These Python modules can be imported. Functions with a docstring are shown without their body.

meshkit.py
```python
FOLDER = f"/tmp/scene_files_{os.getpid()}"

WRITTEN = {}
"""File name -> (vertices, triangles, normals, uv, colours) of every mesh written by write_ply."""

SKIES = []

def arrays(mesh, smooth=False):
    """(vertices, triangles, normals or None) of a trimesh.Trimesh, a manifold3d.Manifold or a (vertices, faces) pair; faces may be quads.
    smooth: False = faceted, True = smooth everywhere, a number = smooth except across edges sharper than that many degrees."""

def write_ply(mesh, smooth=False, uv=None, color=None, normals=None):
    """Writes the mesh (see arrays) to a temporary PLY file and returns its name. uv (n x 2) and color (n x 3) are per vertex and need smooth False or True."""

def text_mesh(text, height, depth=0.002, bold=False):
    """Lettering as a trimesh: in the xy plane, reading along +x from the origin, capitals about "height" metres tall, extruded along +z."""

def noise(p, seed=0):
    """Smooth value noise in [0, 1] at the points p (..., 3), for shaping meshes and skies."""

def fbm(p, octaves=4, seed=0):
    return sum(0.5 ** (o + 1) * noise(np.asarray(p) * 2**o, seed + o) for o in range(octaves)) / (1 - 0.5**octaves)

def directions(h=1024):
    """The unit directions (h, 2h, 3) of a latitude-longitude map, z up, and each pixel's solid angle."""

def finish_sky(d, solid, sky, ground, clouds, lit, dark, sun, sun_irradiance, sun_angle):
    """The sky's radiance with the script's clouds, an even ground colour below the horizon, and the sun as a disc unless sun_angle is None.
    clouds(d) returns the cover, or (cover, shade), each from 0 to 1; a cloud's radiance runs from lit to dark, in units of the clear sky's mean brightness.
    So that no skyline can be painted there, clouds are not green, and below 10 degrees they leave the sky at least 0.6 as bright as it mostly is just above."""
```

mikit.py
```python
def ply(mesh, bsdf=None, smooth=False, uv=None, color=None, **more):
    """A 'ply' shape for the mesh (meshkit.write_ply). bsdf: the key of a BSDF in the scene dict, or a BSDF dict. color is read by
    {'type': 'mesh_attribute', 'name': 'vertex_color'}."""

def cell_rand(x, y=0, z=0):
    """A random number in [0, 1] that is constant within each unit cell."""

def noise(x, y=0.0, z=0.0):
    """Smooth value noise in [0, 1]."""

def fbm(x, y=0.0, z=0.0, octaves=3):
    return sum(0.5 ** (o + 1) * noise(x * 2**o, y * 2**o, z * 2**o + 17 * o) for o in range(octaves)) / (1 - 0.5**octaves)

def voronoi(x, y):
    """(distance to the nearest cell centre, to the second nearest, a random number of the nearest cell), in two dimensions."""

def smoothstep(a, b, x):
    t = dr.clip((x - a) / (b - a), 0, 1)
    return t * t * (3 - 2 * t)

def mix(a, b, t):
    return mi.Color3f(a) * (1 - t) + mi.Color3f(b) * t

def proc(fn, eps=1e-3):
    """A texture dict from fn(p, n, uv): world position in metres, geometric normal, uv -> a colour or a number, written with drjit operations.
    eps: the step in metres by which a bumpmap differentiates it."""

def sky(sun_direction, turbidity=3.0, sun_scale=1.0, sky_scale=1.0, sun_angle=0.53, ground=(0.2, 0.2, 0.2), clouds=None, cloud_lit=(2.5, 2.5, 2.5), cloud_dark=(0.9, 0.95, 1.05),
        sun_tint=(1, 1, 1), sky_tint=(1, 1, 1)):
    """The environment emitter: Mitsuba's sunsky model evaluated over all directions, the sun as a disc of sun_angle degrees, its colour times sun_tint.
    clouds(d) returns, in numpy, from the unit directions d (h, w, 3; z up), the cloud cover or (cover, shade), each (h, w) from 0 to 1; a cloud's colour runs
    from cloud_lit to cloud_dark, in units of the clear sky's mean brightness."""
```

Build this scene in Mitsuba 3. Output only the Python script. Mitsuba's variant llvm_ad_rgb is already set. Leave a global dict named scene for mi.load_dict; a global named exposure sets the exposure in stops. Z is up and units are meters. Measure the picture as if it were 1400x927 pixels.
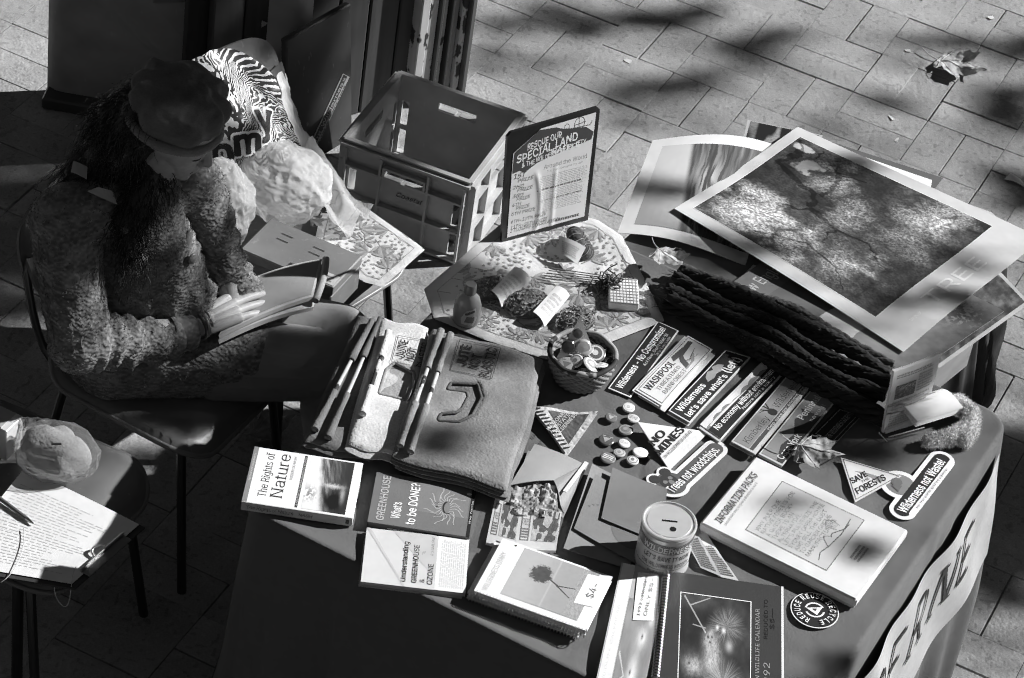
import math
import numpy as np
import trimesh
import manifold3d as m3
import mitsuba as mi
import drjit as dr
import mikit
import meshkit
from mikit import noise, fbm, smoothstep, cell_rand
from shapely.geometry import Polygon, LineString, Point
from shapely.ops import unary_union
from shapely import affinity

T = mi.ScalarTransform4f
scene, labels = {}, {}
rng = np.random.default_rng(7)

# ------------------------------------------------------------------ camera, sky, exposure
# A photographer leaning out of an upper window, about 4.5 m above the pavement, the lens tilted a little.
PITCH, ROLL = 0.700297, 0.162441
cp, sp, cr, sr = math.cos(PITCH), math.sin(PITCH), math.cos(ROLL), math.sin(ROLL)
eye = np.array([0, 0, 4.54451])
fwd = np.array([0, cp, -sp])
up = -(sr * np.array([1, 0, 0]) + cr * np.array([0, -sp, -cp]))
scene['camera'] = {'type': 'perspective', 'fov': 20.95, 'fov_axis': 'x', 'near_clip': 0.1, 'far_clip': 200.0,
                   'to_world': T().look_at(origin=eye.tolist(), target=(eye + fwd).tolist(), up=up.tolist())}
CL = (0.075, 0.075, 0.075)
SUN = np.array([0.771, 0.278, 0.574])
SUN /= np.linalg.norm(SUN)
scene['sky'] = mikit.sky(SUN.tolist(), turbidity=3, sun_tint=(0.787, 0.981, 1.409), clouds=lambda d: 1.0,
                         cloud_lit=CL, cloud_dark=CL)
exposure = 2.7


# ------------------------------------------------------------------ materials (a black-and-white world: every colour is a grey)
# uv.x of most meshes holds the grey of that piece, uv.y a random number for its grain
def tex(fn, eps=1e-3):
    return mikit.proc(fn, eps)


def two(d):
    return {'type': 'twosided', 'bsdf': d}


def principled(color, rough, spec=0.4, **more):
    return {'type': 'principled', 'base_color': color, 'roughness': rough, 'specular': spec, **more}


def bump(d, fn, scale, eps=1e-3):
    return {'type': 'bumpmap', 'arbitrary': tex(fn, eps), 'scale': scale, 'bsdf': d}


paper_t = tex(lambda p, n, uv: mi.Color3f(uv.x * (0.93 + 0.14 * fbm(p.x * 45, p.y * 45, p.z * 45))))
fine_t = tex(lambda p, n, uv: mi.Color3f(uv.x * (0.84 + 0.32 * noise(p.x * 420, p.y * 420, p.z * 420)) * (0.72 + 0.56 * fbm(p.x * 22, p.y * 22, p.z * 22))))
worn_t = tex(lambda p, n, uv: mi.Color3f(uv.x * (0.75 + 0.5 * fbm(p.x * 14 + uv.y * 9, p.y * 14, p.z * 14, octaves=4)) + 0.05 * smoothstep(0.72, 0.86, fbm(p.x * 90, p.y * 90, p.z * 30 + uv.y * 5))))


def paver_fn(p, n, uv):
    spots = smoothstep(0.6, 0.85, noise(p.x * 160, p.y * 160)) * 0.12
    pits = smoothstep(0.72, 0.86, noise(p.x * 95 + 7, p.y * 95)) * 0.22
    blot = fbm(p.x * 7 + uv.y * 3, p.y * 7, octaves=4)
    grain = noise(p.x * 480, p.y * 480)
    return mi.Color3f(uv.x * (0.56 + 0.56 * blot + 0.26 * grain + spots - pits))


def knit_fn(p, n, uv):
    # tufted, unevenly dyed wool
    a = noise(p.x * 150, p.y * 150, p.z * 190)
    b = fbm(p.x * 36, p.y * 36, p.z * 36)
    return mi.Color3f(uv.x * (0.5 + 0.85 * a * a + 0.45 * smoothstep(0.40, 0.75, b)))


def wood_fn(p, n, uv):
    grain = fbm(p.x * 60 + uv.y * 11, p.y * 60, p.z * 3.5, octaves=4)
    peel = smoothstep(0.52, 0.56, fbm(p.x * 26, p.y * 26 + uv.y * 7, p.z * 13, octaves=4))
    return mi.Color3f(uv.x * (0.7 + 0.6 * grain) * (1 - peel * smoothstep(0.25, 0.3, uv.x)) + peel * smoothstep(0.25, 0.3, uv.x) * 0.035)


def leaf_fn(p, n, uv):
    return mi.Color3f(uv.x * (0.4 + 1.2 * fbm(p.x * 70, p.y * 70, p.z * 70, octaves=4)))


def skin_fn(p, n, uv):
    return mi.Color3f(uv.x * (0.86 + 0.28 * fbm(p.x * 80, p.y * 80, p.z * 80)))


def seg(u, v, ax, ay, bx, by, w0, w1):
    # 1 inside a tapering stroke from a to b
    dx, dy = bx - ax, by - ay
    t = dr.clip(((u - ax) * dx + (v - ay) * dy) / (dx * dx + dy * dy), 0, 1)
    d = dr.sqrt(dr.square(u - ax - t * dx) + dr.square(v - ay - t * dy))
    w = w0 + (w1 - w0) * t
    return 1 - smoothstep(w * 0.75, w * 1.25 + 0.002, d)


def blob(u, v, x, y, rx, ry):
    return dr.exp(-dr.square((u - x) / rx) - dr.square((v - y) / ry))


def picture_fn(p, n, uv):
    # the printed photographs: uv.x = number of the picture + u
    k = dr.floor(uv.x)
    u, v = uv.x - k, uv.y
    f1 = fbm(u * 5 + k * 7, v * 5, octaves=5)
    f2 = fbm(u * 22 + k * 3, v * 22, octaves=3)
    wu, wv = u + 0.05 * (f1 - 0.5), v + 0.06 * (f2 - 0.5)
    # 0 misty rainforest with a crooked tree
    fine = noise(u * 130, v * 130)
    feather = fbm(u * 12 - v * 5, v * 7 + u * 9, octaves=4)
    tufts = mi.Float(0)
    for cx, cy, r, a in ((0.20, 0.80, 0.24, 0.95), (0.30, 0.52, 0.16, 0.55), (0.96, 0.80, 0.14, 0.7), (0.86, 0.22, 0.20, 0.6), (0.24, 0.30, 0.18, 0.6), (0.04, 0.50, 0.14, 0.5), (0.55, 0.50, 0.18, 0.3), (0.58, 0.20, 0.2, 0.28), (0.70, 0.72, 0.14, 0.3)):
        du, dv = wu - cx + 0.30 * (f1 - 0.5), (wv - cy + 0.22 * (feather - 0.5)) * 1.25
        d = dr.sqrt(du * du + dv * dv) / r
        frond = fbm(dr.atan2(dv - 0.6 * r, du) * 9 + 3 * cx, d * 5 + 4 * f1, octaves=3)
        tufts = dr.maximum(tufts, a * smoothstep(1.15, 0.12, d + 0.7 * (f1 - 0.5) + 0.4 * (f2 - 0.5)) * (0.06 + 1.7 * frond * (0.35 + f2) * (0.4 + fine * 0.8)))
    hole = 0.40 * smoothstep(0.35, 0.65, blob(u + 0.16 * (f1 - 0.5), v + 0.16 * (f2 - 0.5), 0.80, 0.84, 0.085, 0.07) * (0.6 + 0.7 * f2)) + 0.5 * smoothstep(0.4, 0.6, blob(wu, wv, 0.93, 0.94, 0.04, 0.06))
    limb = mi.Float(0)
    for ax, ay, bx, by, wa, wb in ((0.99, 0.97, 0.86, 0.93, 0.006, 0.012), (0.86, 0.93, 0.72, 0.96, 0.012, 0.02), (0.72, 0.96, 0.66, 0.84, 0.014, 0.018), (0.66, 0.84, 0.60, 0.70, 0.018, 0.014), (0.90, 0.74, 0.76, 0.68, 0.006, 0.012),
                                   (0.76, 0.68, 0.62, 0.66, 0.012, 0.016), (0.60, 0.70, 0.48, 0.64, 0.02, 0.012), (0.48, 0.64, 0.40, 0.74, 0.010, 0.004), (0.48, 0.64, 0.42, 0.48, 0.012, 0.008), (0.42, 0.48, 0.30, 0.46, 0.007, 0.003), (0.42, 0.48, 0.44, 0.30, 0.009, 0.005),
                                   (0.44, 0.30, 0.34, 0.20, 0.006, 0.003), (0.98, 0.86, 0.90, 0.86, 0.004, 0.008), (0.84, 0.70, 0.88, 0.58, 0.005, 0.003), (0.08, 0.70, 0.2, 0.5, 0.004, 0.006), (0.2, 0.5, 0.16, 0.3, 0.006, 0.004), (0.16, 0.3, 0.05, 0.2, 0.004, 0.003)):
        limb = dr.maximum(limb, seg(wu, wv, ax, ay, bx, by, wa, wb))
    p0 = (0.022 + 0.24 * f1 * f1 * f2 * (0.4 + fine) + tufts * (0.65 + 0.6 * fine) + hole * (0.75 + 0.4 * f2)) * (1 - 0.6 * limb)
    # 1 waterfall between dark rock walls
    fall = fbm(u * 34 + f1 * 2, v * 3, octaves=3)
    rock = smoothstep(0.30, 0.36, u + 0.12 * (v - 0.5)) * (0.05 + 0.30 * fall * fall + 0.5 * blob(wu, v, 0.52, 0.42, 0.09, 0.35) * smoothstep(0.4, 0.6, fall))
    sky1 = (1 - smoothstep(0.30, 0.36, u + 0.12 * (v - 0.5))) * (0.38 + 0.25 * smoothstep(0.0, 0.8, v) - 0.1 * f1)
    p1 = rock + sky1
    # 2 ridges under a bright sky
    ridge = 0.42 + 0.10 * (fbm(u * 4 + 3, 1.5, octaves=4) - 0.5)
    p2 = dr.select(v > ridge + 0.24, 0.13, dr.select(v > ridge, 0.72 - 0.25 * smoothstep(ridge, ridge + 0.24, v) + 0.1 * f1, 0.30 * smoothstep(-0.2, 0.5, v) + 0.10 * f2))
    p2 = p2 + 0.35 * blob(u, v, 0.80, 0.16, 0.10, 0.10) * smoothstep(0.45, 0.7, fbm(u * 50, v * 50))
    # 3 waterfall over a boulder
    w3 = smoothstep(-0.06, 0.10, u - 0.30 + 0.22 * (v - 0.5) + 0.12 * (f1 - 0.5))
    strk = fbm(u * 26 + v * 9, v * 5 - u * 2, octaves=3)
    p3 = 0.78 * (1 - w3) + w3 * (0.04 + 0.55 * dr.square(strk) * smoothstep(0.9, 0.3, u))
    p3 = p3 * (1 - 0.92 * dr.clip(1.3 * blob(wu, wv, 0.66, 0.20, 0.22, 0.20), 0, 1)) * (1 - 0.7 * blob(wu, wv, 0.10, 0.30, 0.16, 0.14) * smoothstep(0.4, 0.6, f2))
    p3 = p3 + 0.5 * blob(wu, wv, 0.62, 0.50, 0.20, 0.035) + 0.3 * blob(wu, wv, 0.86, 0.36, 0.05, 0.14)
    # 4 round tree standing in a pale lake
    crown = smoothstep(0.35, 0.6, blob(u, v, 0.62, 0.66, 0.20, 0.16) * (0.55 + 0.9 * fbm(u * 40, v * 40)))
    stems = dr.maximum(seg(u, v, 0.60, 0.58, 0.50, 0.40, 0.01, 0.012), dr.maximum(seg(u, v, 0.50, 0.42, 0.36, 0.22, 0.01, 0.006), seg(u, v, 0.50, 0.42, 0.56, 0.20, 0.01, 0.006)))
    water = 0.34 + 0.10 * smoothstep(0.3, 0.9, v) + 0.14 * (1 - smoothstep(0.18, 0.24, v)) * (fbm(u * 40, v * 120) - 0.5) * 2 + 0.08 * smoothstep(0.02, 0.0, abs(v - 0.5))
    p4 = water * (1 - 0.82 * dr.maximum(crown, stems)) + 0.03 * f2
    # 5 small furry animals among fluffy blossom
    r5 = dr.sqrt(dr.square(u - 0.62) + dr.square((v - 0.22) * 1.25))
    a5 = dr.atan2((v - 0.22) * 1.25, u - 0.62)
    spray = smoothstep(0.36, 0.05, r5) * (0.25 + 0.75 * smoothstep(0.35, 0.75, fbm(a5 * 26, r5 * 9 + f1 * 3, octaves=3)))
    r6 = dr.sqrt(dr.square(u - 0.66) + dr.square((v - 0.74) * 1.5))
    a6 = dr.atan2((v - 0.74) * 1.5, u - 0.66)
    spray2 = smoothstep(0.32, 0.05, r6) * (0.2 + 0.8 * smoothstep(0.35, 0.75, fbm(a6 * 24, r6 * 9 + 3 + f1 * 3, octaves=3)))
    body = blob(wu, wv, 0.46, 0.46, 0.10, 0.14) + blob(wu, wv, 0.42, 0.60, 0.075, 0.07) + 0.9 * blob(wu, wv, 0.20, 0.34, 0.12, 0.075)
    face = blob(u, v, 0.40, 0.62, 0.016, 0.016) + blob(u, v, 0.455, 0.625, 0.014, 0.014) + blob(u, v, 0.43, 0.575, 0.014, 0.01) + blob(u, v, 0.14, 0.36, 0.015, 0.015)
    twig = dr.maximum(dr.maximum(seg(u, v, 0.05, 0.98, 0.36, 0.66, 0.008, 0.008), seg(u, v, 0.36, 0.70, 0.18, 0.72, 0.005, 0.004)), dr.maximum(seg(u, v, 0.14, 0.90, 0.42, 0.99, 0.006, 0.003), seg(u, v, 0.1, 0.02, 0.4, 0.2, 0.008, 0.008)))
    bud = blob(u, v, 0.62, 0.70, 0.025, 0.025) + blob(u, v, 0.53, 0.72, 0.02, 0.02) + 0.6 * blob(u, v, 0.70, 0.56, 0.05, 0.05)
    p5 = 0.025 + 0.10 * f1 * f1 + 0.34 * spray + 0.26 * spray2 + 0.40 * dr.clip(body * 1.3, 0, 1) * (0.3 + 1.1 * fbm(u * 90, v * 60)) + 0.3 * twig + 0.6 * bud
    p5 = p5 * (1 - 0.9 * dr.clip(face, 0, 1))
    # 6 pale birds on a misty branch
    p6 = 0.20 + 0.18 * f1 + 0.55 * dr.clip(blob(wu, wv, 0.52, 0.16, 0.13, 0.24) + blob(wu, wv, 0.62, 0.62, 0.12, 0.10) + 0.5 * blob(u, v, 0.80, 0.80, 0.08, 0.06), 0, 1)
    p6 = p6 * (1 - 0.85 * dr.clip(blob(u, v, 0.47, 0.25, 0.03, 0.03) + blob(u, v, 0.62, 0.63, 0.035, 0.03), 0, 1)) + 0.25 * dr.maximum(seg(u, v, 0.05, 0.42, 0.3, 0.2, 0.02, 0.008), seg(u, v, 0.0, 0.08, 0.3, 0.2, 0.014, 0.008))
    # 7 collage on the cards
    p7 = dr.select(noise(u * 9, v * 7) > 0.52, 0.55, 0.14) * (0.6 + 0.8 * f2)
    # 8 forest floor
    p8 = 0.03 + 0.30 * dr.square(fbm(u * 18, v * 18, octaves=4)) + 0.45 * blob(u, v, 0.5, 0.75, 0.4, 0.16) * smoothstep(0.5, 0.66, fbm(u * 44, v * 44))
    # 9 tall trunks
    tr = noise(u * 9 + 0.3 * f1, v * 0.7)
    p9 = 0.02 + 0.25 * smoothstep(0.62, 0.85, tr) * (0.4 + f2)
    # 10 lino-cut of trees, black lines on white
    sw = u * 0.6 + v + 0.25 * f1
    hatch = dr.sin((v * 1.2 + 0.35 * dr.sin(u * 5) + 0.5 * f1) * 170)
    leafy = 1 - smoothstep(0.52, 0.56, fbm(u * 34, v * 20 + u * 10))
    inner = blob(u, v, 0.36, 0.62, 0.26, 0.34)
    p10 = dr.select(inner > 0.33, dr.select(leafy > 0.5, 0.03, 0.6), dr.select(hatch > -0.35 + 1.2 * (noise(u * 14, v * 14) - 0.5), 0.03, 0.62))
    p10 = dr.select(sw > 1.42, dr.select(dr.sin((u - v) * 105 + 16 * f1) > 0.3, 0.6, 0.03), p10)
    p10 = dr.select(blob(u, v, 0.30, 0.60, 0.055, 0.05) > 0.4, 0.75, p10)
    out = mi.Float(0.4)
    for i, q in enumerate((p0, p1, p2, p3, p4, p5, p6, p7, p8, p9, p10)):
        out = dr.select((k > i - 0.5) & (k < i + 0.5), q, out)
    return mi.Color3f(dr.clip(out, 0.015, 0.85))


picture_t = tex(picture_fn)
weave_b = lambda p, n, uv: noise(p.x * 330, p.y * 330, p.z * 330)
knit_b = lambda p, n, uv: noise(p.x * 170, p.y * 170, p.z * 240) + 0.5 * noise(p.x * 60, p.y * 60, p.z * 60)
scene['paper'] = two(principled(paper_t, 0.65, 0.3))
scene['card'] = two(principled(paper_t, 0.32, 0.5))
scene['print'] = two(principled(paper_t, 0.55, 0.3))
scene['picture'] = two(principled(picture_t, 0.3, 0.5))
scene['cloth'] = two(bump(principled(paper_t, 0.9, 0.15), weave_b, 0.0006))
scene['jute'] = two(bump(principled(fine_t, 0.95, 0.1), weave_b, 0.0012))
scene['knit'] = two(bump(principled(tex(knit_fn), 1.0, 0.05), knit_b, 0.004))
scene['wool'] = two(bump(principled(fine_t, 1.0, 0.1), knit_b, 0.003))
scene['velvet'] = two(principled(fine_t, 0.8, 0.2, sheen=0.6))
scene['skin'] = two(principled(tex(skin_fn), 0.5, 0.4))
scene['hair'] = two(principled(paper_t, 0.38, 0.5))
scene['plastic'] = two(principled(worn_t, 0.38, 0.45))
scene['gloss'] = two(principled(paper_t, 0.2, 0.6))
scene['painted'] = two(principled(worn_t, 0.5, 0.4))
scene['metal'] = two(principled(paper_t, 0.3, 0.5, metallic=1.0))
scene['paver'] = two(bump(principled(tex(paver_fn), 0.9, 0.2), lambda p, n, uv: noise(p.x * 200, p.y * 200) + noise(p.x * 70, p.y * 70), 0.0012))
scene['wood'] = two(principled(tex(wood_fn), 0.7, 0.25))
scene['tinned'] = two(principled(paper_t, 0.28, 0.8, metallic=0.35))
scene['leaf'] = two(bump(principled(tex(leaf_fn), 0.6, 0.3), lambda p, n, uv: noise(p.x * 120, p.y * 120, p.z * 120), 0.003))
scene['clear'] = {'type': 'thindielectric', 'int_ior': 1.45}
scene['film'] = {'type': 'blendbsdf', 'weight': 0.10, 'bsdf_0': {'type': 'thindielectric', 'int_ior': 1.5},
                 'bsdf_1': {'type': 'principledthin', 'base_color': {'type': 'rgb', 'value': 0.85}, 'roughness': 0.25, 'diff_trans': 0.9, 'spec_trans': 0.0}}
scene['hazy'] = {'type': 'blendbsdf', 'weight': 0.42, 'bsdf_0': {'type': 'thindielectric', 'int_ior': 1.5},
                 'bsdf_1': {'type': 'principledthin', 'base_color': {'type': 'rgb', 'value': 0.85}, 'roughness': 0.25, 'diff_trans': 0.8, 'spec_trans': 0.0}}
scene['milky'] = {'type': 'blendbsdf', 'weight': 0.55, 'bsdf_0': {'type': 'thindielectric', 'int_ior': 1.5},
                  'bsdf_1': {'type': 'principledthin', 'base_color': {'type': 'rgb', 'value': 0.86}, 'roughness': 0.3, 'diff_trans': 0.8, 'spec_trans': 0.0}}
scene['foliage'] = {'type': 'principledthin', 'base_color': {'type': 'rgb', 'value': 0.08}, 'roughness': 0.6, 'diff_trans': 0.5, 'spec_trans': 0.0}


# ------------------------------------------------------------------ helpers
def key_for(name):
    if name not in USED:
        USED[name] = 0
        return name
    USED[name] += 1
    return '%s_%03d' % (name, USED[name])


USED = {}


def thing(name, label, cat, group=None):
    k = key_for(name)
    labels[k] = {'label': label, 'category': cat}
    if group:
        labels[k]['group'] = group
    return k


def obj(key, mesh, mat, g=None, smooth=False, uv=None):
    """One mesh of the scene under KEY (numbered if taken) in material MAT, its grey G in uv.x."""
    key = key_for(key)
    v, f, _ = meshkit.arrays(mesh)
    if uv is None and g is not None:
        if smooth not in (True, False):
            m = trimesh.graph.smooth_shade(trimesh.Trimesh(v, f, process=False), angle=math.radians(smooth), facet_minarea=None)
            v, f, smooth = np.array(m.vertices), np.array(m.faces), True
        uv = np.tile([g, rng.random()], (len(v), 1)) + rng.random((len(v), 1)) * 0
    scene[key] = mikit.ply((v, f), mat, smooth=smooth, uv=uv)
    return key


def structure(key, mesh, mat, g=None, smooth=False, kind='structure', label=None, cat=None):
    k = obj(key, mesh, mat, g, smooth)
    labels[k] = {'kind': kind}
    if label:
        labels[k]['label'] = label
    if cat:
        labels[k]['category'] = cat
    return k


def join(ms):
    vs, fs, n = [], [], 0
    for m in ms:
        v, f, _ = meshkit.arrays(m)
        vs.append(v)
        fs.append(f + n)
        n += len(v)
    return np.vstack(vs), np.vstack(fs)


def V(*a):
    return np.array(a, float)


def unit(v):
    return np.asarray(v, float) / np.linalg.norm(v)


def grid_faces(nu, nv, flip=False):
    i, j = np.meshgrid(np.arange(nu - 1), np.arange(nv - 1), indexing='ij')
    a = (i * nv + j).ravel()
    f = np.stack([a, a + nv, a + nv + 1, a + 1], 1)
    return f[:, ::-1] if flip else f


def surf(fn, nu, nv):
    """A grid surface from fn(u, v) -> (..., 3) with u, v in [0, 1]."""
    u, v = np.meshgrid(np.linspace(0, 1, nu), np.linspace(0, 1, nv), indexing='ij')
    return fn(u, v).reshape(-1, 3), grid_faces(nu, nv)


def thick(vf, nu, nv, t):
    """Give a grid surface (nu x nv) thickness t along its normals, with closed edges."""
    v, f = vf
    m = trimesh.Trimesh(v, np.vstack([f[:, [0, 1, 2]], f[:, [0, 2, 3]]]), process=False)
    n = np.array(m.vertex_normals)
    lo = v - n * t
    N = len(v)
    idx = np.arange(N).reshape(nu, nv)
    rim = np.concatenate([idx[:, 0], idx[-1, 1:], idx[-2::-1, -1], idx[0, -2:0:-1]])
    nx = np.roll(rim, -1)
    side = np.stack([rim, rim + N, nx + N, nx], 1)
    return np.vstack([v, lo]), np.vstack([f, f[:, ::-1] + N, side])


def tube(pts, r, n=8, cap=True):
    pts = np.asarray(pts, float)
    r = np.broadcast_to(np.asarray(r, float), (len(pts),))
    t = np.gradient(pts, axis=0)
    t /= np.linalg.norm(t, axis=1, keepdims=True) + 1e-12
    a = np.cross(t[0], [0, 0, 1] if abs(t[0][2]) < 0.9 else [1, 0, 0])
    rows = []
    for i in range(len(pts)):
        a = a - t[i] * (a @ t[i])
        a /= np.linalg.norm(a) + 1e-12
        b = np.cross(t[i], a)
        ang = np.arange(n) * 2 * np.pi / n
        rows.append(pts[i] + r[i] * (np.cos(ang)[:, None] * a + np.sin(ang)[:, None] * b))
    v = np.vstack(rows)
    k, j = np.meshgrid(np.arange(len(pts) - 1), np.arange(n), indexing='ij')
    k, j = k.ravel(), j.ravel()
    q = np.stack([k * n + j, k * n + (j + 1) % n, (k + 1) * n + (j + 1) % n, (k + 1) * n + j], 1)
    f = np.vstack([q[:, [0, 1, 2]], q[:, [0, 2, 3]]])
    if cap:
        c0, c1 = len(v), len(v) + 1
        v = np.vstack([v, pts[0], pts[-1]])
        jj = np.arange(n)
        e = (len(pts) - 1) * n
        f = np.vstack([f, np.stack([np.full(n, c0), (jj + 1) % n, jj], 1), np.stack([np.full(n, c1), e + jj, e + (jj + 1) % n], 1)])
    return v, f


def spline(ctrl, n):
    """A smooth curve through the control points."""
    from scipy.interpolate import CubicSpline
    c = np.asarray(ctrl, float)
    return CubicSpline(np.linspace(0, 1, len(c)), c)(np.linspace(0, 1, n))


def frame(x, z):
    """4x4 with the x axis along x and z near z."""
    x = unit(x)
    y = unit(np.cross(z, x))
    m = np.eye(4)
    m[:3, 0], m[:3, 1], m[:3, 2] = x, y, np.cross(x, y)
    return m


def xf(mesh, m):
    v, f, _ = meshkit.arrays(mesh)
    return v @ np.asarray(m)[:3, :3].T + np.asarray(m)[:3, 3], f


def placed(mesh, loc, ang=0.0, scale=1.0):
    c, s = math.cos(ang), math.sin(ang)
    v, f, _ = meshkit.arrays(mesh)
    return (v * scale) @ np.array([[c, s, 0], [-s, c, 0], [0, 0, 1]]) + np.asarray(loc, float), f


def box(sx, sy, sz, bevel=0.0):
    """A box centred on the origin, its edges chamfered."""
    if not bevel:
        return meshkit.arrays(trimesh.creation.box((sx, sy, sz)))[:2]
    pts = []
    for a in (-1, 1):
        for b in (-1, 1):
            for c in (-1, 1):
                x, y, z = a * sx / 2, b * sy / 2, c * sz / 2
                pts += [(x - a * bevel, y - b * bevel, z), (x - a * bevel, y, z - c * bevel), (x, y - b * bevel, z - c * bevel)]
    return meshkit.arrays(m3.Manifold.hull_points(np.array(pts)))[:2]


def beam(a, b, w, d, upv=(0, 0, 1), bevel=0.0):
    """A bar of section w x d from a to b."""
    a, b = np.asarray(a, float), np.asarray(b, float)
    m = frame(b - a, upv)
    m[:3, 3] = (a + b) / 2
    return xf(box(np.linalg.norm(b - a), w, d, bevel), m)


def lathe(profile, n=40):
    """Revolve (r, z) pairs about z."""
    pr = np.asarray(profile, float)
    ang = np.arange(n) * 2 * np.pi / n
    v = np.stack([pr[:, None, 0] * np.cos(ang), pr[:, None, 0] * np.sin(ang), np.broadcast_to(pr[:, None, 1], (len(pr), n))], -1).reshape(-1, 3)
    k, j = np.meshgrid(np.arange(len(pr) - 1), np.arange(n), indexing='ij')
    k, j = k.ravel(), j.ravel()
    return v, np.stack([k * n + j, k * n + (j + 1) % n, (k + 1) * n + (j + 1) % n, (k + 1) * n + j], 1)


def chain(bones, length, iters=12):
    """One smooth skin over bones ((p, r), (p, r))."""
    man = None
    for (a, ra), (b, rb) in bones:
        def ball(c, r):
            return m3.Manifold.sphere(r, 20).translate([float(x) for x in c])
        h = m3.Manifold.batch_hull([ball(a, ra), ball(b, rb)])
        man = h if man is None else man + h
    man = man.refine_to_length(length)
    v, f, _ = meshkit.arrays(man)
    tm = trimesh.Trimesh(v, f, process=True)
    was = np.array(tm.vertices)
    trimesh.smoothing.filter_taubin(tm, lamb=0.5, nu=0.52, iterations=iters)
    now = np.array(tm.vertices)
    off = np.linalg.norm(now - was, axis=1) > 3 * length
    now[off] = was[off]
    tm.vertices = now
    return tm


def wobble(tm, amp, freq, seed=0, octaves=3):
    """Push a mesh in and out along its normals by fractal noise."""
    v, f, _ = meshkit.arrays(tm)
    m = trimesh.Trimesh(v, f, process=False)
    return v + np.array(m.vertex_normals) * ((meshkit.fbm(v * freq, octaves, seed) - 0.5) * 2 * amp)[:, None], f


def poly_mesh(poly):
    """Flat triangles (z = 0) of a shapely polygon."""
    out = []
    for g in getattr(poly, 'geoms', [poly]):
        if g.is_empty or g.area <= 0 or g.geom_type != 'Polygon':
            continue
        v, f = trimesh.creation.triangulate_polygon(g, engine='earcut')
        out.append((np.c_[v, np.zeros(len(v))], f))
    return join(out)


_words = {}


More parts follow.
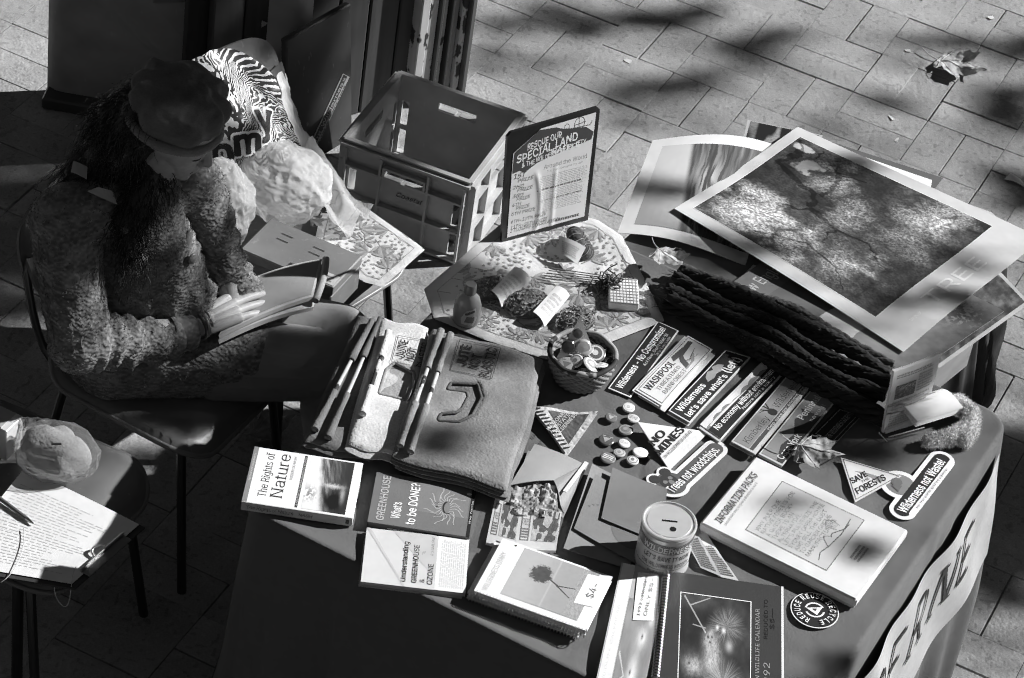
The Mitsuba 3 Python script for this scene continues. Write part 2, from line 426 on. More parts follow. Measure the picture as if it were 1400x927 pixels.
def words_flat(s, bold=False, serif=False):
    """Flat lettering, capitals 1 high, as (vertices, faces, width)."""
    k = (s, bold, serif)
    if k not in _words:
        m = meshkit.text_mesh(s, 1.0, 0.01, bold)
        n = np.array(m.face_normals)[:, 2] > 0.9
        v, f = np.array(m.vertices), np.array(m.faces)[n]
        if serif:
            tri = v[f][:, :, :2]
            shape = unary_union([Polygon(t) for t in tri if abs(np.cross(t[1] - t[0], t[2] - t[0])) > 1e-9])
            shape = shape.buffer(-0.02).buffer(0.004)
            x0, y0, x1, y1 = shape.bounds
            parts = [shape]
            for lo in (0.0, 0.93):
                band = shape.intersection(Polygon([(x0, lo), (x1, lo), (x1, lo + 0.07), (x0, lo + 0.07)]))
                for g in getattr(band, 'geoms', [band]):
                    if not g.is_empty and g.geom_type == 'Polygon' and g.bounds[2] - g.bounds[0] < 0.3:
                        a, b, c, d = g.bounds
                        parts.append(Polygon([(a - 0.09, b), (c + 0.09, b), (c + 0.09, d), (a - 0.09, d)]))
            v, f = poly_mesh(unary_union(parts).simplify(0.008))
        used = np.unique(f)
        re = np.zeros(len(v), int)
        re[used] = np.arange(len(used))
        v, f = v[used].copy(), re[f]
        v[:, 2] = 0
        v[:, 0] -= v[:, 0].min()
        _words[k] = v, f, v[:, 0].max()
    return _words[k]


class Card:
    """A flat printed thing with its reading corners (bottom left, bottom right, top right, top left) in the world."""

    def __init__(self, bl, br, tr, tl, t=0.002, curl=None):
        self.c = [np.asarray(x, float) for x in (bl, br, tr, tl)]
        self.n = unit(np.cross(self.c[1] - self.c[0], self.c[3] - self.c[0]))
        self.w = (np.linalg.norm(self.c[1] - self.c[0]) + np.linalg.norm(self.c[2] - self.c[3])) / 2
        self.h = (np.linalg.norm(self.c[3] - self.c[0]) + np.linalg.norm(self.c[2] - self.c[1])) / 2
        self.t, self.curl, self.parts = t, curl, {}

    def at(self, s, q, lift=0.0):
        s, q = np.asarray(s, float)[..., None], np.asarray(q, float)[..., None]
        a, b, c, d = self.c
        p = a * (1 - s) * (1 - q) + b * s * (1 - q) + c * s * q + d * (1 - s) * q
        z = lift + (self.curl(s[..., 0], q[..., 0]) if self.curl else 0.0)
        return p + self.n * np.asarray(z)[..., None] if np.ndim(z) else p + self.n * z

    def slab(self, key, mat, g, k=None):
        k = k or (14 if self.curl else 2)
        return obj(key, thick(surf(lambda u, v: self.at(u, v), k, k), k, k, self.t), mat, g)

    def put(self, part, v2, f, g, lift=0.0006):
        self.parts.setdefault(part, []).append((self.at(v2[:, 0], v2[:, 1], lift), f, g))

    def text(self, s, x, y, w, h, g=0.02, part='lettering', bold=False, serif=False, slant=0.0, arc=0.0, jitter=0.0, lift=0.0009):
        v, f, width = words_flat(s, bold, serif)
        a = v.copy()
        if jitter:
            a[:, 1] += jitter * np.sin(v[:, 0] * 5.1) + jitter * 0.6 * np.sin(v[:, 0] * 9.7 + 1)
        a[:, 0] += slant * a[:, 1]
        a[:, 0] /= width
        yy = y + h * a[:, 1] + arc * (0.25 - (a[:, 0] - 0.5) ** 2)
        self.put(part, np.c_[x + w * a[:, 0], yy], f, g, lift)

    def rect(self, x0, y0, x1, y1, g, part='panel', n=1, lift=0.0006):
        n = max(n, 6) if self.curl else n
        u, v = np.meshgrid(np.linspace(x0, x1, n + 1), np.linspace(y0, y1, n + 1), indexing='ij')
        self.put(part, np.c_[u.ravel(), v.ravel()], grid_faces(n + 1, n + 1), g, lift)

    def border(self, x0, y0, x1, y1, wx, wy, g, part='border', lift=0.0007):
        for r in ((x0, y0, x1, y0 + wy), (x0, y1 - wy, x1, y1), (x0, y0 + wy, x0 + wx, y1 - wy), (x1 - wx, y0 + wy, x1, y1 - wy)):
            self.rect(*r, g, part, lift=lift)

    def poly(self, pts, g, part='panel', lift=0.0007):
        v, f = poly_mesh(pts if hasattr(pts, 'geom_type') else Polygon(pts))
        self.put(part, v[:, :2], f, g, lift)

    def lines(self, x0, y0, x1, y1, rows, g=0.25, part='lettering', fill=0.55, ragged=0.15, lift=0.0008):
        """Rows of small print, each row broken into words."""
        h = (y1 - y0) / rows
        for r in range(rows):
            x, end = x0, x1 - (x1 - x0) * rng.random() * ragged
            while x < end:
                w = (x1 - x0) * rng.uniform(0.03, 0.10)
                e = min(x + w, end)
                yb = y1 - (r + 1) * h
                self.put(part, np.array([[x, yb], [e, yb], [e, yb + h * fill], [x, yb + h * fill]]), np.array([[0, 1, 2], [0, 2, 3]]), g, lift)
                x = e + (x1 - x0) * 0.018

    def photo(self, key, k, x0, y0, x1, y1, lift=0.0008, turn=0, n=2):
        """A printed picture number k in the rectangle; turn = quarter turns of the picture."""
        n = 16 if self.curl else n
        u, v = np.meshgrid(np.linspace(0, 1, n), np.linspace(0, 1, n), indexing='ij')
        pos = self.at((x0 + (x1 - x0) * u).ravel(), (y0 + (y1 - y0) * v).ravel(), lift)
        a, b = u.ravel(), v.ravel()
        for _ in range(turn):
            a, b = b, 1 - a
        return obj(key, (pos, grid_faces(n, n)), 'picture', uv=np.c_[k + 0.001 + 0.998 * a, b])

    def done(self, key, mat='print', names=None):
        for part, items in self.parts.items():
            v, f = join([(a, b) for a, b, _ in items])
            uv = np.concatenate([np.tile([g, 0.3], (len(a), 1)) for a, _, g in items])
            obj(f'{key}__{part}', (v, f), mat, uv=uv)


TZ = 0.742      # top of the table cloth


# ------------------------------------------------------------------ the pavement: basket-weave brick pavers on sand
structure('ground', (np.array([(-40, -20, -0.006), (40, -20, -0.006), (40, 60, -0.006), (-40, 60, -0.006)], float), np.array([[0, 1, 2], [0, 2, 3]])), 'paver', 0.20)
PA = math.radians(-20.85)
pe, pn, p0 = V(math.cos(PA), math.sin(PA)), V(-math.sin(PA), math.cos(PA)), V(0.6457, 6.8321)
MOD = 0.2359


def in_frame(x, y, margin=60, z=0.0):
    d = V(x, y, z) - eye
    q = d @ fwd
    yd = -up
    xr = np.cross(fwd, up)
    a, b = 700 + 3786 * (d @ xr) / q, 463 + 3786 * (d @ yd) / q
    return -margin < a < 1400 + margin and -margin < b < 927 + margin


bricks, far_bricks = [], []
for i in range(-16, 12):
    for j in range(-16, 10):
        for h in (0, 1):
            if (i + j) % 2 == 0:
                a, b, la, lb = i + 0.5, j + 0.25 + 0.5 * h, 1, 0.5
            else:
                a, b, la, lb = i + 0.25 + 0.5 * h, j + 0.5, 0.5, 1
            c = p0 + MOD * (a * pe + b * pn)
            ga, gb = 0.0008 + 0.0035 * rng.random(2) ** 2
            sx, sy = la * MOD - ga, lb * MOD - gb
            m = placed(box(sx, sy, 0.03, 0.0009), (c[0] + rng.normal(0, 0.0012), c[1] + rng.normal(0, 0.0012), -0.0145 + rng.normal(0, 0.0006)), PA + rng.normal(0, 0.004))
            under_table = -0.42 < (c - V(0.3, 4.19)) @ V(0.918, -0.396) < 0.42 and -0.42 < (c - V(0.3, 4.19)) @ V(0.396, 0.918) < 0.42
            if in_frame(*c) and not under_table and len(bricks) < 298:
                bricks.append(m)
            else:
                far_bricks.append(m)
for m in bricks:
    obj('ground__paver', m, 'paver', rng.uniform(0.27, 0.33))
k = obj('ground__paver_field', join(far_bricks), 'paver', 0.30)
labels[k] = {'kind': 'stuff'}
SCRAP = ['pale paper scrap on the pavement, upper one of the two just beyond the tree poster', 'pale paper scrap on the pavement, lower one of the two just beyond the tree poster', 'tiny pale scrap on the pavement left of the large curled leaf',
         'tiny pale scrap on the pavement above the raffle board’s right side', 'tiny pale scrap on the pavement near the upper right corner']
# scraps lying in the joints and on the bricks
for px in ((0.978, 6.645, 0.002), (0.995, 6.537, 0.002), (1.031, 7.006, 0.002), (0.205, 6.716, 0.002), (1.289, 7.262, 0.002)):
    s = rng.uniform(0.006, 0.014)
    ang = np.sort(rng.uniform(0, 6.28, 7))
    v = np.c_[np.cos(ang) * s * rng.uniform(0.5, 1.2, 7), np.sin(ang) * s * rng.uniform(0.5, 1.2, 7), rng.uniform(0, 0.003, 7)] + V(*px)
    f = np.array([[0, q, q + 1] for q in range(1, 6)])
    k = obj('paper_scrap', (v, f), 'paper', 0.6)
    labels[k] = {'label': SCRAP.pop(0), 'category': 'litter', 'group': 'scraps of litter on the pavement'}
v, f = surf(lambda u, w: V(*(1.339, 6.435, 0.003)) + (u - 0.5)[..., None] * V(0.055, -0.02, 0) + (w - 0.5)[..., None] * V(0.02, 0.03, 0) + (0.006 * np.sin(3 * u + 2 * w))[..., None] * V(0, 0, 1), 6, 6)
k = obj('crumpled_tissue', (v, f), 'paper', 0.75)
labels[k] = {'label': 'white scrap of tissue on the pavement beyond the posters, at the right edge', 'category': 'litter'}

# ------------------------------------------------------------------ painted plank wall with a weathered post
fa, fd = V(*(-0.264, 6.454, 0)), unit(V(-0.77, -0.64, 0))
fnorm = V(0.64, -0.77, 0)
wall = thing('timber_wall', 'plank wall with its shade put into dark planks, and a weathered peeling post at its right end', 'wall')
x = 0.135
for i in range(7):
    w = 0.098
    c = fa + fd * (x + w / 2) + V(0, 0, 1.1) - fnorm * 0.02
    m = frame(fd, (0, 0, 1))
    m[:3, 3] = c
    obj(f'{wall}__plank', xf(box(w - 0.005, 0.03, 2.2, 0.004), m), 'wood', rng.uniform(0.05, 0.075))  # pale planks made dark, the shade over them put into the grey
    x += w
m = frame(fd, (0, 0, 1))
m[:3, 3] = fa + fd * 0.45 - fnorm * 0.05 + V(0, 0, 1.1)
obj(f'{wall}__backing', xf(box(0.85, 0.02, 2.2), m), 'wood', 0.03)
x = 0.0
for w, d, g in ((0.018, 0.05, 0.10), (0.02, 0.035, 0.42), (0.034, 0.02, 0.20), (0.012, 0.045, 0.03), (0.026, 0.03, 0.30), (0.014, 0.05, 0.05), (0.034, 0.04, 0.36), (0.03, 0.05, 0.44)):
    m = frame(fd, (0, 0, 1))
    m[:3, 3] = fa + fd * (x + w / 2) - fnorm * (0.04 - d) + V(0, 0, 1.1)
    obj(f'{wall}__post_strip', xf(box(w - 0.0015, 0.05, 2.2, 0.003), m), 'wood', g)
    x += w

# ------------------------------------------------------------------ big moulded panel behind the woman
pa, pb = V(*(-1.365, 6.072, 0)), V(-0.655, 6.06, 0)
pdir = unit(pb - pa)
pnrm = V(pdir[1], -pdir[0], 0)
PW = np.linalg.norm(pb - pa)
panel = thing('moulded_panel', 'tall dark grey moulded panel standing on the pavement behind the woman', 'panel')


def panel_fn(u, v):
    s, z = u * PW, v * 1.5
    ridge = 0.022 / (1 + np.exp(-(z - 0.19 - 0.75 * np.maximum(np.abs(s - 0.43) - 0.07, 0)) / 0.006))
    edge = 0.02 * (np.clip((s - PW + 0.05) / 0.05, 0, 1) ** 2 + np.clip((0.05 - s) / 0.05, 0, 1) ** 2)
    return pa + s[..., None] * pdir + z[..., None] * V(0, 0, 1) + (ridge - edge)[..., None] * pnrm


obj(f'{panel}__shell', thick(surf(panel_fn, 90, 90), 90, 90, 0.05), 'plastic', 0.33, smooth=40)
# the paler V-shaped plate let into its top
vs = np.array([panel_fn(np.array(s / PW), np.array(z / 1.5)) for s, z in ((0.29, 0.40), (0.41, 0.265), (0.46, 0.265), (0.60, 0.40), (0.45, 0.44))]) + pnrm * 0.012
obj(f'{panel}__plate', (np.vstack([vs, vs - pnrm * 0.01]), np.array([[0, 1, 2], [0, 2, 3], [0, 3, 4], [0, 6, 1], [0, 5, 6], [1, 7, 2], [1, 6, 7]])), 'plastic', 0.30)
# its foot
obj(f'{panel}__foot_rail', beam(pa + V(0, 0, 0.02), pb + V(0, 0, 0.02), 0.09, 0.035, bevel=0.005), 'plastic', 0.06)

# ------------------------------------------------------------------ dark board with a sticker, leaning against the wall
bl, br = V(*(-0.668, 5.901, 0.01)), V(*(-0.530, 6.119, 0.01))
bd = unit(br - bl)
bn = V(bd[1], -bd[0], 0)
lean = unit(V(0, 0, 1) * 0.97 - bn * 0.12)
board = thing('leaning_board', 'dark flat board with a sticker along its edge leaning beside the plank wall', 'board')
btl, btr = bl + lean * 0.42, br + lean * 0.42
m = frame(bd, lean)
m[:3, 3] = (bl + br) / 2 + lean * 0.21
obj(f'{board}__sheet', xf(box(np.linalg.norm(br - bl), 0.022, 0.42, 0.004), m), 'painted', 0.05)
bnn = unit(np.cross(bd, lean))
if bnn @ bn < 0:
    bnn = -bnn
q = br + bnn * 0.0125
sl, sr_ = q - bd * 0.15 + lean * 0.04, q - bd * 0.012 + lean * 0.20
su = unit(np.cross(bnn, sr_ - sl)) * 0.035
if su[2] < 0:
    su = -su
c = Card(sl, sr_, sr_ + su, sl + su, 0.001)
c.slab(f'{board}__sticker', 'card', 0.5)
c.rect(0.01, 0.32, 0.99, 0.9, 0.06)
c.text('for Wilderness', 0.06, 0.42, 0.9, 0.34, 0.6)
c.lines(0.05, 0.06, 0.95, 0.28, 1, 0.12)
c.done(f'{board}__sticker')

# ------------------------------------------------------------------ plastic crate
ca, cb, cc, cd = V(*(-0.513, 5.754, 0.27)), V(*(-0.177, 5.670, 0.27)), V(*(-0.066, 5.978, 0.27)), V(*(-0.402, 6.095, 0.27))
cen = (ca + cb + cc + cd) / 4
ex = unit((cb - ca) + (cc - cd))
ey = np.cross(V(0, 0, 1), ex)
CW, CD, CH = 0.345, 0.335, 0.27
CM = np.eye(4)
CM[:3, 0], CM[:3, 1], CM[:3, 3] = ex, ey, V(cen[0], cen[1], 0.002)
crate = thing('plastic_crate', 'empty grey plastic crate with handle slots standing on the pavement', 'crate')


def bx(cx, cy, cz, sx, sy, sz):
    return m3.Manifold.cube((sx, sy, sz), True).translate((cx, cy, cz))


def crate_wall(L, handle=True):
    w = bx(0, 0, CH / 2, L, 0.006, CH)
    if handle:
        w = w - bx(0, 0, CH - 0.062, 0.11, 0.1, 0.026)
    w = w + bx(0, -0.010, CH - 0.012, L + 0.02, 0.022, 0.007) + bx(0, -0.004, CH - 0.003, L + 0.012, 0.014, 0.006)
    for z in (0.008, 0.10, 0.195):
        for s in (-1, 1):
            w = w + bx(s * L * 0.26, -0.010, z, L * 0.48, 0.02, 0.006) if z > 0.15 else w + bx(0, -0.010, z, L, 0.02, 0.006)
    for x in (-0.5, -0.2, 0.2, 0.5):
        w = w + bx(x * (L - 0.008), -0.010, CH / 2 - 0.01, 0.006, 0.02, CH - 0.02)
    if handle:
        fr = bx(0, -0.008, CH - 0.062, 0.122, 0.022, 0.038) - bx(0, 0, CH - 0.062, 0.11, 0.1, 0.026)
        w = w + fr
    for x in (-0.43, 0.43):
        for z in (0.055, 0.15):
            w = w - bx(x * L, 0.0, z, 0.020, 0.1, 0.078)
    return w


for k, (ang, L, off) in enumerate(((0, CW, CD / 2), (90, CD, CW / 2), (180, CW, CD / 2), (270, CD, CW / 2))):
    w = crate_wall(L)
    # the wall stands at local y = -off, its ribs outwards
    R = trimesh.transformations.rotation_matrix(math.radians(ang), (0, 0, 1)) @ trimesh.transformations.translation_matrix((0, -off, 0))
    obj(f'{crate}__side_panel', xf(w, CM @ R), 'plastic', 0.40)
base = bx(0, 0, 0.01, CW, CD, 0.006)
for a in np.linspace(-0.12, 0.12, 6):
    for b in np.linspace(-0.12, 0.12, 6):
        base = base - bx(a, b, 0.01, 0.03, 0.03, 0.02)
obj(f'{crate}__base', xf(base, CM), 'plastic', 0.40)
c = Card(*[ (CM @ np.r_[q, 1])[:3] for q in (V(-0.03, -CD / 2 - 0.0045, 0.13), V(0.06, -CD / 2 - 0.0045, 0.13), V(0.06, -CD / 2 - 0.0045, 0.165), V(-0.03, -CD / 2 - 0.0045, 0.165))])
c.text('Coastal', 0.1, 0.35, 0.8, 0.4, 0.02, slant=0.3)
c.done(f'{crate}')


# ------------------------------------------------------------------ unseen street front behind the camera, added and kept dark to block sky light
front = thing('added_street_building', 'unseen dark street building behind the photographer, added to block sky light', 'building')
obj(f'{front}__wall', placed(box(30, 0.5, 4.0), (0, -0.75, 2.0)), 'paper', 0.06)
obj(f'{front}__upper_wall', placed(box(30, 0.5, 7.0), (0, -0.75, 9.2)), 'paper', 0.06)
for i in range(-7, 8):
    obj(f'{front}__window_pier', placed(box(0.7 if i else 0.06, 0.5, 1.7), (i * 2.0 + (0.0 if i else 0.9), -0.75, 4.85)), 'paper', 0.06)

# ------------------------------------------------------------------ the street tree beyond the frame that dapples everything
def leaf_shape(lobes=5):
    """A flat palmate leaf about 1 across, stalk at the origin, tip along +x."""
    pts = []
    tips = [(-2.2, 0.45), (-1.1, 0.8), (0, 1.0), (1.1, 0.8), (2.2, 0.45)]
    for i, (a, r) in enumerate(tips):
        a *= 0.62
        for da, q in ((-0.30, 0.66), (-0.20, 0.82), (-0.11, 0.84), (0, 1.0), (0.11, 0.82), (0.20, 0.80), (0.30, 0.64)):
            pts.append(((r * q) * math.cos(a + da), (r * q) * math.sin(a + da)))
        if i < 4:
            am = (a + tips[i + 1][0] * 0.62) / 2
            pts.append((0.56 * math.cos(am), 0.56 * math.sin(am)))
    pts.append((-0.03, 0.12))
    pts.append((-0.05, 0.0))
    pts.append((-0.03, -0.12))
    return np.array(pts)


LEAF2 = leaf_shape()
tree = thing('street_tree', 'street tree standing beyond the stall, its boughs dappling the pavement', 'tree')
base = V(9.7, 6.9, 0)
fork = base + V(-0.3, 0.0, 3.0)
trunk = [(base + V(0, 0, -0.1), 0.17), (base + V(-0.05, 0.05, 1.2), 0.14), (fork, 0.12)]
obj(f'{tree}__trunk', tube(spline([q for q, _ in trunk], 12), np.linspace(0.18, 0.12, 12), 14), 'wood', 0.2, smooth=True)
sun_h = SUN
# patches of shade: (point on what is shaded, height of that surface, spread of the leaf cluster, leaves, leaf size)
SHADE = [
    ((-0.759, 4.530, 1.2), 0.14, 50, 0.12), ((-0.926, 4.589, 1.05), 0.13, 36, 0.12), ((-0.787, 4.469, 1.1), 0.11, 30, 0.11), ((-0.847, 4.404, 0.8), 0.07, 9, 0.10), ((-0.704, 4.489, 0.7), 0.05, 5, 0.10), ((-0.440, 4.586, 0.55), 0.08, 12, 0.10), ((-1.242, 5.186, 0), 0.22, 60, 0.15), ((-1.361, 5.790, 0), 0.30, 80, 0.15), ((-1.313, 5.514, 0), 0.25, 50, 0.14), ((-1.247, 5.540, 0.3), 0.2, 40, 0.13),
    ((-0.988, 4.340, 0.9), 0.06, 6, 0.10), ((-0.807, 4.426, 0.85), 0.04, 4, 0.09), ((-0.675, 4.600, 0.8), 0.07, 8, 0.10), ((-0.768, 4.369, 0.55), 0.09, 14, 0.11),
    ((-0.459, 4.527, 0.5), 0.06, 6, 0.10), ((-0.734, 4.425, 0.4), 0.09, 14, 0.11),
    ((-0.382, 5.894, 0.5), 0.22, 70, 0.14), ((-0.568, 5.920, 0.4), 0.14, 40, 0.12), ((-1.003, 5.564, 0.6), 0.3, 70, 0.14), ((-0.744, 5.640, 0.6), 0.22, 50, 0.14),
    ((0.257, 6.602, 0), 0.09, 8, 0.12), ((0.422, 6.698, 0), 0.06, 7, 0.12), ((0.126, 6.502, 0), 0.05, 6, 0.12), ((0.564, 6.951, 0), 0.08, 8, 0.12), ((0.448, 6.839, 0), 0.06, 5, 0.11), ((0.308, 6.975, 0), 0.10, 12, 0.13),
    ((0.147, 6.916, 0), 0.08, 6, 0.12), ((-0.041, 6.813, 0), 0.09, 6, 0.12), ((-0.037, 6.653, 0), 0.05, 4, 0.10), ((-0.151, 6.820, 0), 0.07, 5, 0.12), ((-0.232, 6.581, 0), 0.04, 4, 0.10), ((0.527, 6.778, 0), 0.05, 4, 0.09),
    ((0.647, 6.744, 0), 0.05, 3, 0.09), ((1.077, 7.070, 0), 0.05, 6, 0.11), ((0.950, 6.915, 0), 0.04, 4, 0.10), ((1.299, 7.055, 0), 0.07, 8, 0.12), ((1.297, 7.126, 0), 0.07, 6, 0.12), ((1.243, 6.782, 0), 0.10, 14, 0.13),
    ((1.318, 6.728, 0), 0.08, 8, 0.12), ((0.939, 6.715, 0), 0.05, 3, 0.10), ((0.930, 6.492, 0), 0.05, 3, 0.10), ((1.318, 6.405, 0), 0.10, 10, 0.13), ((0.792, 6.526, 0), 0.05, 4, 0.10), ((0.227, 6.422, 0), 0.05, 2, 0.10), ((0.402, 6.489, 0), 0.05, 2, 0.10),
    ((1.184, 5.188, 0), 0.30, 170, 0.15), ((1.255, 5.098, 0), 0.16, 60, 0.13), ((1.158, 4.792, 0), 0.07, 10, 0.11), ((1.247, 4.838, 0), 0.10, 24, 0.12), ((1.147, 5.063, 0.3), 0.20, 30, 0.13),
    ((-0.033, 4.371, 0.78), 0.06, 8, 0.10), ((0.740, 4.354, 0.745), 0.045, 9, 0.09), ((0.688, 4.390, 0.745), 0.045, 7, 0.09), ((-0.171, 4.108, 0.78), 0.05, 4, 0.10), ((0.693, 3.719, 0.74), 0.05, 5, 0.11), ((0.359, 4.589, 0.74), 0.07, 6, 0.11), ((0.552, 4.504, 0.75), 0.04, 3, 0.09), ((0.633, 4.394, 0.75), 0.05, 4, 0.10), 
    ((0.414, 4.899, 0.75), 0.05, 4, 0.11), ((0.277, 5.096, 0.75), 0.04, 3, 0.10), ((0.542, 5.312, 0.75), 0.04, 3, 0.10), ((0.902, 4.843, 0.75), 0.04, 3, 0.10), ((0.970, 4.966, 0.75), 0.05, 3, 0.11), ((0.664, 5.272, 0.75), 0.04, 3, 0.1), ((0.576, 4.101, 0.77), 0.03, 2, 0.09), ((0.712, 4.027, 0.77), 0.04, 2, 0.1),
    ((0.755, 4.754, 0.75), 0.07, 6, 0.11), 
]
leaves_v, leaves_f, n_leaf = [], [], 0
lf = trimesh.creation.triangulate_polygon(Polygon(LEAF2), engine='earcut')
lv3 = np.c_[lf[0], 0.25 * np.abs(lf[0][:, 1]) - 0.1 * lf[0][:, 0] ** 2]
for spot, spread, n, size in SHADE:
    spot = V(*spot)
    t = ((rng.uniform(4.4, 6.6) if spot[2] < 0.01 else rng.uniform(3.7, 5.2)) - spot[2]) / SUN[2]
    c = spot + SUN * t
    # a twig from one of the boughs to the cluster
    start = fork + (c - fork) * 0.25 + V(0, 0, 0.35)
    way = spline([start, (start + c) / 2 + rng.normal(0, 0.12, 3) + V(0, 0, 0.2), c, c + rng.normal(0, 0.1, 3)], 9)
    obj(f'{tree}__twig', tube(way, np.linspace(0.0045, 0.0015, 9), 5, False), 'wood', 0.15)
    for q in range(int(n * (0.8 if spot[2] < 0.01 else 1))):
        pos = c + (V(0.8, 0.55, 0.25) * rng.normal(0, spread * 1.0) + rng.normal(0, spread * 0.26, 3) if spot[2] < 0.01 and spread < 0.15 else rng.normal(0, spread * 0.5, 3))
        ax = unit(rng.normal(0, 1, 3))
        R = trimesh.transformations.rotation_matrix(rng.uniform(0, 6.28), ax)[:3, :3]
        leaves_v.append(lv3 * size * rng.uniform(0.7, 1.1) @ R.T + pos)
        leaves_f.append(lf[1] + n_leaf)
        n_leaf += len(lv3)
for q in range(9):
    a = q * 0.7 + 2.2
    end = fork + V(0.9 + 1.0 * math.cos(a), 1.6 * math.sin(a), 1.2 + 0.5 * math.cos(3 * a))
    obj(f'{tree}__limb', tube(spline([fork, (fork + end) / 2 + V(0, 0, 0.5), end], 10), np.linspace(0.06, 0.012, 10), 8), 'wood', 0.18, smooth=True)
# unseen leaves added to shade the pavement outside the view and cut its bounce
for q in range(4200):
    g = V(rng.uniform(-5.5, 2.4), rng.uniform(-0.6, 2.9), 0) if q % 3 else V(rng.uniform(-6.0, -2.1), rng.uniform(2.9, 6.6), 0)
    pos = g + SUN * rng.uniform(3.6, 5.6) / SUN[2]
    if (pos - eye) @ fwd < 0.3 and np.linalg.norm(pos - eye) < 1.2 or (pos - eye) @ fwd > 0 and in_frame(*pos[:2], 2200, pos[2]):
        continue
    R = trimesh.transformations.rotation_matrix(rng.uniform(0, 6.28), unit(rng.normal(0, 1, 3)))[:3, :3]
    leaves_v.append(lv3 * rng.uniform(0.14, 0.26) @ R.T + pos)
    leaves_f.append(lf[1] + n_leaf)
    n_leaf += len(lv3)
# the rest of its crown, above and to the far side of the sun's path
for q in range(900):
    pos = fork + V(1.0, -0.3, 1.3) + unit(rng.normal(0, 1, 3)) * rng.uniform(0.5, 1.9) * V(1.0, 1.2, 0.7)
    R = trimesh.transformations.rotation_matrix(rng.uniform(0, 6.28), unit(rng.normal(0, 1, 3)))[:3, :3]
    leaves_v.append(lv3 * 0.14 * rng.uniform(0.7, 1.1) @ R.T + pos)
    leaves_f.append(lf[1] + n_leaf)
    n_leaf += len(lv3)
k = obj(f'{tree}__crown', (np.vstack(leaves_v), np.vstack(leaves_f)), 'foliage')  # the leaves added for shade outside the view are merged in here
labels[k] = {'kind': 'stuff'}


# ------------------------------------------------------------------ the stall table under its dark cloth
TC = np.array([[-0.464, 3.886], [0.601, 3.427], [1.062, 4.496], [-0.003, 4.955]])
tu, tv = unit(TC[1] - TC[0]), unit(TC[3] - TC[0])
TL, TW = 1.16, 1.19
tcen = TC[0] + tu * TL / 2 + tv * TW / 2
table = thing('stall_table', 'low square table standing under the dark tablecloth', 'table')
m = np.eye(4)
m[:2, 0], m[:2, 1], m[:3, 3] = tu, tv, V(*tcen, 0.712)
obj(f'{table}__tabletop', xf(box(TL - 0.03, TW - 0.03, 0.028, 0.004), m), 'wood', 0.2)
for a in (-1, 1):
    for b in (-1, 1):
        q = tcen + a * tu * 0.5 + b * tv * 0.5
        obj(f'{table}__leg', tube([V(*q, 0.0), V(*q, 0.698)], 0.016, 10), 'metal', 0.5)


def round_rect(lx, ly, r, n):
    """n points round a rounded rectangle, evenly spaced, with outward normals."""
    pg = Polygon([(-lx / 2 + r, -ly / 2 + r), (lx / 2 - r, -ly / 2 + r), (lx / 2 - r, ly / 2 - r), (-lx / 2 + r, ly / 2 - r)]).buffer(r, 24)
    ln = pg.exterior
    pts = np.array([ln.interpolate(q, normalized=True).coords[0] for q in np.linspace(0, 1, n, endpoint=False)])
    inner = pg.buffer(-r * 0.98).exterior if r > 0.001 else pg.exterior
    nr = np.array([unit(V(*p) - V(*inner.interpolate(inner.project(Point(p))).coords[0])) for p in pts])
    return pts, nr


def cloth_over(lx, ly, r, top, bottom, n=420, rows=26, folds=0.022, flare=0.02, seed=3, corner=0.05):
    """A cloth over a table: flat top with a soft edge and a folded skirt. Local coordinates, closed at nothing."""
    pts, nr = round_rect(lx, ly, r, n)
    V_, rows_ = [], []
    # top: concentric rings towards the centre
    for s in np.r_[np.linspace(0.02, 0.97, 46), 0.985, 0.994]:
        q = pts * s
        z = np.full(n, top + 0.0005) - (0.005 * meshkit.fbm(np.c_[q * 7, np.zeros(n)], 3, seed) + 0.0035 * np.clip(1 - 5 * np.abs(meshkit.fbm(np.c_[q[:, 0] * 3 + q[:, 1] * 7, q[:, 1] * 4 - q[:, 0] * 11, np.full(n, 2.0)], 3, seed) - 0.5), 0, 1)) * np.clip((1 - s) / 0.06, 0, 1)
        V_.append(np.c_[q, z])
    for k, (dr_, dz) in enumerate(((0.0, 0.0), (0.004, 0.0015), (0.0075, 0.006), (0.009, 0.013))):
        V_.append(np.c_[pts + nr * dr_, np.full(n, top - dz)])
    ang = np.linspace(0, 2 * np.pi, n, endpoint=False)
    is_corner = np.clip(1 - np.minimum(np.abs(np.abs(pts[:, 0]) - lx / 2), 1) * 6, 0, 1) * np.clip(1 - np.abs(np.abs(pts[:, 1]) - ly / 2) * 6, 0, 1)
    per = 9
    for k in range(1, rows + 1):
        d = (k / rows) ** 1.15
        z = top - 0.013 - (top - 0.013 - bottom) * d
        ph = per * ang + 2.5 * meshkit.fbm(np.c_[np.cos(ang) * 2, np.sin(ang) * 2, np.full(n, 0.3 * d)], 2, seed) * 6
        fold = folds * (0.5 + 0.5 * np.sin(ph * 1.6)) * d ** 0.8 + 0.35 * folds * np.sin(ph * 3.7 + 2 * d) * d
        off = 0.009 + flare * d ** 1.2 + fold + corner * is_corner * d
        V_.append(np.c_[pts + nr * off[:, None], np.full(n, z) + 0.01 * np.sin(ph) * d])
    v = np.vstack(V_)
    K = len(V_)
    k, j = np.meshgrid(np.arange(K - 1), np.arange(n), indexing='ij')
    k, j = k.ravel(), j.ravel()
    return v, np.stack([k * n + j, k * n + (j + 1) % n, (k + 1) * n + (j + 1) % n, (k + 1) * n + j], 1)


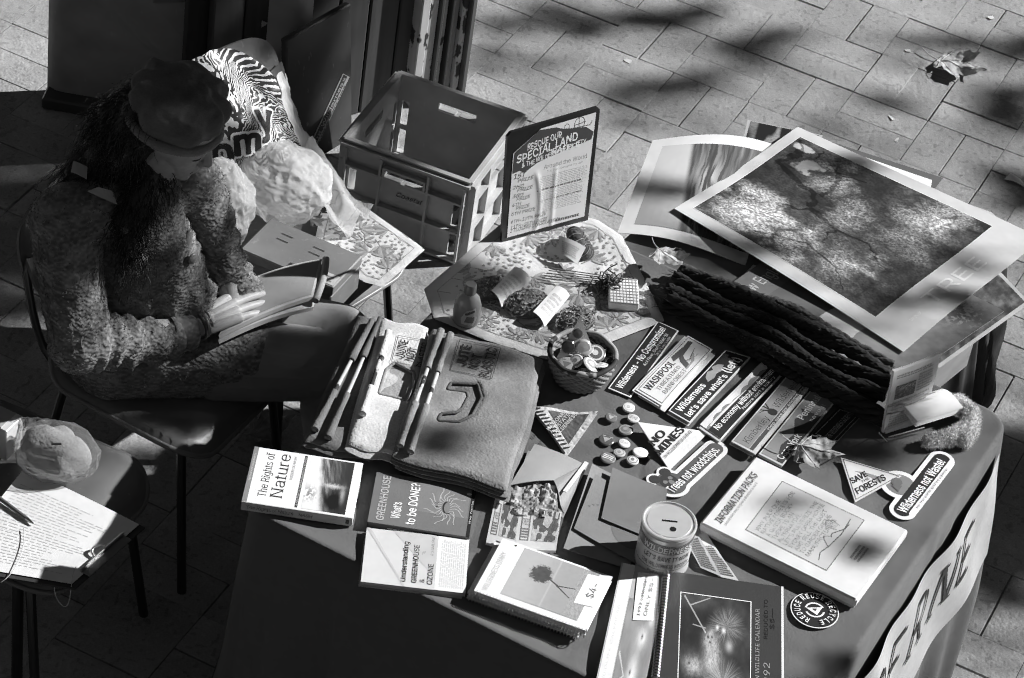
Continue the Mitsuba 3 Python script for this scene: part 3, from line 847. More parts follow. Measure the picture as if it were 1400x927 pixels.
TM = np.eye(4)
TM[:2, 0], TM[:2, 1], TM[:3, 3] = tu, tv, V(*tcen, 0)
k = obj('tablecloth', xf(cloth_over(TL, TW, 0.055, TZ - 0.001, 0.06), TM), 'cloth', 0.13, smooth=True)
labels[k] = {'label': 'dark grey cloth covering the stall table and hanging down its sides', 'category': 'tablecloth'}


def on_table(a, b, z):
    """A point from table coordinates: a along the long side, b away from the near side, both from the near left corner."""
    q = TC[0] + tu * a + tv * b
    return V(*(q if np.ndim(q) == 1 else q.T), z)


# the lettered banner hung along the right-hand end of the table
BL_ = 1.17
bt, bh = 0.695, 0.40


def banner_pt(s, q, lift=0.0):
    """s along the end of the table from its near corner, q from bottom to top; round the far corner at its end."""
    s, q = np.asarray(s, float), np.asarray(q, float)
    d = s * BL_ - 0.05
    hem = 0.10 * np.clip((s - 0.75) / 0.25, 0, 1) ** 2 - 0.12 * np.sin(s * 5.2)
    z = bt - 0.035 * np.sin(s * 3.0 + 0.3) - (bt - 0.01 - bh * 0) * 0 - (1 - q) * (bh - hem * 0.6)
    out = 0.026 + 0.030 * (1 - q) + 0.010 * np.sin(s * 15 + 2 * q) * (1 - 0.5 * q) + 0.004 * np.sin(s * 37 + 5 * q) + lift
    base = TC[1][None] + np.clip(d, -0.1, 1.165)[..., None] * tv + out[..., None] * tu
    over = np.clip(d - 1.165, 0, 1)
    base = base - over[..., None] * tu * 0.9 + over[..., None] * tv * 0.45
    return np.concatenate([base, z[..., None]], -1)


banner = thing('cloth_banner', 'white cloth banner with big dark capitals hung along the right end of the table', 'banner')
obj(f'{banner}__sheet', surf(lambda u, v: banner_pt(u.ravel(), v.ravel()).reshape(*u.shape, 3), 120, 30), 'cloth', 0.33, smooth=True)
vv, ff = [], []
for i, ch in enumerate('WILDERNE'):
    v, f, w = words_flat(ch, False, True)
    tm = trimesh.Trimesh(v, f, process=False).subdivide_to_size(0.15)
    v, f = np.array(tm.vertices), np.array(tm.faces)
    s0 = 0.155 + i * 0.095
    s = s0 + (v[:, 0] * 0.085 * min(1, 0.9 / w) + 0.012 * v[:, 1])
    q = 0.40 + 0.42 * v[:, 1]
    vv.append(banner_pt(s, q, 0.003))
    ff.append(f)
obj(f'{banner}__lettering', join(list(zip(vv, ff))), 'print', 0.03)


# ------------------------------------------------------------------ bumper stickers laid out on the cloth
ST = 'bumper stickers laid out on the dark tablecloth'


def sticker(bl, br, tr, tl, label, g, t=0.002, pile=1, curl=0.0, seed=0):
    k = thing('bumper_sticker', label, 'sticker', ST)
    bend = (lambda s, q: curl * np.sin(np.pi * s) + curl * 0.5 * np.sin(2 * np.pi * s + q)) if curl else None
    r = np.random.default_rng(seed)
    for i in range(pile - 1):
        d = V(*r.normal(0, 0.0035, 2), 0)
        lift = V(0, 0, -t * (pile - 1 - i) * 1.3)
        c = Card(*[V(*p) + d + lift for p in (bl, br, tr, tl)], t, bend)
        c.slab(f'{k}__lower_sheet', 'card', g * r.uniform(0.7, 1.0))
    c = Card(bl, br, tr, tl, t, bend)
    c.slab(f'{k}__sheet', 'card', g)
    return k, c


k, c = sticker((0.265, 4.383, 0.745), (0.353, 4.626, 0.745), (0.306, 4.647, 0.745), (0.216, 4.401, 0.745), 'black bumper sticker reading Wilderness No Compromise, beside the basket of badges', 0.75)
c.rect(0.012, 0.06, 0.988, 0.95, 0.025)
c.text('Wilderness - No Compromise!', 0.05, 0.50, 0.90, 0.30, 0.8, bold=True)
c.text('Act Now, Don’t Wait ’til', 0.42, 0.27, 0.48, 0.14, 0.7)
c.text('It’s Too Late', 0.60, 0.11, 0.28, 0.10, 0.6)
c.done(k)
k, c = sticker((0.332, 4.364, 0.753), (0.428, 4.573, 0.753), (0.373, 4.604, 0.753), (0.273, 4.399, 0.753), 'white rainforest bumper sticker on top of its pile, with a dark bird on it', 0.72, pile=4, curl=0.003, seed=3)
c.border(0.02, 0.05, 0.98, 0.95, 0.008, 0.02, 0.12)
c.text('WASHPOOL', 0.07, 0.62, 0.50, 0.24, 0.03, serif=True, bold=True)
c.text('THREATENED', 0.14, 0.38, 0.42, 0.15, 0.05, serif=True)
c.text('RAINFOREST', 0.14, 0.15, 0.42, 0.15, 0.05, serif=True)
bird = unary_union([LineString([(0.62, 0.25), (0.66, 0.55), (0.72, 0.72)]).buffer(0.035), Polygon([(0.58, 0.72), (0.72, 0.66), (0.82, 0.84), (0.62, 0.9)]), Polygon([(0.72, 0.62), (0.95, 0.7), (0.93, 0.86), (0.78, 0.82)]), LineString([(0.66, 0.45), (0.76, 0.3), (0.84, 0.28)]).buffer(0.008), LineString([(0.7, 0.35), (0.88, 0.5)]).buffer(0.008)])
c.poly(bird, 0.10, 'picture')
c.poly(LineString([(0.60, 0.22), (0.72, 0.24), (0.80, 0.42)]).buffer(0.03), 0.32, 'picture')
c.done(k)
k, c = sticker((0.393, 4.327, 0.751), (0.511, 4.569, 0.751), (0.456, 4.579, 0.751), (0.346, 4.354, 0.751), 'black bumper sticker in two lines, let’s save what’s left, in the middle of the row', 0.70, pile=3, curl=0.002, seed=5)
c.rect(0.012, 0.05, 0.988, 0.95, 0.03)
c.text('Wilderness', 0.05, 0.55, 0.42, 0.28, 0.85, bold=True)
c.text('let’s save what’s', 0.05, 0.15, 0.63, 0.26, 0.85, bold=True)
c.text('(left)', 0.72, 0.20, 0.22, 0.34, 0.85, bold=True)
c.poly([(0.52, 0.60), (0.60, 0.52), (0.66, 0.58), (0.72, 0.50), (0.80, 0.62), (0.78, 0.82), (0.72, 0.93), (0.69, 0.80), (0.64, 0.92), (0.56, 0.80)], 0.36, 'picture')
c.done(k)
k, c = sticker((0.459, 4.293, 0.752), (0.585, 4.542, 0.752), (0.544, 4.573, 0.752), (0.414, 4.325, 0.752), 'bumper sticker with a white skyline strip above black, about economy and environment', 0.74, pile=3, curl=0.003, seed=8)
c.rect(0.0, 0.0, 1.0, 0.60, 0.03)
sky_line = [(0, 0.60)] + [(x_, 0.60 + 0.13 * abs(math.sin(7 * x_)) + 0.10 * abs(math.sin(23 * x_ + 1))) for x_ in np.linspace(0, 1, 40)] + [(1, 0.60)]
c.poly(sky_line, 0.22, 'picture')
c.text('No economy without environment', 0.05, 0.29, 0.90, 0.25, 0.85, bold=True)
c.text('Nature isn’t a luxury', 0.38, 0.09, 0.50, 0.12, 0.8)
c.done(k)
k, c = sticker((0.531, 4.260, 0.755), (0.647, 4.513, 0.755), (0.596, 4.535, 0.755), (0.481, 4.286, 0.755), 'grey bumper sticker with a dark bulging tree between its two words', 0.55, pile=4, seed=9)
c.rect(0.02, 0.30, 0.98, 0.95, 0.26)
c.rect(0.02, 0.12, 0.98, 0.28, 0.08)
c.text('Kimberley', 0.06, 0.42, 0.36, 0.28, 0.03, serif=True)
c.text('Wilderness', 0.56, 0.42, 0.40, 0.28, 0.03, serif=True)
c.text('Help save our ancient land', 0.30, 0.14, 0.62, 0.11, 0.75)
c.poly(unary_union([affinity.scale(Point(0.50, 0.50).buffer(0.06), 0.65, 3.2), LineString([(0.50, 0.6), (0.46, 0.92)]).buffer(0.008), LineString([(0.5, 0.6), (0.55, 0.93)]).buffer(0.008), LineString([(0.48, 0.78), (0.42, 0.88)]).buffer(0.006), LineString([(0.51, 0.7), (0.51, 0.95)]).buffer(0.007)]), 0.03, 'picture')
c.done(k)
k, c = sticker((0.590, 4.240, 0.752), (0.704, 4.484, 0.752), (0.648, 4.504, 0.752), (0.540, 4.265, 0.752), 'grey peninsula bumper sticker lying half under the big dry leaf', 0.50, pile=3, seed=11)
c.rect(0.02, 0.05, 0.98, 0.95, 0.24)
c.poly([(0.02, 0.3), (0.2, 0.55), (0.38, 0.42), (0.55, 0.78), (0.63, 0.6), (0.7, 0.85), (0.7, 0.05), (0.02, 0.05)], 0.05, 'picture')
c.text('Cape York', 0.06, 0.14, 0.34, 0.26, 0.6, bold=True)
c.text('Peninsula', 0.58, 0.50, 0.38, 0.26, 0.62, bold=True)
c.text('save it', 0.60, 0.20, 0.25, 0.14, 0.5)
c.done(k)
k, c = sticker((0.698, 4.341, 0.7455), (0.755, 4.447, 0.7455), (0.706, 4.460, 0.7455), (0.650, 4.360, 0.7455), 'small black society label with a thin white frame, right of the big dry leaf', 0.5)
c.rect(0.0, 0.0, 1.0, 1.0, 0.02)
c.border(0.05, 0.12, 0.95, 0.9, 0.012, 0.02, 0.5)
c.text('THE WILDERNESS SOCIETY', 0.08, 0.30, 0.84, 0.24, 0.6, serif=True)
c.done(k)

# triangular signs
def triangle(a, b, c3, label, g, rim, t=0.003):
    k = thing('triangular_sign', label, 'sign')
    a, b, c3 = V(*a), V(*b), V(*c3)
    n = unit(np.cross(b - a, c3 - a))
    n = n if n[2] > 0 else -n
    v = np.vstack([a, b, c3, a - n * t, b - n * t, c3 - n * t])
    f = np.array([[0, 1, 2], [3, 5, 4], [0, 3, 4], [0, 4, 1], [1, 4, 5], [1, 5, 2], [2, 5, 3], [2, 3, 0]])
    obj(f'{k}__sheet', (v, f), 'card', g)
    if rim:
        m_ = (a + b + c3) / 3
        o, i_ = [m_ + (q - m_) * 0.93 + n * 0.0008 for q in (a, b, c3)], [m_ + (q - m_) * 0.89 + n * 0.0008 for q in (a, b, c3)]
        obj(f'{k}__border', (np.vstack([o, i_]), np.array([[0, 1, 4], [0, 4, 3], [1, 2, 5], [1, 5, 4], [2, 0, 3], [2, 3, 5]])), 'print', rim)
    return k


k = triangle((0.284, 4.291, 0.762), (0.435, 4.316, 0.745), (0.360, 4.181, 0.744), 'white triangular no mines sign lying tilted beside the loose badges', 0.70, None)
PL = lambda a, b, c3, q: V(q[0], q[1], a[2] - ((np.cross(V(*b) - V(*a), V(*c3) - V(*a))[:2] @ (V(q[0], q[1]) - V(*a[:2]))) / np.cross(V(*b) - V(*a), V(*c3) - V(*a))[2]))
tri_n = ((0.284, 4.291, 0.762), (0.435, 4.316, 0.745), (0.360, 4.181, 0.744))
c = Card(*[PL(*tri_n, q) for q in ((0.332, 4.188, 0.745), (0.414, 4.341, 0.748), (0.366, 4.379, 0.751), (0.284, 4.217, 0.755))], 0.001)
_ = ((0.332, 4.188, 0.745), (0.414, 4.341, 0.748), (0.366, 4.379, 0.751), (0.284, 4.217, 0.755), 0.001)
c.text('NO', 0.20, 0.52, 0.28, 0.28, 0.02, bold=True, slant=-0.1, lift=0.002)
c.text('MINES', 0.15, 0.12, 0.56, 0.29, 0.02, bold=True, slant=-0.1, lift=0.002)
c.text('IN WILDERNESS AREAS', 0.15, -0.10, 0.62, 0.12, 0.03, lift=0.002)
c.done(k)
k = triangle((0.712, 4.302, 0.746), (0.840, 4.276, 0.746), (0.743, 4.175, 0.746), 'white triangular save the forests sign near the right edge of the table', 0.62, 0.10)
c = Card(*[V(q[0], q[1], 0.7462) for q in ((0.735, 4.174, 0.747), (0.822, 4.261, 0.747), (0.799, 4.321, 0.747), (0.710, 4.234, 0.747))], 0.001)
c.text('SAVE', 0.20, 0.60, 0.36, 0.24, 0.02, bold=True, slant=-0.15)
c.text('THE', 0.38, 0.45, 0.18, 0.10, 0.03, slant=-0.1)
c.text('FORESTS', 0.19, 0.12, 0.68, 0.26, 0.02, bold=True, slant=-0.1)
c.done(k)


def cutout(label, name, cat, group, origin, ux, shapes, g0):
    """A die-cut sticker: shapely shapes in cm (grey, lift) in a frame at ORIGIN with reading direction UX."""
    k = thing(name, label, cat, group)
    M = frame(ux, (0, 0, 1))
    M[:3, 3] = origin
    v = shapes[0][0]
    ex = [trimesh.creation.extrude_polygon(p_, 0.12, engine='earcut') for p_ in getattr(v, 'geoms', [v])]
    mm = trimesh.util.concatenate(ex)
    mm.apply_scale(0.01)
    obj(f'{k}__sheet', xf(mm, M), 'card', g0)
    vs, fs, us = [], [], []
    for i, (p_, g) in enumerate(shapes[1:]):
        q = poly_mesh(p_)
        q = (q[0] * 0.01 + V(0, 0, 0.0012 + 0.0005 * (i + 1)), q[1])
        vs.append(xf(q, M))
        us.append(np.tile([g, 0.2], (len(q[0]), 1)))
    obj(f'{k}__print', join(vs), 'print', uv=np.concatenate(us))
    return k, M


def word_cm(s, x, y, w, h, bold=True, slant=0.0):
    v, f, width = words_flat(s, bold)
    return Vf(np.c_[x + w * v[:, 0] / width + slant * v[:, 1], y + h * v[:, 1]], f)


class Vf:
    def __init__(self, v, f):
        self.v, self.f = v, f


def put_words(k, M, items, lift=0.0042):
    vs, us = [], []
    for it, g in items:
        vs.append(xf((np.c_[it.v * 0.01, np.full(len(it.v), lift)], it.f), M))
        us.append(np.tile([g, 0.2], (len(it.v), 1)))
    obj(f'{k}__lettering', join(vs), 'print', uv=np.concatenate(us))


# capsule sticker with a round animal head
o = V(*(0.372, 4.128, 0.7435))
ux = V(*(0.482, 4.252, 0.7435)) - V(*(0.396, 4.104, 0.7435))
cap = LineString([(1.0, 0.2), (16.0, 0.2)]).buffer(2.3)
head = Point(0.8, 1.2).buffer(3.7)
ears = unary_union([Point(-0.6, 4.3).buffer(1.5), Point(2.6, 3.9).buffer(1.5)])
k, M = cutout('die-cut capsule sticker ending in a round animal head, just behind the collecting tin', 'bumper_sticker', 'sticker', ST, o, ux,
              [(unary_union([cap, head, ears]).buffer(0.25), 0), (unary_union([cap.buffer(-0.65), head.buffer(-0.55)]), 0.10), (unary_union([ears.buffer(-0.3), Point(0.9, 1.9).buffer(2.0)]), 0.045), (unary_union([Point(0.2, 2.2).buffer(0.5), Point(1.9, 2.2).buffer(0.5), affinity.scale(Point(1.1, 1.1).buffer(0.8), 0.7, 1.1)]), 0.2)], 0.72)
put_words(k, M, [(word_cm('Trees not woodchips.', -1.6, -0.9, 17.6, 2.0), 0.75)])
# long capsule sticker at the table's right edge, with a globe and a leaf
o = V(*(0.842, 4.175, 0.7435))
ux = V(*(0.941, 4.393, 0.7435)) - V(*(0.833, 4.168, 0.7435))
bar = LineString([(0.0, 0), (19.0, 0)]).buffer(2.6)
globe = Point(6.5, 3.7).buffer(4.0)
leafy_ = Polygon([(6.0, 7.4), (4.9, 11.5), (3.9, 13.2), (4.3, 9.8), (4.0, 7.0)])
k, M = cutout('die-cut capsule sticker with a globe, along the table’s right edge by the toy', 'bumper_sticker', 'sticker', ST, o, ux,
              [(unary_union([bar, globe, leafy_]).buffer(0.2), 0), (globe.buffer(-0.9), 0.20), (bar.buffer(-0.75).difference(LineString([(0, -1.9), (21, -1.9)]).buffer(0.5)), 0.02),
               (leafy_, 0.25), (unary_union([Point(6.6, 4.6).buffer(1.2), Polygon([(4.2, 3), (5, 5.2), (6.2, 3.2)])]), 0.13)], 0.76)
put_words(k, M, [(word_cm('Wilderness not Waste!', -0.9, -1.0, 19.6, 2.0), 0.85), (word_cm('for the earth and its people', 2.0, -2.35, 15.0, 0.5, False), 0.1)])
# round recycling badge
o = V(*(0.667, 3.848, 0.7435))
ux = V(*(0.705, 3.854, 0.7435)) - V(*(0.629, 3.841, 0.7435))
R_ = np.linalg.norm(ux) * 0.62 * 100
k, M = cutout('round black reduce reuse recycle sticker beside the calendar', 'round_sticker', 'sticker', None, o, ux,
              [(Point(0, 0).buffer(R_, 40), 0), (Point(0, 0).buffer(R_ * 0.955, 40), 0.02), (Point(0, 0).buffer(R_ * 0.42, 30).difference(Point(0, 0).buffer(R_ * 0.34, 30)).difference(Polygon([(-9, -0.5), (9, -0.5), (9, 0.6), (-9, 0.6)])), 0.7),
               (Polygon([(-0.36 * R_, 0.10 * R_), (0.36 * R_, 0.16 * R_), (0.04 * R_, -0.30 * R_)]), 0.75), (Polygon([(-0.12 * R_, 0.05 * R_), (0.10 * R_, 0.06 * R_), (0.0, -0.1 * R_)]), 0.05)], 0.75)
ring = []
for word, a0, a1 in (('REDUCE', 236, 150), ('REUSE', 124, 56), ('RECYCLE', 30, -76)):
    for i, ch in enumerate(word):
        v, f, w = words_flat(ch, True)
        a = math.radians(a0 + (a1 - a0) * i / (len(word) - 1))
        # the words run clockwise, feet towards the centre
        x = (v[:, 0] - w / 2) * 0.19 * R_ * (0.85 if w > 0.8 else 1)
        y = R_ * 0.62 + v[:, 1] * 0.25 * R_
        ring.append((Vf(np.c_[x * math.sin(a) + y * math.cos(a), -x * math.cos(a) + y * math.sin(a)], f), 0.8))
put_words(k, M, ring, 0.0045)

# ------------------------------------------------------------------ box of information sheets
k = thing('information_box', 'shallow pale cardboard box of information sheets on the table’s right side', 'box')
z = 0.772
q = [V(*(0.432, 4.013, 0.772)), V(*(0.526, 4.235, 0.772)), V(*(0.850, 4.093, 0.772)), V(*(0.742, 3.863, 0.772))]      # TL, TR, BR, BL of the page
cm = sum(q) / 4
m = frame(q[3] - q[0] + q[2] - q[1], (0, 0, 1))
m[:3, 3] = cm - V(0, 0, 0.0145)
Lx = (np.linalg.norm(q[3] - q[0]) + np.linalg.norm(q[2] - q[1])) / 2
Ly = (np.linalg.norm(q[1] - q[0]) + np.linalg.norm(q[2] - q[3])) / 2
obj(f'{k}__lid', xf(box(Lx, Ly, 0.022, 0.004), (lambda mm: (mm.__setitem__((slice(0, 3), 3), cm - V(0, 0, 0.011)), mm)[1])(m.copy())), 'card', 0.68)
mm = m.copy()
mm[:3, 3] = cm - V(0, 0, 0.0245)
obj(f'{k}__tray', xf(box(Lx - 0.006, Ly - 0.006, 0.010, 0.002), mm), 'card', 0.5)
c = Card(q[3], q[2], q[1], q[0], 0.001)
c.text('INFORMATION PACKS', 0.08, 0.905, 0.72, 0.045, 0.10, bold=True, slant=0.25, jitter=0.05)
c.text('please take one, or give a donation & we’ll', 0.09, 0.875, 0.62, 0.018, 0.3, slant=0.2)
c.poly([(0.155, 0.245), (0.86, 0.245), (0.86, 0.765), (0.155, 0.765)], 0.52, 'notice', lift=0.0005)
c.border(0.15, 0.24, 0.865, 0.77, 0.007, 0.005, 0.12, 'notice')
for i, (s, w) in enumerate((('WHY PULP OUR', 0.44), ('NATIVE FORESTS FOR', 0.60), ('A QUICK BUCK?', 0.46), ('THERE IS AN', 0.37), ('ALTERNATIVE.', 0.40), ('LET’S PULVERIZE THE', 0.62), ('SYDNEY OPERA HOUSE', 0.62), ('AND SELL THE DUST', 0.57), ('TO GARDEN GNOME', 0.54), ('MANUFACTURERS', 0.52))):
    c.text(s, 0.20, 0.70 - i * 0.0365, w, 0.026, 0.06, jitter=0.06)
wob = [(0.40 + 0.33 * t_ + 0.02 * math.sin(9 * t_), 0.315 + 0.02 * math.sin(5 * t_) + 0.05 * abs(math.sin(8 * t_)) * (1 - t_)) for t_ in np.linspace(0, 1, 30)]
c.poly(unary_union([LineString(wob).buffer(0.0035), LineString([(0.22, 0.315), (0.3, 0.335), (0.42, 0.315), (0.6, 0.30), (0.8, 0.31)]).buffer(0.003), LineString([(0.62, 0.34), (0.60, 0.40), (0.66, 0.42), (0.70, 0.39), (0.68, 0.34)]).buffer(0.003)]), 0.08, 'drawing')
for i in range(4):
    c.poly(LineString([(0.61 + 0.02 * i, 0.35), (0.63 + 0.018 * i, 0.41)]).buffer(0.002), 0.12, 'drawing')
c.lines(0.40, 0.12, 0.60, 0.19, 3, 0.35)
c.done(k)


# ------------------------------------------------------------------ books
def book(name, label, tl, tr, br, bl, th, cover, pages=0.62, spine=None, cat='book', mat='card'):
    """A paperback: its cover corners in picture order when the title reads upwards; returns its key and the cover Card
    with the page's own reading frame (reading direction = from bl to tl)."""
    k = thing(name, label, cat)
    tl, tr, br, bl = V(*tl), V(*tr), V(*br), V(*bl)
    ct = (tl + tr + br + bl) / 4
    ex_, ey_ = unit(tr - tl + br - bl), unit(tl - bl + tr - br)
    w, h = (np.linalg.norm(tr - tl) + np.linalg.norm(br - bl)) / 2, (np.linalg.norm(tl - bl) + np.linalg.norm(tr - br)) / 2
    m = frame(ex_, (0, 0, 1))
    for nm, zz, tt, g, dx, dy in (('cover', -0.0006, 0.0012, cover, 0, 0), ('pages', -th / 2, th - 0.003, pages, 0.004, 0.002), ('back_cover', -th + 0.0006, 0.0012, cover, 0, 0)):
        mm = m.copy()
        mm[:3, 3] = ct + V(0, 0, zz)
        obj(f'{k}__{nm}', xf(box(w - dx, h - dy, tt), mm), 'paper' if nm == 'pages' else mat, g)
    y = unit(np.cross(V(0, 0, 1), unit(ex_)))
    hx, hy = unit(ex_) * w / 2, y * h / 2
    c = Card(ct + hx - hy, ct + hx + hy, ct - hx + hy, ct - hx - hy, 0.001)
    sp = Card(ct - hx - hy - y * 0.0016 - V(0, 0, th), ct + hx - hy - y * 0.0016 - V(0, 0, th), ct + hx - hy - y * 0.0016 , ct - hx - hy - y * 0.0016, 0.0012)
    return k, c, sp


k, c, sp_ = book('nature_book', 'white paperback on the rights of nature with a waterfall photo, at the table’s near corner', (-0.474, 4.028, 0.765), (-0.251, 4.031, 0.765), (-0.251, 3.873, 0.765), (-0.466, 3.869, 0.765), 0.022, 0.80)
sp_.slab(f'{k}__spine', 'card', 0.62)
sp_.text('The Rights of Nature', 0.05, 0.3, 0.42, 0.42, 0.03, serif=True)
sp_.text('NASH', 0.52, 0.3, 0.12, 0.38, 0.05)
sp_.rect(0.94, 0.25, 0.97, 0.75, 0.1)
sp_.done(f'{k}__spine')
c.rect(0.0, 0.955, 1.0, 1.0, 0.22)
c.text('HISTORY OF OUR EARTH', 0.38, 0.968, 0.5, 0.016, 0.6)
c.text('The Rights of', 0.13, 0.80, 0.80, 0.075, 0.10, serif=True)
c.text('Nature', 0.14, 0.655, 0.80, 0.11, 0.05, serif=True)
c.text('RODERICK NASH', 0.50, 0.60, 0.42, 0.024, 0.25)
c.rect(0.03, 0.505, 0.97, 0.53, 0.05)
c.text('A HISTORY OF ENVIRONMENTAL ETHICS', 0.06, 0.51, 0.88, 0.014, 0.6)
c.photo(f'{k}__photo', 3, 0.03, 0.075, 0.97, 0.47, turn=3)
c.done(k)

k, c, sp_ = book('greenhouse_book', 'grey greenhouse paperback with a drawn smiling sun, in the front row', (-0.223, 4.021, 0.758), (-0.024, 4.023, 0.758), (-0.018, 3.880, 0.758), (-0.221, 3.876, 0.758), 0.014, 0.17)
sp_.slab(f'{k}__spine', 'card', 0.05)
sp_.lines(0.2, 0.3, 0.7, 0.7, 1, 0.5)
sp_.done(f'{k}__spine')
c.rect(0.0, 0.0, 1.0, 0.035, 0.02)
c.text('the facts', 0.25, 0.008, 0.45, 0.018, 0.6)
c.poly([(0.35, 0.62), (1.0, 0.55), (1.0, 0.05), (0.35, 0.05)], 0.20, 'panel', lift=0.0004)
c.text('GREENHOUSE', 0.06, 0.85, 0.88, 0.075, 0.45, bold=True)
c.text('What’s', 0.14, 0.70, 0.32, 0.085, 0.8, bold=True, jitter=0.05)
c.text('to be DONE?', 0.06, 0.55, 0.82, 0.085, 0.8, bold=True, jitter=0.05)
sun_rays = []
for i in range(20):
    a = i * 2 * math.pi / 20 + 0.1
    l = 0.16 + 0.05 * math.sin(i * 2.3)
    sun_rays.append(LineString([(0.50 + (0.10 + l * t_) * 1.25 * math.cos(a + 0.2 * math.sin(5 * t_)), 0.27 + (0.06 + l * t_) * math.sin(a + 0.2 * math.sin(5 * t_)) * 0.8) for t_ in np.linspace(0, 1, 7)]).buffer(0.004))
c.poly(unary_union(sun_rays), 0.42, 'drawing')
c.poly(unary_union([Point(0.50, 0.36).buffer(0.016), Point(0.57, 0.36).buffer(0.016), LineString([(0.44 + 0.12 * math.cos(t_) + 0.06, 0.25 + 0.045 * math.sin(t_)) for t_ in np.linspace(-0.4, 3.6, 14)]).buffer(0.009)]), 0.03, 'drawing')
c.poly(Point(0.83, 0.06).buffer(0.025), 0.8, 'drawing')
c.done(k)

k, c, sp_ = book('ozone_booklet', 'pale booklet about greenhouse and ozone, lowest of the small front books', (-0.216, 3.864, 0.752), (-0.016, 3.881, 0.752), (-0.012, 3.730, 0.752), (-0.214, 3.720, 0.752), 0.009, 0.60)
c.rect(0.0, 0.0, 1.0, 0.30, 0.74)
c.lines(0.06, 0.03, 0.94, 0.27, 12, 0.5, ragged=0.05)
c.poly([(1.0, 1.0), (0.0, 0.6), (0.0, 0.58), (1.0, 0.96)], 0.50, 'print')
c.poly([(1.0, 0.74), (0.2, 0.30), (0.9, 0.30), (1.0, 0.33)], 0.50, 'print')
c.text('Understanding', 0.08, 0.58, 0.74, 0.05, 0.03, bold=True)
c.text('GREENHOUSE', 0.08, 0.475, 0.70, 0.05, 0.03, bold=True)
c.text('&', 0.10, 0.40, 0.07, 0.045, 0.05)
c.text('OZONE', 0.08, 0.325, 0.38, 0.05, 0.03, bold=True)
c.text('TO', 0.62, 0.415, 0.06, 0.025, 0.1)
c.text('R S GARLAND', 0.62, 0.335, 0.34, 0.025, 0.1)
c.done(k)
# a second copy showing under it
k, c2, sp_ = book('ozone_booklet', 'second pale booklet peeping out from under the ozone booklet', (-0.222, 3.843, 0.742), (-0.018, 3.860, 0.742), (-0.019, 3.726, 0.742), (-0.213, 3.720, 0.742), 0.0028, 0.5)

# ------------------------------------------------------------------ spiral notebooks and calendars
def spiral(key, a, b, n, r, updir, g=0.6):
    """n wire rings along the edge a-b."""
    a, b = np.asarray(a, float), np.asarray(b, float)
    ax = unit(b - a)
    side = unit(np.cross(ax, updir))
    ring = []
    for i in range(n):
        c_ = a + (b - a) * (i + 0.5) / n
        ang = np.linspace(0, 2 * np.pi, 11)
        ring.append(tube(np.array([c_ + r * (np.cos(q_) * side + np.sin(q_) * updir) for q_ in ang]), 0.0011, 5, False))
    obj(key, join(ring), 'metal', g)


NB = 'spiral notebooks on the front of the table'
for zz, d, lab in ((0.757, (-0.012, 0.006), 'lower spiral notebook, its edge showing under the one with a tree photo'), (0.772, (0, 0), 'white spiral notebook with a tree standing in water on its cover')):
    tl, tr, br, bl = [V(*q_) + V(*d, zz - 0.772) for q_ in ((0.042, 3.878, 0.772), (0.264, 3.822, 0.772), (0.230, 3.666, 0.772), (0.009, 3.723, 0.772))]
    k, c, sp_ = book('spiral_notebook', lab, tl, tr, br, bl, 0.014, 0.80, 0.7, cat='notebook')
    labels[k]['group'] = NB
    spiral(f'{k}__spiral', bl + V(0, 0, -0.007), br + V(0, 0, -0.007), 34, 0.0085, V(0, 0, 1))
c.photo(f'{k}__photo', 4, 0.10, 0.105, 0.965, 0.79)
c.text('WILDERNESS DIARY', 0.06, 0.90, 0.72, 0.05, 0.55)
c.poly([(0.93, 0.86), (0.97, 0.86), (0.95, 0.885)], 0.05, 'picture')
c.poly([(0.40, 0.03), (0.94, 0.03), (0.90, 0.20), (0.36, 0.20)], 0.80, 'price_label', lift=0.0014)
c.text('$4-', 0.52, 0.07, 0.26, 0.06, 0.2, 'price_label', jitter=0.04, lift=0.0022)
c.done(k)

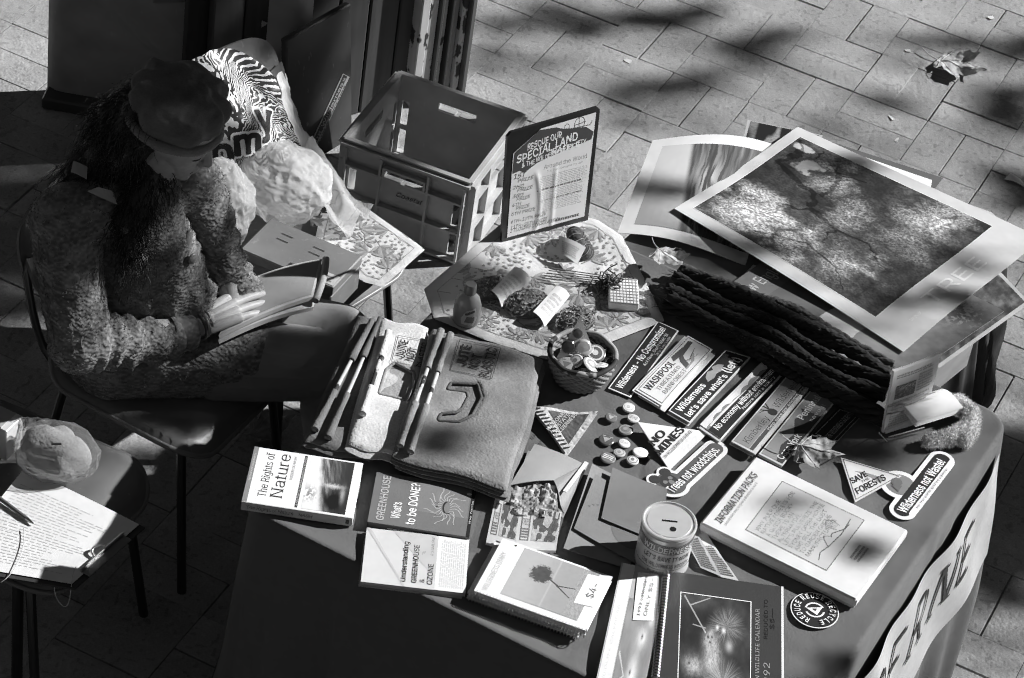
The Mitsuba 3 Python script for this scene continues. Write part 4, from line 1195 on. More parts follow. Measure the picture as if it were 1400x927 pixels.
CAL = 'wall calendars at the near edge of the table'
kd = {}
for nm, lab, q4, pic in (('back', 'calendar with pale birds and a handwritten price ticket, left of the other calendar', ((0.276, 3.880, 0.757), (0.362, 3.872, 0.757), (0.358, 3.526, 0.757), (0.261, 3.532, 0.757)), 6),
                         ('front', 'dark calendar for 1992 with small furry animals among blossom', ((0.371, 3.871, 0.762), (0.610, 3.881, 0.762), (0.604, 3.529, 0.762), (0.367, 3.523, 0.762)), 5)):
    tl, tr, br, bl = q4
    k, c, sp_ = book('wall_calendar', lab, tl, tr, br, bl, 0.010, 0.05 if pic == 5 else 0.45, 0.6, cat='calendar')
    labels[k]['group'] = CAL
    if pic == 5:
        c.photo(f'{k}__photo', 5, 0.03, 0.275, 0.84, 0.84, turn=3)
        c.border(0.02, 0.265, 0.85, 0.85, 0.006, 0.008, 0.75)
        c.text('AUSTRALIAN WILDLIFE CALENDAR', 0.0, 0.20, 0.80, 0.032, 0.40, serif=True)
        c.text('1992', 0.20, 0.115, 0.20, 0.05, 0.40, serif=True)
        c.text('REDUCED TO', 0.58, 0.13, 0.30, 0.03, 0.02, jitter=0.05)
        c.text('$5—', 0.66, 0.075, 0.16, 0.035, 0.02, jitter=0.05)
        c.rect(0.0, 0.0, 1.0, 0.02, 0.7)
        spiral(f'{k}__spiral', V(*bl) + V(0, 0, -0.004), V(*tl) + V(0, 0, -0.004), 44, 0.0075, V(0, 0, 1))
    else:
        c.photo(f'{k}__photo', 6, 0.0, 0.0, 0.74, 0.68, turn=3)
        c.rect(0.0, 0.70, 1.0, 0.97, 0.72)
        c.text('WILDLIFE CALENDAR', 0.05, 0.84, 0.62, 0.045, 0.6)
        c.poly([(0.60, 0.10), (0.965, 0.20), (0.945, 0.62), (0.57, 0.52)], 0.82, 'price_ticket', lift=0.0025)
        c.text('1992 calendars', 0.61, 0.40, 0.32, 0.055, 0.05, 'price_ticket', jitter=0.05, lift=0.0035)
        c.text('ONLY $5-', 0.62, 0.25, 0.30, 0.07, 0.2, 'price_ticket', jitter=0.05, lift=0.0035)
    c.done(k)

# ------------------------------------------------------------------ cassette-sized cards in a clear wallet, envelopes, pennant, support kit
k = thing('card_wallet', 'clear wallet of small printed cards, in the shade of the support kit', 'cards')
for i, q4 in enumerate((((0.014, 3.880, 0.75), (0.074, 3.873, 0.75), (0.069, 4.002, 0.75), (0.018, 4.009, 0.75)), ((0.071, 3.873, 0.751), (0.152, 3.888, 0.751), (0.153, 3.999, 0.751), (0.069, 4.003, 0.751)))):
    c = Card(*q4, 0.006)
    c.slab(f'{k}__card', 'card', 0.70)
    c.photo(f'{k}__photo', 7, 0.36, 0.20, 0.97, 0.96)
    c.border(0.08, 0.20, 0.30, 0.9, 0.03, 0.02, 0.2)
    c.text('TREES', 0.10, 0.55, 0.18, 0.14, 0.3)
    c.lines(0.10, 0.26, 0.28, 0.5, 4, 0.2)
    c.done(f'{k}__card' if i == 0 else f'{k}__card_001')
q = [V(*a) for a in ((0.007, 3.870, 0.756), (0.158, 3.875, 0.757), (0.159, 4.007, 0.757), (0.015, 4.008, 0.756))]
c = Card(*q, 0.0004)
obj(f'{k}__sleeve', thick(surf(lambda u, v: c.at(u, v, 0.001 + 0.002 * np.sin(5 * u) * np.sin(4 * v)), 12, 12), 12, 12, 0.0005), 'clear')

ENV = 'large envelopes and leaflets fanned out left of the tin'
for q4, lab, g, cu in ((((0.166, 3.900, 0.745), (0.301, 3.878, 0.745), (0.308, 4.120, 0.745), (0.201, 4.143, 0.745)), 'pale leaflet at the bottom of the fan beside the tin', 0.24, 0.012),
                       (((0.181, 3.953, 0.753), (0.316, 3.888, 0.75), (0.340, 4.066, 0.75), (0.209, 4.108, 0.753)), 'middle leaflet with small print, fanned out beside the tin', 0.21, 0.010),
                       (((0.232, 3.990, 0.758), (0.357, 3.956, 0.754), (0.358, 4.114, 0.754), (0.242, 4.134, 0.758)), 'blank envelope on top of the fan beside the tin', 0.165, 0.008)):
    k = thing('envelope', lab, 'envelope', ENV)
    c = Card(*q4, 0.0015, lambda s, q_, cu=cu: cu * (1 - s) ** 2 * (0.4 + q_))
    c.slab(f'{k}__sheet', 'paper', g)
    if 'middle' in lab:
        for i in range(7):
            a = 0.5 + i * 0.33
            c.poly([(0.24 + 0.2 * math.cos(a) - 0.02, 0.3 + 0.25 * math.sin(a)), (0.24 + 0.2 * math.cos(a) + 0.02, 0.3 + 0.25 * math.sin(a)), (0.24 + 0.2 * math.cos(a) + 0.015, 0.33 + 0.25 * math.sin(a))], 0.15, 'print')
        c.poly(Point(0.75, 0.45).buffer(0.30), 0.16, 'print')
        c.rect(0.42, 0.40, 0.95, 0.50, 0.40, 'print', lift=0.001)
        c.done(k)

k = thing('felt_pennant', 'triangular felt pennant with striped edge and national estate wilderness lettering', 'pennant')
tri = [V(*(0.060, 4.293, 0.752)), V(*(0.200, 4.313, 0.752)), V(*(0.148, 4.171, 0.752))]


def tri_at(a, b, lift=0.0):
    return tri[0] * (1 - a - b) + tri[1] * a + tri[2] * b + V(0, 0, lift)


def tri_mesh(shape, lift, th=None):
    q_ = poly_mesh(shape)
    m_ = trimesh.Trimesh(q_[0], q_[1], process=False).subdivide_to_size(0.12)
    v = np.array(m_.vertices)
    p_ = tri[0] * (1 - v[:, :1] - v[:, 1:2]) + tri[1] * v[:, :1] + tri[2] * v[:, 1:2]
    return p_ + V(0, 0, 1) * (lift + 0.004 * np.sin(7 * v[:, 0] + 4 * v[:, 1]))[:, None], np.array(m_.faces)


full = Polygon([(0, 0), (1, 0), (0, 1)])
obj(f'{k}__felt', join([tri_mesh(full, 0), tri_mesh(full, -0.008)]), 'wool', 0.5)
inn = Polygon([(0.22, 0.08), (0.84, 0.06), (0.16, 0.76)])
obj(f'{k}__field', tri_mesh(inn, 0.0012), 'wool', 0.10)
obj(f'{k}__edging', join([tri_mesh(Polygon([(0.015, 0.04 + i * 0.075), (0.13 + 0.03 * (i % 2), 0.02 + i * 0.072), (0.13, 0.05 + i * 0.072), (0.015, 0.075 + i * 0.075)]), 0.0016) for i in range(12)]), 'print', 0.04)
c = Card((0.119, 4.183, 0.755), (0.174, 4.306, 0.755), (0.129, 4.339, 0.755), (0.072, 4.213, 0.755), 0.001)
c.text('NATIONAL', 0.18, 0.50, 0.52, 0.15, 0.55)
c.text('ESTATE', 0.30, 0.30, 0.40, 0.15, 0.55)
c.text('WILDERNESS', 0.14, 0.10, 0.66, 0.15, 0.55)
for q_ in c.parts['lettering']:
    q_[0][:, 2] += 0.006
c.done(k)

k = thing('support_kit', 'folded paper support kit packet, open at its lower edge', 'packet')
A_, B_, C_, D_ = V(*(0.043, 4.027, 0.775)), V(*(0.128, 4.064, 0.772)), V(*(0.185, 4.130, 0.768)), V(*(0.080, 4.159, 0.775))
top = Card(A_, B_, C_, D_, 0.0015, lambda s, q_: 0.004 * np.sin(3 * s))
top.slab(f'{k}__flap', 'paper', 0.34)
c = Card((0.054, 4.045, 0.777), (0.104, 4.142, 0.777), (0.148, 4.129, 0.775), (0.098, 4.030, 0.775), 0.001)
c.text('Support', 0.10, 0.62, 0.80, 0.20, 0.05, slant=0.2, jitter=0.08, lift=0.004)
c.text('Kit', 0.34, 0.34, 0.34, 0.20, 0.05, slant=0.2, jitter=0.08, lift=0.004)
c.poly([(0.80, 0.72), (0.98, 0.66), (0.98, 0.84), (0.82, 0.9)], 0.7, 'tab', lift=0.004)
c.done(k)
under = Card(V(*(0.045, 4.002, 0.744)), V(*(0.158, 3.991, 0.744)), V(*(0.189, 4.145, 0.744)), V(*(0.069, 4.170, 0.744)), 0.002)
under.slab(f'{k}__back', 'paper', 0.28)
q = [V(*(0.128, 4.064, 0.772)), V(*(0.159, 4.002, 0.746)), V(*(0.196, 4.161, 0.748)), V(*(0.185, 4.130, 0.768))]
fl = Card(*q, 0.0015, lambda s, q_: 0.004 * np.sin(6 * s))
fl.slab(f'{k}__side', 'paper', 0.28)
obj(f'{k}__strip', beam(V(*(0.153, 4.041, 0.768)), V(*(0.189, 4.133, 0.772)), 0.008, 0.002), 'paper', 0.72)


def crumple(bl, br, tr, tl, amp, n=26, seed=0, freq=40):
    c_ = Card(bl, br, tr, tl)
    def fn(u, v):
        p_ = c_.at(u, v)
        h = amp * (np.abs(meshkit.fbm(p_ * freq, 3, seed) - 0.5) * 4 - 0.4)
        return p_ + c_.n * h[..., None]
    return thick(surf(fn, n, n), n, n, 0.0008)


obj(f'{k}__contents', crumple((0.052, 3.968, 0.748), (0.151, 3.977, 0.748), (0.134, 4.058, 0.768), (0.047, 4.033, 0.768), 0.012, seed=2, freq=60), 'leaf', 0.34)

# ------------------------------------------------------------------ ribbons beside the tin
k = thing('printed_ribbon', 'two printed paper ribbons fanned out right of the collecting tin', 'ribbon')
for q4, g in ((((0.474, 3.898, 0.744), (0.515, 3.895, 0.744), (0.420, 4.036, 0.746), (0.403, 4.017, 0.746)), 0.5), (((0.438, 3.912, 0.746), (0.480, 3.897, 0.746), (0.397, 4.058, 0.75), (0.379, 4.016, 0.75)), 0.42)):
    c = Card(*q4, 0.001, lambda s, q_: 0.004 * np.sin(4 * q_))
    kk = c.slab(f'{k}__strip', 'paper', g)
    c.lines(0.1, 0.05, 0.9, 0.6, 14, 0.12, fill=0.7)
    c.poly(Point(0.5, 0.75).buffer(0.12), 0.15, 'print')
    c.done(kk)
c = Card((0.453, 3.916, 0.748), (0.488, 3.934, 0.748), (0.443, 4.011, 0.749), (0.415, 3.989, 0.749), 0.001)
c.slab(f'{k}__label', 'paper', 0.66)

# ------------------------------------------------------------------ raffle board
rb, rr = V(*(-0.057, 4.829, 0.743)), V(*(0.126, 4.959, 0.743))
rd = unit(rr - rb)
rn = V(rd[1], -rd[0], 0)
lean = unit(V(0, 0, 1) - rn * 0.13)
H_ = 0.295
k = thing('raffle_board', 'black board holding a raffle sheet with prizes listed, propped up on the tea towel', 'board')
rnn = unit(np.cross(rd, lean))
tl_, tr_ = rb + lean * (H_ - 0.01) - rd * 0.004, rr + lean * H_ + rd * 0.006
rc = Card(rb, rr, tr_, tl_, 0.008)
pg = Polygon([(0.0, 0.02), (0.02, 0.0), (0.98, 0), (1, 0.02), (1, 0.975), (0.97, 1.0), (0.04, 0.99), (0, 0.96)])
ex_ = trimesh.creation.extrude_polygon(pg, 0.008, engine='earcut')
vv = np.array(ex_.vertices)
obj(f'{k}__board', (rc.at(vv[:, 0], vv[:, 1]) + rc.n * (vv[:, 2] - 0.008)[:, None], np.array(ex_.faces)), 'gloss', 0.02)
sheet = Polygon([(0.055, 0.045), (0.945, 0.06), (0.955, 0.965), (0.36, 0.955), (0.07, 0.80)])
wrinkle = lambda s, q_: 0.0012 + (0.0022 * np.exp(-((s - 0.36 - 0.05 * np.sin(6 * q_)) / 0.03) ** 2) + 0.0016 * np.exp(-((s - 0.56) / 0.025) ** 2)) * np.clip((0.60 - q_) / 0.08, 0, 1)
rc.curl = wrinkle
q_ = poly_mesh(sheet)
m_ = trimesh.Trimesh(*q_, process=False).subdivide_to_size(0.03)
obj(f'{k}__raffle_sheet', (rc.at(np.array(m_.vertices)[:, 0], np.array(m_.vertices)[:, 1], 0.0004), np.array(m_.faces)), 'card', 0.66)
ban = Polygon([(0.07, 0.62), (0.08, 0.80), (0.34, 0.945), (0.52, 0.93), (0.60, 0.90), (0.86, 0.86), (0.95, 0.80), (0.93, 0.74), (0.60, 0.70), (0.34, 0.66), (0.20, 0.60), (0.15, 0.63)])
rc.poly(ban, 0.05, 'banner_print', lift=0.0010)
for s, x_, y_, w, h, sl in (('RESCUE OUR', 0.22, 0.83, 0.37, 0.055, -0.0), ('SPECIAL LAND', 0.11, 0.735, 0.66, 0.07, 0.0), ('& THE WILDERNESS SOCIETY', 0.17, 0.685, 0.70, 0.04, 0.0), ):
    if h:
        v, f, wd = words_flat(s, True)
        a = v[:, 0] / wd
        rise = 0.075 * a * (1 if 'RESCUE' not in s else 0.5)
        rc.put('lettering', np.c_[x_ + w * a, y_ - 0.035 + h * v[:, 1] + rise + 0.006 * np.sin(a * 30)], f, 0.7, 0.0018)
rc.text('RAFFLE', 0.50, 0.705, 0.30, 0.045, 0.7, bold=True, jitter=0.05, lift=0.0018)
rc.poly(unary_union([Point(0.78, 0.905).buffer(0.06).difference(Point(0.78, 0.905).buffer(0.052)), LineString([(0.72, 0.90), (0.84, 0.91)]).buffer(0.004), LineString([(0.78, 0.85), (0.77, 0.96)]).buffer(0.004), Point(0.64, 0.905).buffer(0.03).difference(Point(0.64, 0.905).buffer(0.024)), LineString([(0.68, 0.88), (0.9, 0.87), (0.92, 0.9)]).buffer(0.004)]), 0.1, 'drawing')
for i, (s, w) in enumerate((('1ST', 0.13), ('PRIZE', 0.17), ('2ND', 0.12), ('PRIZE', 0.17), ('3RD', 0.12), ('PRIZE', 0.15), ('4TH', 0.10), ('PRIZE', 0.15), ('5TH PRIZE', 0.27), ('6TH-10TH PRIZE', 0.40), ('11TH-20TH PRIZE', 0.42), ('2 CLOSING CONSOLATION', 0.56))):
    y_ = (0.565, 0.525, 0.475, 0.44, 0.395, 0.36, 0.315, 0.28, 0.235, 0.165, 0.115, 0.085)[i]
    rc.text(s, 0.085 + (0.05 if s == 'PRIZE' else 0), y_, w, 0.030 if i else 0.045, 0.08, bold=True, jitter=0.08, slant=0.2)
rc.text('Around the World', 0.42, 0.585, 0.48, 0.038, 0.12)
rc.text('for two people by air', 0.46, 0.55, 0.40, 0.02, 0.25)
rc.lines(0.38, 0.20, 0.92, 0.53, 22, 0.30, fill=0.4)
rc.lines(0.36, 0.40, 0.92, 0.412, 1, 0.08, fill=0.9)
rc.lines(0.42, 0.30, 0.92, 0.312, 1, 0.08, fill=0.9)
rc.text('LOT', 0.52, 0.085, 0.06, 0.02, 0.15)
rc.lines(0.60, 0.08, 0.90, 0.105, 1, 0.08, fill=0.9)
rc.done(k)
obj(f'{k}__strut', beam(rb + rd * 0.11 + lean * 0.22 - rnn * 0.012, rb + rd * 0.11 - rn * 0.17 + V(0, 0, 0.006), 0.02, 0.004), 'gloss', 0.03)


# ------------------------------------------------------------------ soft flat things: meshes filled from an outline
from scipy.spatial import Delaunay
import shapely


def fill(poly, step):
    """Triangulated interior of a polygon with an even grid inside it; returns 2-D points, faces, number of rim points first."""
    ln = poly.exterior
    n = max(12, int(ln.length / step))
    rim = np.array([ln.interpolate(q, normalized=True).coords[0] for q in np.linspace(0, 1, n, endpoint=False)])
    holes = [np.array([h.interpolate(q, normalized=True).coords[0] for q in np.linspace(0, 1, max(8, int(h.length / step)), endpoint=False)]) for h in poly.interiors]
    x0, y0, x1, y1 = poly.bounds
    gx, gy = np.meshgrid(np.arange(x0, x1, step), np.arange(y0, y1, step * 0.87))
    gx[1::2] += step / 2
    g = np.c_[gx.ravel(), gy.ravel()]
    pts = shapely.points(g)
    keep = shapely.contains(poly, pts)
    keep[keep] &= shapely.distance(shapely.boundary(poly), pts[keep]) > step * 0.45
    g = g[keep]
    p_ = np.vstack([rim] + holes + [g])
    f = Delaunay(p_).simplices
    cen_ = shapely.points(p_[f].mean(1))
    f = f[shapely.contains(poly.buffer(1e-9), cen_)]
    a, b, c_ = p_[f[:, 0]], p_[f[:, 1]], p_[f[:, 2]]
    cr_ = (b - a)[:, 0] * (c_ - a)[:, 1] - (b - a)[:, 1] * (c_ - a)[:, 0]
    f[cr_ < 0] = f[cr_ < 0][:, ::-1]
    return p_, f, [n] + [len(h) for h in holes]


def pad(poly, z0, thick_, edge, step, amp=0.0, freq=20, seed=0, lift=None):
    """A soft slab: domed towards its middle, its rim falling to z0."""
    p_, f, rims = fill(poly, step)
    d = shapely.distance(shapely.boundary(poly), shapely.points(p_))
    h = z0 + thick_ * (0.25 + 0.75 * (1 - np.exp(-d / edge)))
    if amp:
        h = h + amp * (meshkit.fbm(np.c_[p_ * freq, np.zeros(len(p_))], 3, seed) - 0.5) * 2 * np.clip(d / edge, 0.2, 1)
    if lift is not None:
        h = h + lift(p_[:, 0], p_[:, 1])
    v = np.c_[p_, h]
    vs, fs, start = [v], [f], 0
    n = len(v)
    for r in rims:
        i = np.arange(start, start + r)
        low = v[i].copy()
        low[:, 2] = z0 + (lift(low[:, 0], low[:, 1]) if lift is not None else 0)
        vs.append(low)
        j = np.arange(n, n + r)
        q = np.stack([i, j, np.roll(j, -1), np.roll(i, -1)], 1)
        fs.append(np.vstack([q[:, [0, 1, 2]], q[:, [0, 2, 3]]]))
        n += r
        start += r
    return np.vstack(vs), np.vstack(fs)


def P2(*pts):
    return Polygon([(p_[0], p_[1]) for p_ in pts])


# ------------------------------------------------------------------ floral tea towels
def motif(kind, x, y, r, a):
    """Shapely pieces of a printed flower, leaf spray or berries round (x, y)."""
    out = []
    if kind == 0:
        for ring, n, g, k in ((1.0, 9, 0.22, 0.34), (0.68, 7, 0.38, 0.3), (0.4, 5, 0.16, 0.2)):
            for i in range(n):
                b = a + i * 2 * math.pi / n + ring
                e = affinity.rotate(affinity.scale(Point(0, 0).buffer(1, 8), r * k * 0.95, r * k * 0.42), math.degrees(b))
                e = affinity.translate(e, x + r * ring * 0.72 * math.cos(b), y + r * ring * 0.72 * math.sin(b))
                out.append((e.difference(affinity.scale(e, 0.55, 0.55)) if ring == 1.0 and i % 2 else e, g))
    elif kind == 1:
        for i in range(7):
            b = a + (i - 3) * 0.38
            l = r * (1.5 - 0.12 * abs(i - 3))
            e = affinity.scale(Point(0, 0).buffer(1, 8), l * 0.5, l * 0.13)
            e = affinity.translate(affinity.rotate(e, math.degrees(b)), x + l * 0.6 * math.cos(b), y + l * 0.6 * math.sin(b))
            out.append((e, 0.20 if i % 2 else 0.33))
        out.append((LineString([(x - r * math.cos(a), y - r * math.sin(a)), (x + r * math.cos(a), y + r * math.sin(a))]).buffer(r * 0.04), 0.2))
    else:
        for i in range(9):
            b, q = a + i * 2.4, r * 0.25 * math.sqrt(i + 0.5)
            out.append((Point(x + q * math.cos(b) * 1.5, y + q * math.sin(b) * 1.5).buffer(r * 0.14, 6), 0.24 if i % 3 else 0.4))
    return out


def tea_towel(name, label, poly, z0, lift, hem, seed, clip=None):
    r_ = np.random.default_rng(seed)
    k = thing(name, label, 'tea towel')
    zf = lambda x, y: lift(x, y) + 0.0022 * (meshkit.fbm(np.c_[x * 30, y * 30, x * 0], 3, seed) - 0.5) * 2
    obj(f'{k}__cloth', pad(poly, z0, 0.003, 0.004, 0.006, lift=zf), 'cloth', 0.56, smooth=True)
    inner = poly.buffer(-hem)
    x0, y0, x1, y1 = inner.bounds
    pieces, spots = [], []
    for t_ in range(600):
        x, y = r_.uniform(x0, x1), r_.uniform(y0, y1)
        kind = int(r_.integers(0, 3))
        r = (0.030, 0.026, 0.024)[kind]
        if inner.contains(Point(x, y)) and all((x - a) ** 2 + (y - b) ** 2 > (0.62 * (r + c_)) ** 2 for a, b, c_ in spots):
            spots.append((x, y, r))
            pieces += motif(kind, x, y, r, r_.uniform(0, 6.28))
    vs, us = [], []
    for e, g in pieces:
        e = e.intersection(inner)
        if e.is_empty or e.area < 1e-6:
            continue
        m_ = poly_mesh(e)
        v = m_[0].copy()
        v[:, 2] = z0 + 0.0046 + zf(v[:, 0], v[:, 1])
        vs.append((v, m_[1]))
        us.append(np.tile([g, 0.4], (len(v), 1)))
    ln = inner.boundary.buffer(0.0008)
    m_ = poly_mesh(ln)
    m_ = trimesh.Trimesh(*m_, process=False).subdivide_to_size(0.03)
    v = np.array(m_.vertices)
    v[:, 2] = z0 + 0.0044 + zf(v[:, 0], v[:, 1])
    vs.append((v, np.array(m_.faces)))
    us.append(np.tile([0.3, 0.4], (len(v), 1)))
    kk = obj(f'{k}__floral_print', join(vs), 'print', uv=np.concatenate(us))
    labels[kk] = {'kind': 'stuff'}
    return k


flat = lambda x, y: 0 * x
towel = P2((-0.205, 4.628, 0.742), (-0.172, 4.536, 0.742), (-0.061, 4.495, 0.742), (0.079, 4.462, 0.742), (0.203, 4.547, 0.742), (0.320, 4.654, 0.742), (0.279, 4.756, 0.742), (0.206, 4.927, 0.742), (0.149, 4.969, 0.742), (0.026, 4.982, 0.742), (-0.059, 4.913, 0.742))
tea_towel('tea_towel', 'floral tea towel spread on the table under the bottle and packets', towel, TZ + 0.001, flat, 0.026, 4)
seat_towel = P2((-0.450, 5.278, 0.47), (-0.237, 5.113, 0.465), (-0.315, 4.948, 0.465), (-0.365, 4.960, 0.465), (-0.495, 5.069, 0.47), (-0.498, 5.197, 0.47))
tea_towel('tea_towel', 'floral tea towel lying on the chair seat beside the cash box', seat_towel, 0.464, flat, 0.02, 9)

# ------------------------------------------------------------------ jute bags
JB = 'jute carrier bags laid on the left of the table'
JZ = 0.744


def jute_bag(label, quad, z, th, g, hole, sticks, words, seed, lower=1):
    k = thing('jute_bag', label, 'bag', JB)
    q = [V(*a) for a in quad]            # TL, TR, BR, BL in the picture
    fr = Card(q[3], q[2], q[1], q[0])
    P = lambda s, t_: tuple(fr.at(s, t_)[:2])
    rim = [(s_, 0.0) for s_ in np.linspace(0, 1, 9)] + [(1.0, t_) for t_ in np.linspace(0, 1, 9)[1:]] + [(s_, 1.0) for s_ in np.linspace(1, 0, 9)[1:]] + [(0.0, t_) for t_ in np.linspace(1, 0, 9)[1:-1]]
    r_ = np.random.default_rng(seed)
    rim = [(a + 0.012 * math.sin(9 * b + seed), b + 0.012 * math.sin(8 * a + seed)) for a, b in rim]
    poly = Polygon([P(a, b) for a, b in rim]).buffer(0.006).buffer(-0.004)
    for i in range(lower):
        lo = affinity.translate(poly.buffer(0.004 * (i % 2)), *(r_.normal(0, 0.004, 2)))
        obj(f'{k}__lower_fold', pad(lo, z + i * th / (lower + 1), th / (lower + 1) * 0.95, 0.006, 0.012, 0.0015, 25, seed + i), 'jute', g * 0.85, smooth=35)
    cut = Polygon([P(a, b) for a, b in hole]).buffer(0.004)
    body = poly.difference(cut)
    zt = z + th * lower / (lower + 1)
    obj(f'{k}__body', pad(body, zt, th / (lower + 1) * 1.25, 0.0045, 0.0055, 0.0035, 11, seed + 7), 'jute', g, smooth=40)
    zs = zt + th / (lower + 1) * 1.25
    # dark inside of the handle opening and the cloth strap crossing it
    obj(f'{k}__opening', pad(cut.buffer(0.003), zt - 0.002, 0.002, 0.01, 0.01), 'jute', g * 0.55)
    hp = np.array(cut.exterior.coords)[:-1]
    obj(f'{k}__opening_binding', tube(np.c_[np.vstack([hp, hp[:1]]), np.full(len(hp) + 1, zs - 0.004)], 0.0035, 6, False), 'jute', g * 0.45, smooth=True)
    for (s0, t0), (s1, t1), a0, a1 in sticks:
        A = np.r_[P(s0, t0), zs + 0.010]
        B = np.r_[P(s1, t1), zs + 0.010]
        at_ = lambda x: A + (B - A) * x
        obj(f'{k}__dowel', tube([at_(a0 - 0.05), at_(a1 + 0.05)], 0.0042, 12), 'wood', 0.50, smooth=40)
        for lo_, hi_ in ((0.0, a0), (a1, 1.0)):
            if hi_ - lo_ > 0.05:
                pts = np.array([at_(x) for x in np.linspace(lo_, hi_, 9)])
                rad = 0.0072 + 0.0012 * np.sin(np.linspace(0, 5, 9) + seed)
                obj(f'{k}__sleeve', wobble(tube(pts, rad, 14), 0.0015, 60, seed), 'jute', g * 0.95, smooth=True)
    if words:
        (x0, y0), sc = words
        ux = unit(q[0] - q[3])
        M = frame(ux, (0, 0, 1))
        M[:3, 3] = np.r_[P(x0, y0), zs + 0.0035]
        vs = []
        for s_, xx, yy, w_ in (('JUTE', 0.0, 0.0, 0.072), ('NOT', 0.0, -0.028, 0.048), ('PLASTIC', -0.018, -0.056, 0.098)):
            v, f, wd = words_flat(s_, True)
            vs.append(xf((np.c_[xx + w_ * sc * v[:, 0] / wd, yy * sc + 0.021 * sc * v[:, 1], v[:, 2]], f), M))
        for a, b in (((-0.022, -0.062), (0.085, -0.062)), ((0.085, -0.062), (0.085, 0.03)), ((0.085, 0.03), (-0.022, 0.03)), ((-0.022, 0.03), (-0.022, -0.062))):
            m_ = poly_mesh(LineString([V(*a) * sc, V(*b) * sc]).buffer(0.0007))
            vs.append(xf(m_, M))
        obj(f'{k}__lettering', join(vs), 'print', 0.05)
    return k


jute_bag('dark jute bag, undermost and leftmost of the three, with two wooden handle sticks', ((-0.328, 4.479, 0.76), (-0.218, 4.478, 0.76), (-0.244, 4.063, 0.76), (-0.378, 4.070, 0.76)), JZ, 0.020, 0.17,
         ((0.62, 0.30), (0.92, 0.30), (0.95, 0.62), (0.70, 0.64)), (((0.10, 0.06), (0.30, 0.95), 0.34, 0.62), ((0.34, 0.02), (0.44, 0.97), 0.36, 0.66)), None, 1, 2)
jute_bag('pale jute bag, middle one of the three, bright in the sun', ((-0.277, 4.465, 0.782), (-0.178, 4.462, 0.782), (-0.184, 4.054, 0.782), (-0.288, 4.064, 0.782)), JZ + 0.018, 0.020, 0.60,
         ((0.36, 0.42), (0.88, 0.42), (0.95, 0.52), (0.88, 0.62), (0.50, 0.66), (0.38, 0.60)), (((0.12, 0.20), (0.22, 0.86), 0.32, 0.68),), ((0.66, 0.70), 0.8), 2, 2)
jute_bag('large brown jute bag on top, stamped jute not plastic, with a D-shaped handle opening', ((-0.165, 4.447, 0.795), (0.072, 4.411, 0.795), (0.037, 4.002, 0.795), (-0.196, 4.041, 0.795)), JZ + 0.022, 0.026, 0.24,
         ((0.29, 0.34), (0.44, 0.37), (0.53, 0.44), (0.56, 0.58), (0.50, 0.66), (0.30, 0.62), (0.29, 0.58), (0.45, 0.60), (0.48, 0.56), (0.46, 0.46), (0.42, 0.42), (0.30, 0.38)), (((0.04, 0.04), (0.07, 0.96), 0.36, 0.66), ((0.14, 0.02), (0.16, 0.95), 0.38, 0.66)), ((0.37, 0.76), 0.95), 3, 3)

# ------------------------------------------------------------------ basket of badges, loose badges
o = V(*(0.151, 4.423, 0.742))
k = thing('badge_basket', 'small round wicker basket filled with badges near the middle of the table', 'basket')
strands = []
for i in range(9):
    z = 0.004 + i * 0.0072
    r = 0.050 + 0.019 * math.sin(i / 8 * 1.45)
    a = np.linspace(0, 2 * np.pi, 97)
    rr_ = r + 0.0022 * np.sin(a * 24 + i * np.pi)
    strands.append(tube(np.c_[rr_ * np.cos(a), rr_ * np.sin(a), np.full(97, z)] + o, 0.0042, 6, False))
obj(f'{k}__weave', join(strands), 'wood', 0.24, smooth=True)
a = np.linspace(0, 2 * np.pi, 61)
obj(f'{k}__rim', tube(np.c_[0.070 * np.cos(a), 0.070 * np.sin(a), 0.069 + 0.002 * np.sin(7 * a)] + o, 0.0055, 8, False), 'wood', 0.34, smooth=True)
obj(f'{k}__base', placed(lathe(((0.0, 0.004), (0.05, 0.004), (0.062, 0.03), (0.066, 0.062)), 32), o), 'wood', 0.10, smooth=True)


def badge(name, label, pos, r, nrm, g, ring, group, kind=0):
    k = thing(name, label, 'badge', group)
    M = frame(unit(np.cross(nrm, V(0.3, 1, 0.1))), nrm)
    M[:3, 3] = pos
    prof = ((0, 0.0036), (r * 0.5, 0.0034), (r * 0.88, 0.0026), (r, 0.001), (r * 0.98, -0.001), (r * 0.8, -0.0012), (0, -0.0012))
    obj(f'{k}__face', xf(lathe(prof, 26), M), 'gloss', g, smooth=30)
    parts = []
    if kind == 0:
        parts = [(Point(0, 0).buffer(r * 0.8, 14).difference(Point(0, 0).buffer(r * 0.64, 14)), ring), (Point(r * 0.05, 0).buffer(r * 0.3, 8), ring)]
    elif kind == 1:
        parts = [(Polygon([(-r * 0.5, -r * 0.3), (r * 0.5, -r * 0.2), (0, r * 0.6)]), ring), (LineString([(-r * 0.6, -r * 0.5), (r * 0.6, -r * 0.45)]).buffer(r * 0.07), ring)]
    else:
        parts = [(LineString([(-r * 0.6, q), (r * 0.6, q)]).buffer(r * 0.08), ring) for q in (-r * 0.3, 0, r * 0.3)]
    vs, us = [], []
    for e, gg in parts:
        m_ = poly_mesh(e)
        v = m_[0].copy()
        v[:, 2] = 0.0041 - 0.0014 * (np.hypot(v[:, 0], v[:, 1]) / r) ** 2.2
        vs.append(xf((v, m_[1]), M))
        us.append(np.tile([gg, 0.1], (len(v), 1)))
    obj(f'{k}__print', join(vs), 'print', uv=np.concatenate(us))


